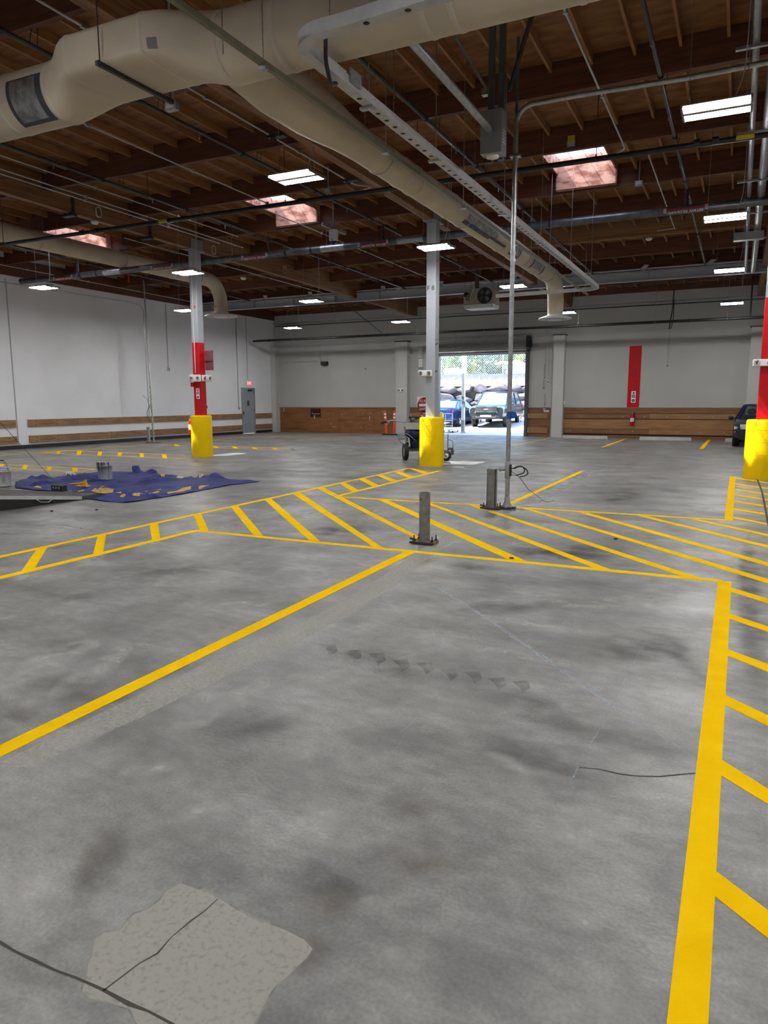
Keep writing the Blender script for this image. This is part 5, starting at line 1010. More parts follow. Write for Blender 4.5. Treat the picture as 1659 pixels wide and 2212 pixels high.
# speaker, vent, conduits and outlets on the back wall
c = ony(701, 785, YB-0.1); t = thing('wall_speaker', 'small black horn speaker on the left part of the back wall', 'speaker', c); MB().cbox(c, (0.34, 0.2, 0.19)).build('cabinet', M_BLACK, t, bevel=0.01); MB().cbox(c+Vector((0,-0.102,0)), (0.30, 0.006, 0.15)).build('grille', M_DKSTEEL, t); MB().tube([(c.x-0.08, c.y+0.05, c.z+0.095)]+arc((c.x, c.y+0.05, c.z+0.095), 0.08, (1,0,0), (0,0,1), PI, 0, 8), 0.012, 6).build('yoke', M_DKSTEEL, t)
c2 = ony(691, 779, YB-0.03); t = thing('junction_box', 'small white junction box beside the black wall speaker', 'junction box', c2); MB().cbox(c2, (0.1, 0.06, 0.13)).build('box', M_STEELW, t); MB().tube([(c2.x, c2.y, c2.z), (c2.x+0.02, c2.y, 4.4)], 0.01, 6).build('drop_conduit', M_STEELW, t)
MB().tube(bend([(c2.x, c2.y, c2.z-0.02), (-21.75, c2.y, c2.z-0.04), (-21.72, c2.y, 1.7)], 0.06), 0.01, 6).build('feed_conduit', M_STEELW, t)
c = ony(790, 797, YB-0.01); t = thing('wall_vent', 'small grey slot vent on the back wall left of the pilaster', 'vent', c); MB().cbox(c, (0.18, 0.03, 0.07)).build('frame', M_STEEL, t); MB().cbox(c+Vector((0,-0.016,0)), (0.13, 0.004, 0.03)).build('slot', M_DKSTEEL, t)
c = ony(603, 868, YB-0.40); t = thing('wall_outlet', 'outlet box in the far left corner by the plywood paneling', 'outlet', c); MB().cbox(c, (0.1, 0.05, 0.12)).build('box', M_STEELW, t); MB().tube([c, (c.x, c.y+0.03, 4.2)], 0.01, 6).build('drop_conduit', M_STEELW, t)
wall_drop(1442, 0, 790, 'outlet box on a long conduit right of the red panel', back=True, ztop=4.75)
wall_drop(1177, 0, 815, 'upper switch box right of the loading doorway', back=True, ztop=4.9); wall_drop(1184, 0, 825, 'middle switch box right of the loading doorway', back=True, ztop=4.9); wall_drop(1174, 0, 838, 'lower switch box right of the loading doorway', back=True, ztop=3.2); wall_drop(1176, 0, 881, 'small box at the top of the paneling right of the doorway', back=True, ztop=1.9)
p = ony(1219, 870, YB-0.36); t = thing('wall_switch', 'small white switch on the side of the pilaster left of the red panel', 'switch', p); MB().cbox(p, (0.05, 0.06, 0.14)).build('plate', M_WHITE, t); MB().cbox(p+Vector((0.0,-0.035,0)), (0.02, 0.015, 0.04)).build('toggle', M_STEEL, t)
p = ony(1180, 888, YB-0.025); tag(MB().cbox(p, (0.24, 0.008, 0.09)).build('notice_label', mat('pale_blue_label', (0.50, 0.56, 0.66), 0.5)), 'small pale blue label on the paneling right of the doorway', 'label')
p = ony(1452, 660, 31.2); K = MB(); K.tube(bend([(p.x-0.02, 31.9, 6.0), (p.x-0.03, 31.9, 5.2), (p.x-0.1, 31.9, 4.75), (p.x-0.13, 31.95, 4.45)], 0.2), 0.022, 6); K.tube(bend([(p.x, 31.9, 5.6), (p.x+0.02, 31.9, 4.9), (p.x-0.06, 31.9, 4.45)], 0.2), 0.015, 6)
tag(K.build('hanging_cable', M_BLACK), 'black cable hanging down the back wall to the conduit right of the red panel', 'cable')
# wheel stops
for x0, x1, y, lb in ((-6.75, -4.85, 31.3, 'concrete wheel stop nearest the doorway, left of the wall extinguisher'), (-3.60, -1.62, 31.3, 'concrete wheel stop in the middle below the plank paneling'), (-0.42, 1.5, 31.3, 'concrete wheel stop half hidden behind the parked dark car')):
    t = thing('wheel_stop', lb, 'wheel stop', ((x0+x1)/2, y, 0), 'concrete wheel stops'); W = MB(); W.add([(x0, y-0.08, 0), (x1, y-0.08, 0), (x1, y+0.08, 0), (x0, y+0.08, 0), (x0+0.02, y-0.045, 0.13), (x1-0.02, y-0.045, 0.13), (x1-0.02, y+0.045, 0.13), (x0+0.02, y+0.045, 0.13)], [(0,3,2,1), (4,5,6,7), (0,1,5,4), (1,2,6,5), (2,3,7,6), (3,0,4,7)])
    W.build('body', mat('wheel_stop_concrete', (0.45, 0.45, 0.44), 0.8, 0, 0.08, 6), t, bevel=0.008)
    for x in (x0+0.4, x1-0.4): MB().tube([(x, y, 0.12), (x, y, 0.136)], 0.018, 8).build('anchor_pin', M_DKSTEEL, t)
# orange delineator posts
M_ORG = mat('orange_plastic', (0.75, 0.085, 0.02), 0.45, 0, 0.06)
for px, lb, ln in ((829, 'leftmost orange delineator post against the plywood paneling', -0.06), (851, 'orange delineator post next to the pilaster', 0.02)):
    b = ony(px+(5 if ln < 0 else 0), 938, 31.3); b.z = 0; t = thing('delineator_post', lb, 'traffic post', b, 'orange delineator posts')
    MB().lathe([(0.0001, 0), (0.21, 0), (0.21, 0.03), (0.12, 0.06), (0.0001, 0.06)], b, 8).build('rubber_base', M_BLACK, t); top = b+Vector((ln, 0, 1.12))
    MB().tube([b+Vector((0,0,0.05)), b.lerp(top, 0.92), top, top+Vector((0,0,0.03))], [0.062, 0.05, 0.045, 0.02], 12).build('post', M_ORG, t); MB().sphere(top+Vector((0,0,0.03)), 0.035, 10, 6, (1, 0.5, 1)).build('grab_knob', M_ORG, t)
    for f in (0.70, 0.84): MB().tube([b.lerp(top, f), b.lerp(top, f+0.08)], 0.0555, 12, cap=False).build('reflective_band', M_WHITE, t)
# ================================================================ loose things on the floor
from mathutils.geometry import delaunay_2d_cdt
# cut posts
def cut_post(p, h, lab, chan=False):
    t = thing('cut_post', lab, 'post', p); p = Vector(p)
    M_P = mat('weathered_galvanised', (0.21, 0.215, 0.20), 0.6, 0.3, 0.2, 12, bump=0.2)
    if not chan:
        B = MB(); B.tube([p+Vector((0,0,0.02)), p+Vector((0,0,h))], 0.063, 20, cap=False); B.tube([p+Vector((0,0,h)), p+Vector((0,0,0.02))], 0.055, 20, cap=False)
        n = 20; o = len(B.v)
        B.add([p+Vector((r*math.cos(2*PI*k/n), r*math.sin(2*PI*k/n), h)) for r in (0.063, 0.055) for k in range(n)], [(k, (k+1)%n, n+(k+1)%n, n+k) for k in range(n)]); B.build('pipe', M_P, t)
        MB().tube([p+Vector((-0.02,-0.0625,h-0.07)), p+Vector((-0.02,-0.0645,h-0.07))], 0.008, 8).build('bolt_hole', M_BLACK, t); MB().lathe([(0.0001, h-0.03), (0.054, h-0.03)], p, 20).build('inside', M_BLACK, t)
    else:
        B = MB(); w, d, th = 0.066, 0.09, 0.008
        for a, b in (((-w, -d/2, 0.02), (w, -d/2+th, h)), ((-w, -d/2, 0.02), (-w+th, d/2, h)), ((w-th, -d/2, 0.02), (w, d/2, h))): B.box(p+Vector(a), p+Vector(b))
        B.build('channel', M_P, t); MB().tube([p+Vector((-0.015,-d/2-0.0005,h-0.07)), p+Vector((-0.015,-d/2-0.003,h-0.07))], 0.008, 8).build('bolt_hole', M_BLACK, t)
        MB().add([p+Vector((-w,-d/2+th,h)), p+Vector((-w*0.5,-d/2+th,h-0.025)), p+Vector((w*0.5,-d/2+th,h-0.03)), p+Vector((w,-d/2+th,h)), p+Vector((w,-d/2+th,h-0.06)), p+Vector((-w,-d/2+th,h-0.06))], [(0,1,2,3,4,5)]).build('burnt_edge', M_DKSTEEL, t)
    MB().cbox(p+Vector((0.0,0.02,0.018)), (0.27, 0.17, 0.025)).build('foot_plate', mat('rusty_plate', (0.22, 0.10, 0.06), 0.8, 0, 0.3, 10), t, bevel=0.004)
    for dx, dy in ((-0.11,-0.045), (0.11,-0.045), (-0.10,0.075), (0.11,0.075)): K = MB(); K.tube([p+Vector((dx,dy,0.03)), p+Vector((dx,dy,0.095))], 0.008, 6); K.tube([p+Vector((dx,dy,0.034)), p+Vector((dx,dy,0.05))], 0.018, 6); K.build('anchor_bolt', M_DKSTEEL, t)
    K = MB(); K.bar(p+Vector((-0.15,-0.08,0.018)), p+Vector((0.14,-0.08,0.018)), 0.022, 0.02); K.tube([p+Vector((-0.17,-0.02,0.05)), p+Vector((-0.1,-0.03,0.045))], 0.012, 6); K.build('clamp_strap', M_DKSTEEL, t)
cut_post(onz(917, 1174), 0.585, 'grey cut off round pipe post on a rusty foot plate in the hatched island'); cut_post((-3.24, 10.30, 0), 0.60, 'grey cut off channel post standing next to the tall conduit pole', True)
# blue tarp
M_TARP = mat('blue_tarp', (0.012, 0.018, 0.13), 0.6, 0, 0, 3, col2=(0.024, 0.036, 0.25), bump=0.3, bscale=9, spec=0.2)
outl = [(130,915),(265,878),(420,884),(700,846),(820,836),(960,830),(1310,832),(1345,853),(1520,866),(1659,885),(1735,872),(1800,864),(1885,888),(2080,900),(2222,912),(1950,945),(1659,1000),(1470,1035),(1330,1055),(1270,1062),(1200,1078),(1090,1092),(960,1088),(860,1078),(700,1052),(860,1024),(560,1008),(300,985),(130,968)]
poly = [onz(*TF(p)) for p in outl]; P2 = [Vector((p.x, p.y)) for p in poly]
dens = []
for a, b in zip(P2, P2[1:]+P2[:1]):
    k = max(1, int((b-a).length/0.12)); dens += [a.lerp(b, i/k)+(Vector((random.uniform(-.01,.01), random.uniform(-.01,.01))) if i else Vector((0,0))) for i in range(k)]
def inside(q, P):
    c = False
    for a, b in zip(P, P[1:]+P[:1]):
        if (a.y > q.y) != (b.y > q.y) and q.x < (b.x-a.x)*(q.y-a.y)/(b.y-a.y)+a.x: c = not c
    return c
inner = []
x0, x1 = min(p.x for p in P2), max(p.x for p in P2); y0, y1 = min(p.y for p in P2), max(p.y for p in P2); y = y0
while y < y1:
    x = x0
    while x < x1:
        q = Vector((x+random.uniform(-.02,.02), y+random.uniform(-.02,.02)))
        if inside(q, P2): inner.append(q)
        x += 0.07
    y += 0.07
ridges = [((300,945),(840,875),0.13,0.06), ((960,960),(1500,905),0.12,0.07), ((1000,925),(1520,870),0.09,0.06), ((1190,840),(1345,850),0.12,0.09), ((1500,900),(1659,890),0.08,0.06), ((1270,1040),(1330,1050),0.10,0.05), ((265,880),(420,890),0.08,0.08), ((600,930),(900,905),0.06,0.06), ((640,985),(1000,1000),0.06,0.07), ((1710,875),(1890,890),0.12,0.08), ((1040,1010),(1500,960),0.05,0.06), ((200,940),(560,930),0.05,0.05), ((1400,1020),(1800,935),0.04,0.05), ((880,1050),(1200,1035),0.05,0.06)]
RW = [(onz(*TF(a)).xy, onz(*TF(b)).xy, h, w) for a, b, h, w in ridges]
def tz(q):
    z = 0.012+0.006*math.sin(q.x*9+2*math.sin(q.y*5))+0.005*math.sin(q.y*13+q.x*4)
    for a, b, h, w in RW:
        t = max(0, min(1, (q-a).dot(b-a)/(b-a).length_squared)); d = (q-a.lerp(b, t)).length; z += h*math.exp(-(d/w)**2)*(0.6+0.4*math.sin(7*t+3))
    return max(0.004, z)
pts = dens+inner; nb = len(dens)
res = delaunay_2d_cdt(pts, [(i, (i+1) % nb) for i in range(nb)], [list(range(nb))], 1, 1e-4)
tarp = MB().add([Vector((v.x, v.y, tz(v))) for v in res[0]], [tuple(f) for f in res[2]], True).build('blue_tarp', M_TARP); tag(tarp, 'crumpled blue plastic tarp spread on the floor at left under the buckets', 'tarp')
sm_ = tarp.modifiers.new('thickness', 'SOLIDIFY'); sm_.thickness = 0.003; sm_.offset = 1
def ontarp(px, py): p = onz(px, py); p.z = tz(p.xy)+0.004; return p
def scrap(q, m, nm='paint_splash'):
    P = [ontarp(*TF(p)) for p in q]; c = sum(P, Vector())/len(P); n = len(P); dn = []
    for a, b in zip(P, P[1:]+P[:1]):
        k = max(1, int((b-a).length/0.05)); dn += [a.lerp(b, i/k) for i in range(k)]
    V = [c]+dn+[c.lerp(v, 0.5) for v in dn]; k = len(dn)
    for v in V: v.z = tz(v.xy)+0.009
    return MB().add(V, [(0, 1+k+i, 1+k+(i+1)%k) for i in range(k)]+[(1+k+i, 1+i, 1+(i+1)%k, 1+k+(i+1)%k) for i in range(k)]).build(nm, m, tarp)
M_SPL = mat('dried_yellow_paint', (0.62, 0.40, 0.12), 0.7, 0, 0.12, 20)
for q in (((1425,1020),(1590,975),(1630,972),(1630,990),(1440,1028)), ((1128,1043),(1180,1012),(1225,1018),(1190,1045)), ((1240,1022),(1350,1000),(1365,1008),(1260,1030)), ((1020,1048),(1060,1038),(1075,1045),(1040,1053)), ((775,1000),(850,985),(880,992),(980,992),(960,1012),(880,1025),(820,1008)), ((290,968),(310,952),(330,950),(360,972)), ((1365,885),(1390,878),(1410,884),(1385,890)), ((1505,887),(1545,882),(1560,893),(1520,895)), ((1690,965),(1780,945),(1785,955),(1700,980)), ((1340,995),(1370,980),(1375,990)), ((660,1005),(715,995),(718,1003),(670,1010)), ((1225,1000),(1260,998),(1258,1006)), ((990,1015),(1040,1013),(1035,1020)), ((850,962),(890,958),(885,967)), ((580,1000),(605,992),(612,1000))): scrap(q, M_SPL)
scrap(((1500,878),(1530,868),(1560,872),(1600,885),(1560,890)), mat('pale_paint_smear', (0.55, 0.52, 0.45), 0.7)); scrap(((1690,868),(1725,862),(1740,878),(1700,885)), MATS['pale_paint_smear'])
# twist of tarp edge and white rag
p = ontarp(294, 1022); K = MB()
for k in range(5): K.tube([p+Vector((0.075*math.cos(a+k)*(1+0.2*math.sin(3*a)), 0.06*math.sin(a+k), 0.07+0.06*math.sin(2*a+k))) for a in [i*2*PI/14 for i in range(15)]], 0.013, 6, cap=False)
tag(K.build('blue_rope_bundle', mat('blue_rope', (0.10, 0.16, 0.42), 0.7)), 'bundle of blue rope on the far edge of the tarp', 'rope')
p = ontarp(151, 1030); K = MB()
for k in range(7): a = k*0.9; q = p+Vector((0.10*math.cos(a), 0.07*math.sin(a), 0.03)); K.tube([p+Vector((0,0,0.03)), q+Vector((0,0,0.03)), q+Vector((0.05*math.cos(a+.8), 0.05*math.sin(a+.8), -0.01))], [0.03, 0.025, 0.008], 7)
tag(K.build('white_rag', mat('white_cloth', (0.75, 0.75, 0.76), 0.8)), 'crumpled white rag on the blue tarp left of the drippy bucket', 'rag')
# buckets
def bucket(p, lab, m, cont, dripcol=None, handle_up=False):
    p = Vector(p); t = thing('paint_bucket', lab, 'bucket', p)
    MB().lathe([(0.0001, 0), (0.128, 0), (0.132, 0.01), (0.145, 0.28), (0.153, 0.282), (0.153, 0.292), (0.146, 0.294), (0.147, 0.315), (0.156, 0.317), (0.156, 0.327), (0.148, 0.33), (0.149, 0.352), (0.157, 0.355), (0.157, 0.368), (0.146, 0.37), (0.140, 0.30), (0.125, 0.02)], p, 32).build('shell', m, t)
    MB().lathe([(0.0001, 0.325), (0.142, 0.325)], p, 24).build('paint_surface', cont, t)
    K = MB()
    if handle_up: K.tube([p+Vector((0.165*math.cos(a), 0, 0.30+0.20*math.sin(a))) for a in [PI*i/16 for i in range(17)]], 0.004, 6)
    else: K.tube([p+Vector((0.165*math.cos(a), -0.14*math.sin(a), 0.30-0.07*math.sin(a))) for a in [PI*i/16 for i in range(17)]], 0.004, 6)
    K.build('wire_handle', M_DKSTEEL, t)
    if handle_up: MB().tube([p+Vector((-0.05, 0, 0.492)), p+Vector((0.05, 0, 0.492))], 0.012, 8).build('handle_grip', M_BLACK, t)
    if dripcol:
        K = MB(); rnd = random.Random(11)
        for k in range(15):
            a = -PI/2+rnd.uniform(-1.3, 1.3); h = rnd.uniform(0.06, 0.30); w = rnd.uniform(0.03, 0.09); vs = []
            for zz, ww in ((0.37, w), (0.33, w*1.2), (0.30, w*0.6), (0.28-h*0.5, w*0.25), (0.28-h*0.9, w*0.2)):
                r = 0.1585 if zz > 0.29 else 0.128+0.0165*max(zz, 0)/0.28+0.003
                for s in (-1, 1): vs.append(p+Vector((r*math.cos(a+s*ww), r*math.sin(a+s*ww), max(zz, 0.01))))
            K.add(vs, [(2*i, 2*i+1, 2*i+3, 2*i+2) for i in range(4)])
        K.build('paint_drips', dripcol, t)
    return t
b1 = ontarp(228, 1037); b1.z = 0.012
bucket(b1, 'white bucket with dark paint drips standing on the blue tarp', mat('white_bucket_plastic', (0.58, 0.58, 0.55), 0.5), mat('brown_paint', (0.12, 0.07, 0.03), 0.4), mat('dark_drips', (0.04, 0.04, 0.045), 0.5))
b2 = onz(8, 1051); b2.z = 0.01
b2t = bucket(b2, 'white paint bucket with red diamond label at the left edge of the photo', mat('grey_white_bucket', (0.66, 0.67, 0.69), 0.45), mat('yellow_paint_surface', (0.62, 0.36, 0.03), 0.4), None, True)
K = MB(); a = -PI/2+0.05; r = 0.144
def onb(da, z, r=0.1455): return b2+Vector((r*math.cos(a+da), r*math.sin(a+da), z))
K.add([onb(-0.33, 0.17), onb(0, 0.09), onb(0.33, 0.17), onb(0, 0.25), onb(0, 0.17, 0.152)], [(0,1,4), (1,2,4), (2,3,4), (3,0,4)]); K.build('hazard_diamond', M_RED, b2t)
K = MB()
for k in range(7): K.add([onb(0.75, 0.08+0.02*k), onb(1.15, 0.08+0.02*k), onb(1.15, 0.09+0.02*k), onb(0.75, 0.09+0.02*k)], [(0,1,2,3)])
K.build('small_print', M_BOXGR, b2t)
# yellow tool (stencil scraper)
p = ontarp(178, 1054); t = thing('yellow_scoop', 'yellow plastic scoop lying on the blue tarp before the drippy bucket', 'scoop', p)
M_YP = mat('yellow_plastic', (0.72, 0.42, 0.012), 0.45); K = MB(); K.add([p+Vector(v) for v in ((-0.14,-0.06,0.02), (0.16,-0.06,0.02), (0.16,0.06,0.03), (-0.14,0.06,0.03), (-0.14,-0.06,0.03), (0.16,-0.06,0.03), (0.16,0.06,0.04), (-0.14,0.06,0.04))], [(0,3,2,1), (4,5,6,7), (0,1,5,4), (1,2,6,5), (2,3,7,6), (3,0,4,7)])
K.build('blade', M_YP, t); K = MB(); K.add([p+Vector(v) for v in ((-0.04,-0.02,0.035), (0.12,-0.02,0.035), (0.09,0.02,0.15), (0.06,0.02,0.15), (-0.04,0.03,0.035), (0.12,0.03,0.035))], [(0,1,2,3), (5,4,3,2), (0,3,4), (1,5,2), (0,4,5,1)]); K.build('fin', M_YP, t); MB().tube([p+Vector((-0.33,-0.02,0.05)), p+Vector((-0.05,0.0,0.07)), p+Vector((0.06,0.0,0.09))], [0.012, 0.02, 0.035], 8).build('handle', M_YP, t)
K = MB()
for k in range(6): K.cbox(p+Vector((-0.1+0.048*k, -0.061, 0.028)), (0.02, 0.003, 0.012))
K.build('slots', M_BLACK, t)
# lift ramp at the lower left
N0, N1, F0, F1 = onz(176, 1072, 0.06), onz(-140, 1070, 0.34), onz(216, 1065.5, 0.06), onz(-140, 1052, 0.34)
t = thing('loading_ramp', 'grey metal loading ramp plate sloping down onto the tarp at the lower left', 'ramp', (N0.x, N0.y, 0))
M_RAMP = mat('scuffed_ramp_deck', (0.085, 0.085, 0.08), 0.6, 0.2, 0.2, 8); dn = Vector((0, 0, -0.05))
T0, T1 = onz(182, 1075.5, 0.004), onz(235, 1068, 0.01)
MB().add([N0, N1, F1, F0, N0+dn, N1+dn, F1+dn, F0+dn], [(0,3,2,1), (4,5,6,7), (0,1,5,4), (1,2,6,5), (2,3,7,6), (3,0,4,7)]).build('deck', M_RAMP, t)
MB().add([N0, F0, T1, T0, N0+dn, F0+dn, T1-Vector((0,0,.003)), T0-Vector((0,0,.003))], [(0,1,2,3), (7,6,5,4), (0,3,7,4), (3,2,6,7), (1,5,6,2)]).build('front_lip', M_DKSTEEL, t)
e = (N1-N0).normalized(); s = Vector((e.y, -e.x, 0)).normalized()*0.012
if (s.y > 0): s = -s
MB().add([N0+s, N1+s, N1, N0, N0+s+dn*1.1, N1+s+dn*1.1, N1+dn*1.1, N0+dn*1.1], [(0,1,2,3), (0,4,5,1), (4,7,6,5), (0,3,7,4)]).build('edge_rail', M_STEELW, t)
MB().add([N0+dn*1.12, N1+dn*1.12, Vector((N1.x, N1.y, 0.002)), Vector((N0.x-0.1, N0.y, 0.002)), N0+dn*1.12-s*6, N1+dn*1.12-s*6, Vector((N1.x, N1.y, 0.002))-s*6, Vector((N0.x-0.1, N0.y, 0.002))-s*6], [(0,3,2,1), (4,5,6,7), (0,4,7,3), (3,7,6,2)]).build('support_frame_and_shade', M_BLACK, t)  # black down to the floor: frame plus painted shade under the deck
A, B_ = N0.lerp(N1, 0.24)+s*2+dn, N0.lerp(N1, 0.36)+s*2+dn
MB().tube([A, A.lerp(B_, 0.25)+Vector((0,0,-0.045)), A.lerp(B_, 0.75)+Vector((0,0,-0.045)), B_], 0.007, 6).build('grab_handle', M_STEELW, t)
p = onz(128, 1058, 0.12); t = thing('winch_box', 'small black control box on the ramp where the thin wire ends', 'control box', p); MB().cbox(p+Vector((0,0,0.03)), (0.26, 0.12, 0.10)).build('body', M_BLACK, t, bevel=0.01)
K = MB()
for k in (-1, 0, 1): K.cbox(p+Vector((0.07*k, -0.062, 0.04)), (0.03, 0.006, 0.03))
K.build('buttons', M_BOXGR, t); MB().tube(bend([p+Vector((0.05,0.05,0.02)), p+Vector((0.16,-0.05,-0.02)), p+Vector((0.2,-0.12,-0.06))], 0.05), 0.008, 6).build('cord', M_BLACK, t)
MB().tube([p+Vector((-0.02, 0, 0.08)), ony(0, 912, p.y-0.3), ony(-60, 848, p.y-0.45)], 0.004, 6).build('pull_wire', M_DKSTEEL, t)
# small dark pebble bits
for px, py in ((112, 1105), (209, 1102), (1105, 1207), (1330, 1165)):
    p = onz(px, py); tag(MB().sphere(p+Vector((0,0,0.008)), 0.02, 7, 4, (1.4, 0.9, 0.5)).build('debris_bit', M_BLACK), 'tiny dark crumb of debris lying on the bare concrete floor', 'debris', 'crumbs on the floor')
# --- line striping machine behind the F 8 guard
sx, sy = -7.62, 17.95
t = thing('line_striper', 'wheeled line painting machine parked behind the yellow F 8 guard', 'line striper', (sx, sy, 0))
M_NAVY = mat('navy_enamel', (0.012, 0.016, 0.06), 0.3, 0.1)
def wheel(c, r, w, ax=(0,1,0), tyre='tyre'):
    c = Vector(c); z = Vector(ax).normalized(); x = z.orthogonal().normalized(); y = z.cross(x); M = Matrix((x, y, z)).transposed().to_4x4(); M.translation = c
    a = MB().lathe([(r*0.62, -w/2), (r*0.93, -w/2), (r, -w*0.3), (r, w*0.3), (r*0.93, w/2), (r*0.62, w/2), (r*0.58, 0)], (0,0,0), 28, M).build(tyre, M_BLACK, t)
    b = MB(); b.lathe([(0.0001, -w*0.32), (r*0.2, -w*0.36), (r*0.22, -w*0.25), (r*0.55, -w*0.2), (r*0.63, -w*0.4), (r*0.63, w*0.4), (r*0.55, w*0.2), (r*0.22, w*0.25), (r*0.2, w*0.36), (0.0001, w*0.32)], (0,0,0), 24, M)
    b.build('rim', M_STEELW, a); return a
wheel((sx-0.52, sy+0.05, 0.24), 0.24, 0.11, (0.82, 0.57, 0)); wheel((sx-0.12, sy+0.65, 0.24), 0.24, 0.11, (0.82, 0.57, 0)); wheel((sx+0.58, sy+0.3, 0.15), 0.15, 0.08, (0.2, 0.98, 0))
K = MB(); K.bar((sx-0.6, sy+0.3, 0.30), (sx+0.62, sy+0.3, 0.28), 0.06); K.bar((sx-0.5, sy+0.02, 0.25), (sx-0.16, sy+0.65, 0.25), 0.04); K.bar((sx-0.45, sy+0.15, 0.3), (sx-0.62, sy+0.2, 0.9), 0.035); K.build('frame', M_BOXGR, t)
MB().box((sx-0.52, sy+0.08, 0.34), (sx-0.02, sy+0.5, 0.58)).build('engine_deck', M_NAVY, t, bevel=0.03); MB().sphere((sx-0.36, sy+0.2, 0.72), 0.22, 16, 10, (1.1, 0.9, 0.85)).build('engine', M_NAVY, t)
MB().add([Vector(v)+Vector((sx, sy, 0)) for v in ((-0.48,0.02,0.84), (-0.06,0.02,0.84), (-0.06,0.4,0.84), (-0.48,0.4,0.84), (-0.54,0,1.02), (0.0,0,1.02), (0.0,0.42,1.02), (-0.54,0.42,1.02))], [(0,3,2,1), (4,5,6,7), (0,1,5,4), (1,2,6,5), (2,3,7,6), (3,0,4,7)]).build('hopper', M_STEELW, t)
K = MB(); rnd = random.Random(4)
for k in range(14): K.cbox((sx-0.27+rnd.uniform(-.24,.24), sy+0.15+rnd.uniform(-.12,.12), 1.06+rnd.uniform(0,.07)), (rnd.uniform(.04,.10), rnd.uniform(.04,.10), rnd.uniform(.04,.09)))
K.build('control_cluster', M_STEEL, t); MB().box((sx-0.42, sy+0.05, 1.10), (sx-0.12, sy+0.2, 1.19)).build('gauge_panel', M_DKSTEEL, t)
K = MB(); K.tube(bend([(sx-0.45, sy+0.15, 1.02), (sx-0.62, sy+0.1, 1.03), (sx-0.9, sy+0.0, 1.09), (sx-1.12, sy-0.05, 1.03)], 0.15), 0.018, 8); K.build('handlebar', M_STEEL, t); MB().tube([(sx-1.05, sy-0.03, 1.05), (sx-1.2, sy-0.07, 1.0)], 0.028, 8).build('hand_grip', M_BLACK, t); MB().tube([(sx-0.95, sy-0.03, 1.06), (sx-1.04, sy-0.1, 0.93)], 0.008, 6).build('brake_lever', M_STEEL, t)
K = MB(); rnd = random.Random(8)
for k in range(6): a = Vector((sx-0.70+rnd.uniform(-.08,.1), sy+rnd.uniform(-.1,.1), 0.58+rnd.uniform(-.06,.1))); K.tube(bend([a, a+Vector((rnd.uniform(-.1,.1), -0.03, rnd.uniform(.02,.12))), a+Vector((rnd.uniform(0,.3), 0, rnd.uniform(-.12,.1))), a+Vector((rnd.uniform(.1,.5), 0.05, rnd.uniform(-.3,0.1)))], 0.08), 0.009, 6)
K.build('hoses', M_STEEL, t)
K = MB(); K.tube([(sx-0.56, sy-0.02, 0.55), (sx-0.46, sy-0.02, 0.36), (sx-0.36, sy-0.02, 0.40)], 0.03, 8); K.tube([(sx-0.40, sy-0.02, 0.62), (sx-0.36, sy-0.02, 0.40)], 0.022, 8); K.build('exhaust', M_STEELW, t)
K = MB(); K.tube([(sx+0.66, sy+0.2, 0.2), (sx+0.66, sy+0.2, 0.72)], 0.012, 6); K.tube(bend([(sx+0.66, sy+0.2, 0.58), (sx+0.80, sy+0.2, 0.55), (sx+0.82, sy+0.18, 0.35), (sx+0.74, sy+0.2, 0.25)], 0.12), 0.008, 6); K.cbox((sx+0.74, sy+0.2, 0.33), (0.14, 0.06, 0.06)); K.cbox((sx+0.80, sy+0.18, 0.24), (0.06, 0.06, 0.12)); K.build('spray_gun_arm', M_DKSTEEL, t)
MB().tube([(sx+0.8, sy-0.5, 0.02), (sx+1.0, sy-0.5, 0.02)], 0.015, 6).build('trailing_hose', M_BLACK, t)
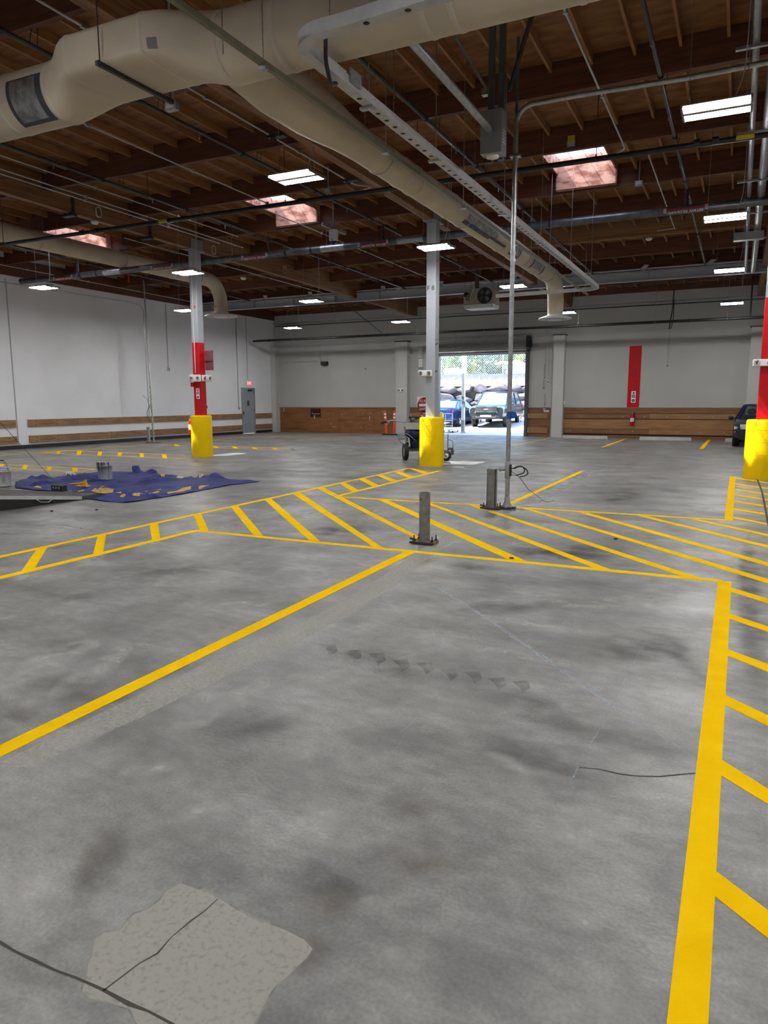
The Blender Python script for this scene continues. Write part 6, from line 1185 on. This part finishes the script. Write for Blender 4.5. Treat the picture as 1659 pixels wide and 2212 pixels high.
# ================================================================ cars
M_GLASS = mat('sky_reflection_glass', (0.30, 0.48, 0.52), 0.08, 0.75, 0.1, 3); M_CHROME = mat('chrome', (0.65, 0.66, 0.68), 0.18, 0.9, 0.05); M_TAILR = mat('red_tail_lens', (0.55, 0.02, 0.03), 0.25); M_HEADL = mat('clear_head_lens', (0.72, 0.74, 0.76), 0.12)  # cyan metallic colour stands in for sky reflected in the glass
def car(name, lab, cat, loc, fwd, paint_m, P):
    """P: L length, W width, H roof height, hood/deck heights and glasshouse stations"""
    t = thing(name, lab, cat, loc); f = Vector((fwd[0], fwd[1], 0)).normalized(); up = Vector((0,0,1)); s = up.cross(f)     # s = car's left
    M = Matrix((f, s, up)).transposed().to_4x4(); M.translation = Vector(loc)
    L, W, H = P['L']/2, P['W']/2, P['H']; gc = P['gc']
    body = MB(); n = 15; vs = []
    for x, wk, z0, zsh, zt in P['st']:
        w = W*wk; half = [(0.80*w, z0), (0.97*w, z0+0.09), (w, z0+0.30*(zsh-z0)), (w*1.0, zsh-0.10), (w*0.965, zsh), (w*0.86, zt-0.01), (w*0.45, zt+0.012)]
        sec = half+[(0.0, zt+0.02)]+[(-a, b) for a, b in half[::-1]]
        vs += [M@Vector((x, a, b)) for a, b in sec]
    k = len(P['st']); fs = [(i*n+j, (i+1)*n+j, (i+1)*n+j+1, i*n+j+1) for i in range(k-1) for j in range(n-1)]+[(i*n, i*n+n-1, (i+1)*n+n-1, (i+1)*n) for i in range(k-1)]
    body.add(vs, fs, True); body.add(vs[:n], [tuple(range(n))]); body.add(vs[-n:], [tuple(range(n-1,-1,-1))]); body.build('body', paint_m, t)
    xf0, xf1, xr1, xr0, zb, wb, wt = P['gh']; wb *= W; wt *= W; ztp = H-0.05
    b = [(xf0, wb*0.88, zb), (xf0-0.35, wb, zb), (xr0+0.35, wb, zb), (xr0, wb*0.88, zb), (xr0, -wb*0.88, zb), (xr0+0.35, -wb, zb), (xf0-0.35, -wb, zb), (xf0, -wb*0.88, zb)]
    q = [(xf1, wt*0.90, ztp), (xf1-0.2, wt, ztp), (xr1+0.2, wt, ztp), (xr1, wt*0.90, ztp), (xr1, -wt*0.90, ztp), (xr1+0.2, -wt, ztp), (xf1-0.2, -wt, ztp), (xf1, -wt*0.90, ztp)]
    G = MB().add([M@Vector(v) for v in b+q], [(i, (i+1)%8, 8+(i+1)%8, 8+i) for i in range(8)]); G.build('windows', P.get('glass', M_GLASS), t)
    rr = [(x*1.0+(0.04 if x > 0 else -0.04), y*1.02, z) for x, y, z in q]; Rf = MB().add([M@Vector(v) for v in [(x, y, z-0.03) for x, y, z in rr]+[(x*0.985, y*0.97, H-0.012) for x, y, z in rr]+[(x*0.8, y*0.7, H+0.01) for x, y, z in rr]], [(i, (i+1)%8, 8+(i+1)%8, 8+i) for i in range(8)]+[(8+i, 8+(i+1)%8, 16+(i+1)%8, 16+i) for i in range(8)]+[tuple(range(16, 24))], True); Rf.build('roof_panel', paint_m, t)
    def pil(*a): MB().bar(*a).build('pillar', paint_m, t)
    for i, j in ((0,0), (1,1), (2,2), (3,3), (4,4), (5,5), (6,6), (7,7)): pil(M@Vector(b[i]), M@Vector(q[j]), 0.06, 0.05)
    for sg in (1, -1):
        xm = (xf0+xr0)/2-0.1; pil(M@Vector((xm, sg*wb*1.005, zb)), M@Vector((xm-0.05, sg*wt*1.005, ztp)), 0.07, 0.03); pil(M@Vector((xf0-0.35, sg*wb, zb)), M@Vector((xr0+0.35, sg*wb, zb)), 0.03, 0.05)
    for sg in (1, -1):
        for xw in P['ax']:
            r = P['r']; c = M@Vector((xw, sg*(W-0.11), r)); ax = s*sg; x_ = f; y_ = ax.cross(x_); Mw = Matrix((x_, y_, ax)).transposed().to_4x4(); Mw.translation = c
            a = MB().lathe([(r*0.6, -0.11), (r*0.94, -0.11), (r, -0.07), (r, 0.07), (r*0.94, 0.105), (r*0.68, 0.105), (r*0.66, 0.06)], (0,0,0), 28, Mw).build('tyre', M_BLACK, t)
            Rm = MB().lathe([(0.0001, 0.09), (r*0.14, 0.095), (r*0.2, 0.06), (r*0.60, 0.085), (r*0.68, 0.10), (r*0.66, -0.1)], (0,0,0), 20, Mw)
            for kk in range(5): an = 2*PI*kk/5; Rm.bar(Mw@Vector((0,0,0.085)), Mw@Vector((r*0.63*math.cos(an), r*0.63*math.sin(an), 0.095)), 0.07, 0.03, up=ax)
            Rm.build('rim', M_CHROME, a)
            MB().lathe([(0.0001, -0.02), (r*1.16, -0.02), (r*1.16, 0.095), (r*1.08, 0.095)], (0,0,0), 24, Mw).build('wheel_arch', M_BLACK, t)
        mx_ = xf0-0.38; K = MB(); K.sphere(M@Vector((mx_, sg*(W+0.12), zb+0.03)), 0.12, 12, 8, (0.75, 1.0, 0.62)); K.bar(M@Vector((mx_, sg*W*0.93, zb)), M@Vector((mx_, sg*(W+0.1), zb+0.02)), 0.04); K.build('door_mirror', P.get('mirror', paint_m), t)
    xn = P['st'][-1][0]; xt = P['st'][0][0]; Wn = W*P['st'][-2][1]; zsn = P['st'][-2][3]
    for sg in (1, -1):
        hw, hh, hz_ = P['hl']; MB().add([M@Vector(v) for v in ((xn+0.012, sg*(Wn-0.02-hw), hz_-hh/2), (xn-0.10, sg*(Wn+0.005), hz_-hh/2), (xn-0.16, sg*(Wn+0.01), hz_+hh/2), (xn+0.0, sg*(Wn-0.03-hw), hz_+hh/2), (xn-0.3, sg*(Wn-0.3), hz_))], [(0,1,2,3), (0,3,4), (0,4,1), (1,4,2), (2,4,3)]).build('headlight', M_HEADL, t)
        Wt_ = W*P['st'][1][1]; zt_ = P['tail']; MB().add([M@Vector(v) for v in ((xt-0.012, sg*(Wt_-0.30), zt_-0.07), (xt+0.08, sg*(Wt_+0.006), zt_-0.08), (xt+0.16, sg*(Wt_+0.006), zt_+0.08), (xt-0.0, sg*(Wt_-0.28), zt_+0.07), (xt+0.3, sg*(Wt_-0.3), zt_))], [(0,1,2,3), (0,3,4), (0,4,1), (1,4,2), (2,4,3)]).build('tail_light', M_TAILR, t)
    gw, g0, g1 = P['grille']; Gm = MB(); Gm.box((xn-0.02, -gw, g0), (xn+0.02, gw, g1), M); Gm.build('grille', M_DKSTEEL, t); K = MB()
    for kk in range(5): z = g0+(g1-g0)*(kk+0.5)/5; K.box((xn+0.018, -gw*0.97, z-0.008), (xn+0.028, gw*0.97, z+0.008), M)
    K.box((xn+0.015, -gw*1.02, g1-0.01), (xn+0.032, gw*1.02, g1+0.025), M); K.box((xn+0.015, -gw*1.02, g0-0.02), (xn+0.032, gw*1.02, g0), M); K.build('grille_bars', M_CHROME, t)
    MB().box((xn-0.05, -W*0.75, P['bz']-0.16), (xn+0.04, W*0.75, P['bz']), M).build('bumper_opening', P.get('bump', M_BLACK), t, bevel=0.02)
    MB().box((xt-0.03, -0.26, P['pz']), (xt-0.012, 0.26, P['pz']+0.14), M).build('rear_plate', M_WHITE, t)
    return t, M
sedan = dict(L=4.7, W=1.80, H=1.45, gc=0.2, r=0.32, ax=(-1.38, 1.42), tail=0.86, hl=(0.38, 0.14, 0.68), grille=(0.42, 0.52, 0.68), bz=0.42, pz=0.62,
    st=[(-2.33, 0.78, 0.42, 0.80, 0.88), (-2.22, 0.92, 0.30, 0.88, 1.00), (-1.7, 0.99, 0.22, 0.92, 1.02), (-0.8, 1.0, 0.20, 0.93, 0.97), (0.9, 1.0, 0.20, 0.92, 0.97), (1.5, 0.99, 0.22, 0.84, 0.90), (2.05, 0.93, 0.26, 0.74, 0.78), (2.28, 0.80, 0.36, 0.64, 0.68)], gh=(1.02, 0.28, -1.0, -1.75, 0.94, 0.95, 0.70))
# dark blue car inside, nose towards us, with seat headrests seen through the windscreen
M_DBLUE = mat('dark_blue_car_paint', (0.010, 0.014, 0.045), 0.22, 0.1, 0.15, 4)
cp = dict(sedan); cp['mirror'] = M_BLACK; cp['hl'] = (0.02, 0.10, 0.66)
gm = mat('see_through_car_glass', (0.03, 0.04, 0.045), 0.06); gm.node_tree.nodes['Principled BSDF'].inputs['Alpha'].default_value = 0.55; cp['glass'] = gm
tcar, Mc = car('parked_car', 'dark blue car parked nose out at the right behind the red column', 'car', (0.80, 29.75, 0), (-0.03, -1), M_DBLUE, cp)
K = MB()
for sg in (-1, 1): K.sphere(Mc@Vector((0.28, sg*0.36, 1.19)), 0.14, 12, 8, (1.1, 0.6, 0.85)); K.box((0.2, sg*0.36-0.24, 0.95), (0.3, sg*0.36+0.24, 1.07), Mc)
K.build('headrests', M_BLACK, tcar)
MB().add([Mc@Vector(v) for v in ((2.28, -0.66, 0.62), (2.31, -0.34, 0.62), (2.29, -0.34, 0.78), (2.25, -0.66, 0.78), (2.0, -0.66, 0.62), (2.0, -0.34, 0.62), (2.0, -0.34, 0.78), (2.0, -0.66, 0.78))], [(0,1,2,3), (4,7,6,5), (0,4,5,1), (1,5,6,2), (2,6,7,3), (3,7,4,0)]).build('head_lamp_cover', M_HEADL, tcar)
MB().sphere(Mc@Vector((2.2, -0.80, 0.52)), 0.035).build('side_marker', M_ORG, tcar)
MB().sphere(Mc@Vector((2.2, 0.80, 0.52)), 0.035).build('side_marker', M_ORG, tcar)
# ================================================================ outside the doorway
GS = 0.055
def gz(y): return GS*max(0.0, y-33.4)
def og(px, py): d = ray(px, py); tt = (-GS*33.4-EYE)/(d.z-GS*d.y); return CAMP+d*tt
M_LOT = mat('sunlit_lot_concrete', (0.46, 0.45, 0.43), 0.8, 0, 0, 0.8, col2=(0.56, 0.55, 0.53))
LOT = MB().add([(-60, YB+0.3, 0), (30, YB+0.3, 0), (30, 33.4, 0), (-60, 33.4, 0), (30, 46.5, gz(46.5)), (-60, 46.5, gz(46.5)), (-60, YB+0.3, -0.4), (30, YB+0.3, -0.4), (30, 46.5, -0.4), (-60, 46.5, -0.4)], [(0,1,2,3), (3,2,4,5), (0,6,7,1), (5,4,8,9)]).build('lot_ground', M_LOT, base=(0, 33, 0)); tag(LOT, kind='structure')
b = og(985, 924); M_SUVG = mat('dark_green_grey_suv_paint', (0.035, 0.05, 0.055), 0.22, 0.2, 0.1); M_SEDB = mat('blue_sedan_paint', (0.012, 0.035, 0.13), 0.22, 0.2, 0.1)
suv = dict(L=5.1, W=1.92, H=1.86, gc=0.2, r=0.40, ax=(-1.5, 1.5), tail=1.1, hl=(0.34, 0.32, 0.90), grille=(0.58, 0.80, 1.07), bz=0.58, pz=0.8, bump=M_DKSTEEL,
    st=[(-2.5, 0.90, 0.55, 1.05, 1.12), (-2.4, 0.97, 0.45, 1.15, 1.22), (-1.6, 1.0, 0.38, 1.16, 1.20), (0.8, 1.0, 0.38, 1.14, 1.20), (1.3, 1.0, 0.38, 1.10, 1.17), (2.2, 0.97, 0.42, 1.03, 1.10), (2.48, 0.93, 0.48, 0.96, 1.02)], gh=(1.35, 0.50, -1.75, -2.25, 1.16, 0.96, 0.78))
p1 = og(1030, 921); p2 = og(1089, 921.5); c = (p1+p2)/2; fd = Vector((0.06, -1, 0)).normalized(); cc = c-fd*1.5; cc.z = gz(c.y)+0.0
tsuv, Ms = car('suv', 'dark green grey suv with chrome grille facing us in the sunlit lot', 'car', cc, fd, M_SUVG, suv)
K = MB(); K.add([Ms@Vector(v) for v in ((2.52,-0.16,0.94), (2.52,-0.05,0.965), (2.52,0.05,0.965), (2.52,0.16,0.94), (2.52,0.14,0.915), (2.52,0.05,0.905), (2.52,-0.05,0.905), (2.52,-0.14,0.915))], [tuple(range(8))]); K.build('emblem', mat('gold_emblem', (0.6, 0.5, 0.3), 0.3, 0.5), tsuv)
K = MB(); K.box((2.50,-0.55,0.52), (2.55,0.55,0.62), Ms); K.build('front_skid_plate', M_STEELW, tsuv, bevel=0.02)
K = MB()
for sg in (-1, 1): K.box((2.545, sg*0.42-0.12, 0.54), (2.555, sg*0.42+0.12, 0.63), Ms); K.bar(Ms@Vector((0.3, sg*0.72, 1.90)), Ms@Vector((-1.7, sg*0.72, 1.90)), 0.04)
K.build('fog_lamps_and_roof_rails', M_BLACK, tsuv)
K = MB(); K.box((2.556,-0.16,0.53), (2.56,0.16,0.63), Ms); K.build('front_plate', M_WHITE, tsuv)
q = og(991, 921); fs_ = Vector((0.05, 1, 0)).normalized(); sl = Vector((0,0,1)).cross(fs_); cc = q+sl*0.8+fs_*1.38; cc.z = gz(q.y)
tsed, M2 = car('sedan', 'blue sedan seen from behind, left of the white lot pole outside', 'car', cc, fs_, M_SEDB, sedan)
q2 = q-fs_*0; cc2 = q+fs_*7.0-sl*0.2
# lot pole with meter boxes
p = og(1000, 935); t = thing('lot_pole', 'tall white pole with a grey foot standing in the sunlit lot', 'pole', p); h = 5.2
MB().box(p+Vector((-0.075,-0.075,0.62)), p+Vector((0.075,0.075,h))).build('shaft', M_WHITE, t, bevel=0.01); MB().box(p+Vector((-0.078,-0.078,0)), p+Vector((0.078,0.078,0.62))).build('grey_foot', M_BOXGR, t)
for z in (1.50, 1.72): MB().cbox(p+Vector((0.01,-0.09,z)), (0.13, 0.06, 0.14)).build('sign_box', M_BOXGR, t)
MB().cbox(p+Vector((0.1,-0.05,1.4)), (0.03, 0.05, 0.3)).build('side_bracket', M_STEEL, t); MB().lathe([(0.14, 0), (0.13, 0.03), (0.09, 0.05)], p, 16).build('base_collar', M_BOXGR, t)
p = og(953, 938); t = thing('yellow_bollard', 'slim yellow bollard outside beside the doorway', 'bollard', p); MB().lathe([(0.075, 0), (0.075, 1.02), (0.06, 1.06), (0.0001, 1.08)], p, 20).build('post', M_YEL, t); MB().lathe([(0.12, 0), (0.11, 0.02), (0.076, 0.03)], p, 16).build('footing', M_BOXGR, t)
# platform cart
p = og(967, 935); t = thing('platform_cart', 'white wire platform cart on small wheels outside the doorway', 'cart', p); K = MB()
for x in (-0.24, 0.24): K.tube([p+Vector((x, 0, 0.16)), p+Vector((x, 0, 0.95))], 0.018, 8)
for z in (0.95, 0.6, 0.35): K.tube([p+Vector((-0.24,0,z)), p+Vector((0.24,0,z))], 0.014, 8)
K.tube([p+Vector((-0.13,0,0.16)), p+Vector((-0.13,0,0.9))], 0.014, 8); K.build('handle_frame', M_WHITE, t); MB().cbox(p+Vector((0.02,0.4,0.15)), (0.56, 0.9, 0.03)).build('deck', M_STEELW, t)
for x in (-0.22, 0.25):
    for y in (0.05, 0.78): MB().tube([p+Vector((x-0.02,y,0.06)), p+Vector((x+0.02,y,0.06))], 0.06, 12).build('caster', M_BLACK, t)
# boulder wall
M_ROCK = mat('purple_grey_rock', (0.055, 0.05, 0.06), 0.85, 0, 0, 1.6, col2=(0.13, 0.12, 0.135), bump=0.7, bscale=4)
def boulder(c, d, seed):
    rnd = random.Random(seed); bm = bmesh.new()
    for k in range(22):
        v = Vector((rnd.gauss(0,1), rnd.gauss(0,1), rnd.gauss(0,1))).normalized(); v *= rnd.uniform(0.85, 1.08); bm.verts.new((v.x*d[0]/2, v.y*d[1]/2, v.z*d[2]/2))
    r = bmesh.ops.convex_hull(bm, input=bm.verts); bmesh.ops.delete(bm, geom=[g for g in r['geom_interior'] if isinstance(g, bmesh.types.BMVert)], context='VERTS')
    me = bpy.data.meshes.new('boulder'); bm.to_mesh(me); bm.free(); me.materials.append(M_ROCK); o = bpy.data.objects.new('boulder', me); COL.objects.link(o); o.location = c
    md = o.modifiers.new('worn', 'BEVEL'); md.width = 0.06; md.segments = 2; md.limit_method = 'ANGLE'; md.angle_limit = 0.35
    tag(o, 'purple grey boulder in the rough stone wall at the back of the sunlit lot', 'boulder', 'boulders of the lot wall'); return o
YW = 44.6; xl, xr_ = ony(930, 900, YW).x-1.5, ony(1150, 900, YW).x+1.0; zt_ = ony(1040, 832, YW).z; zb_ = gz(YW)-0.1; sd = 100
rows_ = 4; hh = (zt_-zb_)/rows_; rnd = random.Random(21)
for r in range(rows_):
    x = xl-rnd.uniform(0, 0.8)
    while x < xr_:
        w = rnd.uniform(0.8, 1.7); boulder((x+w/2, YW+0.12*r+rnd.uniform(-.08,.08), zb_+hh*(r+0.5)+rnd.uniform(-.06,.06)), (w*1.12, 0.9, hh*1.28), sd); sd += 1; x += w*0.97
M_SOIL = mat('dark_gap_soil', (0.05, 0.045, 0.04), 0.9); M_DRY = mat('dry_grass_bank', (0.42, 0.30, 0.15), 0.9, 0, 0, 3, col2=(0.62, 0.48, 0.28), bump=0.6)
zg2 = ony(1040, 821, 47.5).z
BK = MB().add([(-60, YW+0.45, zb_-0.5), (30, YW+0.45, zb_-0.5), (30, YW+0.45, zt_-0.05), (-60, YW+0.45, zt_-0.05), (30, 47.5, zg2), (-60, 47.5, zg2), (30, 75, zg2+0.5), (-60, 75, zg2+0.5)], [(3,2,4,5), (5,4,6,7)]).build('bank_ground', M_DRY, base=(0, 46, 0)); tag(BK, kind='structure')
tag(MB().box((-60, YW+0.35, zb_-0.5), (30, YW+0.44, zt_-0.12)).build('bank_face', M_SOIL, base=(0, YW+0.4, 0)), kind='structure')
G = MB(); rnd = random.Random(9)
for k in range(1500):
    x = rnd.uniform(xl-1, xr_+1); y = rnd.uniform(YW+0.5, 47.3); z = zt_+(zg2-zt_)*(y-YW-0.45)/(47.5-YW-0.45)-0.02; h = rnd.uniform(0.08, 0.35); a = rnd.uniform(0, 6.28); w = 0.02
    G.add([(x-w*math.cos(a), y-w*math.sin(a), z), (x+w*math.cos(a), y+w*math.sin(a), z), (x+rnd.uniform(-.1,.1), y+rnd.uniform(-.1,.1), z+h)], [(0,1,2)])
tag(G.build('dry_grass', M_DRY), 'dry straw coloured grass growing on the bank above the boulder wall', 'grass', kind='stuff')
YFN = 47.8; z0f = ony(1040, 823, YFN).z; z1f = ony(1040, 808, YFN).z; x0f, x1f = xl-3, xr_+3
t = thing('lot_fence', 'chain link fence with a blue grey base board above the dry grass bank', 'fence', ((x0f+x1f)/2, YFN, z0f)); MB().box((x0f, YFN-0.03, z0f-0.2), (x1f, YFN+0.03, z1f)).build('base_board', mat('blue_grey_board', (0.13, 0.16, 0.22), 0.7), t)
K = MB(); step = 0.16; ht = 2.6
x = x0f-ht
while x < x1f:
    for sg in (1, -1):
        a = Vector((x if sg > 0 else x+ht, YFN, z1f)); b_ = Vector((x+ht if sg > 0 else x, YFN, z1f+ht)); K.bar(a, b_, 0.010, 0.010, up=(0,1,0))
    x += step
K.build('wire_mesh', M_STEELW, t)
x = x0f+0.6
while x < x1f: MB().tube([(x, YFN+0.05, z0f-0.2), (x, YFN+0.05, z1f+ht)], 0.035, 8).build('fence_post', M_STEELW, t); x += 2.6
MB().tube([(x0f, YFN+0.05, z1f+ht), (x1f, YFN+0.05, z1f+ht)], 0.025, 8).build('top_rail', M_STEELW, t)
def cabinet(px0, px1, py0, py1, y, m, lab, roof=True, mark=False):
    a = ony(px0, py1, y); b_ = ony(px1, py0, y); t = thing('utility_cabinet', lab, 'cabinet', ((a.x+b_.x)/2, y, a.z)); MB().box((a.x, y, a.z-0.4), (b_.x, y+1.2, b_.z)).build('body', m, t, bevel=0.02)
    if roof: MB().add([(a.x-0.1, y-0.12, b_.z), (b_.x+0.1, y-0.12, b_.z), (b_.x+0.1, y+1.3, b_.z), (a.x-0.1, y+1.3, b_.z), (a.x+0.25, y+0.4, b_.z+0.22), (b_.x-0.25, y+0.4, b_.z+0.22)], [(0,3,2,1), (0,1,5,4), (2,3,4,5), (1,2,5), (3,0,4)]).build('lid', M_WHITE, t)
    if mark:
        c = Vector(((a.x+b_.x)/2+0.05, y-0.012, (a.z+b_.z)/2-0.0)); K = MB()
        for sg in (-1, 1): K.tube([c+Vector((sg*(0.05+0.07*math.cos(th)), 0, 0.10*math.sin(th))) for th in [-1.2+2.4*i/8 for i in range(9)]], 0.018, 6)
        K.build('round_mark', M_BOXGR, t)
cabinet(959, 992, 801, 822, 48.8, M_WHITE, 'white utility cabinet with a lid and round mark behind the fence at left', True, True); cabinet(1067, 1128, 786, 818, 49.2, mat('pale_blue_cladding', (0.42, 0.50, 0.58), 0.6), 'pale blue garden cabinet with white lid behind the fence at right')
# house with white posts
YH = 57; a = ony(940, 820, YH); b_ = ony(1160, 820, YH); t = thing('house', 'blue grey house with white posts far behind the fence', 'house', ((a.x+b_.x)/2, YH, a.z)); zt2 = a.z+7
MB().box((a.x-6, YH, a.z-1), (b_.x+6, YH+6, zt2)).build('wall', mat('blue_grey_siding', (0.16, 0.19, 0.24), 0.7, 0, 0.05), t)
for px in (950, 975, 995, 1066, 1084, 1102, 1128): q = ony(px, 820, YH-0.6); MB().box((q.x-0.12, YH-0.7, q.z-0.5), (q.x+0.12, YH-0.5, zt2)).build('porch_post', M_WHITE, t)
for px0, px1 in ((1070, 1082), (1088, 1100), (1108, 1122), (957, 970)): q0 = ony(px0, 790, YH); q1 = ony(px1, 765, YH); MB().box((q0.x, YH-0.06, q0.z), (q1.x, YH, q1.z+2)).build('window', M_GLASS, t)
q = ony(1100, 782, YH-0.6); MB().box((ony(1060, 780, YH).x, YH-0.68, q.z), (b_.x+1, YH-0.56, q.z+0.14)).build('porch_rail', M_WHITE, t)
# trees
def leafmat(n, c): return mat(n, tuple(v*0.7 for v in c), 0.6, 0, 0, 1.2, col2=tuple(min(1, v*1.5) for v in c))
def tree(base, h, w, nl, m, lab, seed, name='tree'):
    rnd = random.Random(seed); base = Vector(base); t = thing(name, lab, name.split('_')[-1], base); T = MB(); T.tube([base, base+Vector((0.05,0,h*0.4)), base+Vector((-0.05,0.05,h*0.8))], [0.14, 0.10, 0.04], 8)
    for k in range(6): a = rnd.uniform(0, 6.28); z = h*rnd.uniform(0.3, 0.6); T.tube([base+Vector((0,0,z)), base+Vector((w*0.3*math.cos(a), w*0.3*math.sin(a), z+h*0.2))], [0.05, 0.015], 6)
    T.build('trunk', mat('bark', (0.10, 0.075, 0.055), 0.9), t); L = MB(); cl = [(rnd.uniform(-.38,.38)*w, rnd.uniform(-.3,.3)*w, h*rnd.uniform(0.12, 0.92), rnd.uniform(.18,.3)*w) for _ in range(16)]
    for k in range(nl):
        cx, cy, cz, r = cl[k % 16]; v = Vector((rnd.gauss(0,1), rnd.gauss(0,1), rnd.gauss(0,1))).normalized()*r*rnd.uniform(0.5, 1.0); c = base+Vector((cx, cy, cz))+v; s = rnd.uniform(0.07, 0.15)
        a = Vector((rnd.gauss(0,1), rnd.gauss(0,1), rnd.gauss(0,1))).normalized(); b_ = a.orthogonal().normalized()*s*0.55; L.add([c-a*s, c+b_, c+a*s, c-b_], [(0,1,2,3)])
    L.build('foliage', m, t); return t
Lg = leafmat('green_leaves', (0.09, 0.20, 0.07)); Lb = leafmat('bluish_leaves', (0.08, 0.19, 0.12)); Ly = leafmat('yellow_green_leaves', (0.22, 0.30, 0.05))
for px, y, h, w, m, lab, nl in ((1040, 52.5, 5.5, 5.0, Lb, 'dense bluish green tree in the middle behind the fence', 3600), (985, 53.5, 5.0, 3.0, Lg, 'green tree behind the white cabinet at the left of the doorway view', 1800), (1100, 53, 3.4, 2.4, Lg, 'lower green tree before the house at the right of the doorway view', 1500), (948, 54, 5.5, 2.6, Lb, 'bluish tree at the far left of the doorway view', 1500), (1130, 51.6, 3.8, 1.5, Ly, 'slim yellow green tree at the far right of the doorway view', 700)):
    q = ony(px, 820, y); tree((q.x, y, q.z-0.3), h, w, nl, m, lab, int(px))
for px, y, h, w, m, lab, nl in ((1013, 48.5, 1.5, 0.9, Ly, 'yellow green bush left of the middle tree behind the fence', 500), (1086, 48.5, 1.3, 1.0, Lg, 'small leafy bush before the pale blue garden cabinet', 500), (1058, 48.6, 1.6, 1.0, Lb, 'bluish bush at the foot of the middle tree behind the fence', 500)):
    q = ony(px, 820, y); tree((q.x, y, q.z-0.3), h, w, nl, m, lab, int(px), 'garden_bush')
# ================================================================ light, sky, camera
SUNDIR = Vector((0.635, 0.28, -1.0)).normalized()
sl = bpy.data.lights.new('sun', 'SUN'); sl.energy = 20.0; sl.angle = math.radians(0.53); sl.color = (1.0, 0.96, 0.90); so = bpy.data.objects.new('sun', sl); COL.objects.link(so); so.location = (-6, 10, 25); so.rotation_euler = SUNDIR.to_track_quat('-Z', 'Y').to_euler()
w = bpy.data.worlds.new('sky'); SC.world = w; w.use_nodes = True; nt = w.node_tree; bg = nt.nodes['Background']; sk = nt.nodes.new('ShaderNodeTexSky'); sk.sky_type = 'NISHITA'; sk.sun_disc = False
sk.sun_elevation = math.asin(-SUNDIR.z); sk.sun_rotation = math.atan2(-SUNDIR.x, -SUNDIR.y); nt.links.new(sk.outputs['Color'], bg.inputs['Color']); bg.inputs['Strength'].default_value = 1.1
cd = bpy.data.cameras.new('camera'); co = bpy.data.objects.new('camera', cd); COL.objects.link(co); cd.sensor_fit = 'HORIZONTAL'; cd.sensor_width = 36.0; cd.lens = FPX/1659*36.0; cd.clip_start = 0.05; cd.clip_end = 300
M = Matrix((RGT, -DWN, -FWD)).transposed().to_4x4(); M.translation = CAMP; co.matrix_world = M; SC.camera = co
SC.view_settings.view_transform = 'Standard'; SC.view_settings.look = 'None'; SC.view_settings.gamma = 1.0; SC.view_settings.use_curve_mapping = False; SC.view_settings.exposure = 0.08
cy = SC.cycles; cy.max_bounces = 8; cy.diffuse_bounces = 5; cy.glossy_bounces = 3; cy.transparent_max_bounces = 12; cy.sample_clamp_indirect = 6.0; cy.use_denoising = True; cy.caustics_reflective = False; cy.caustics_refractive = False
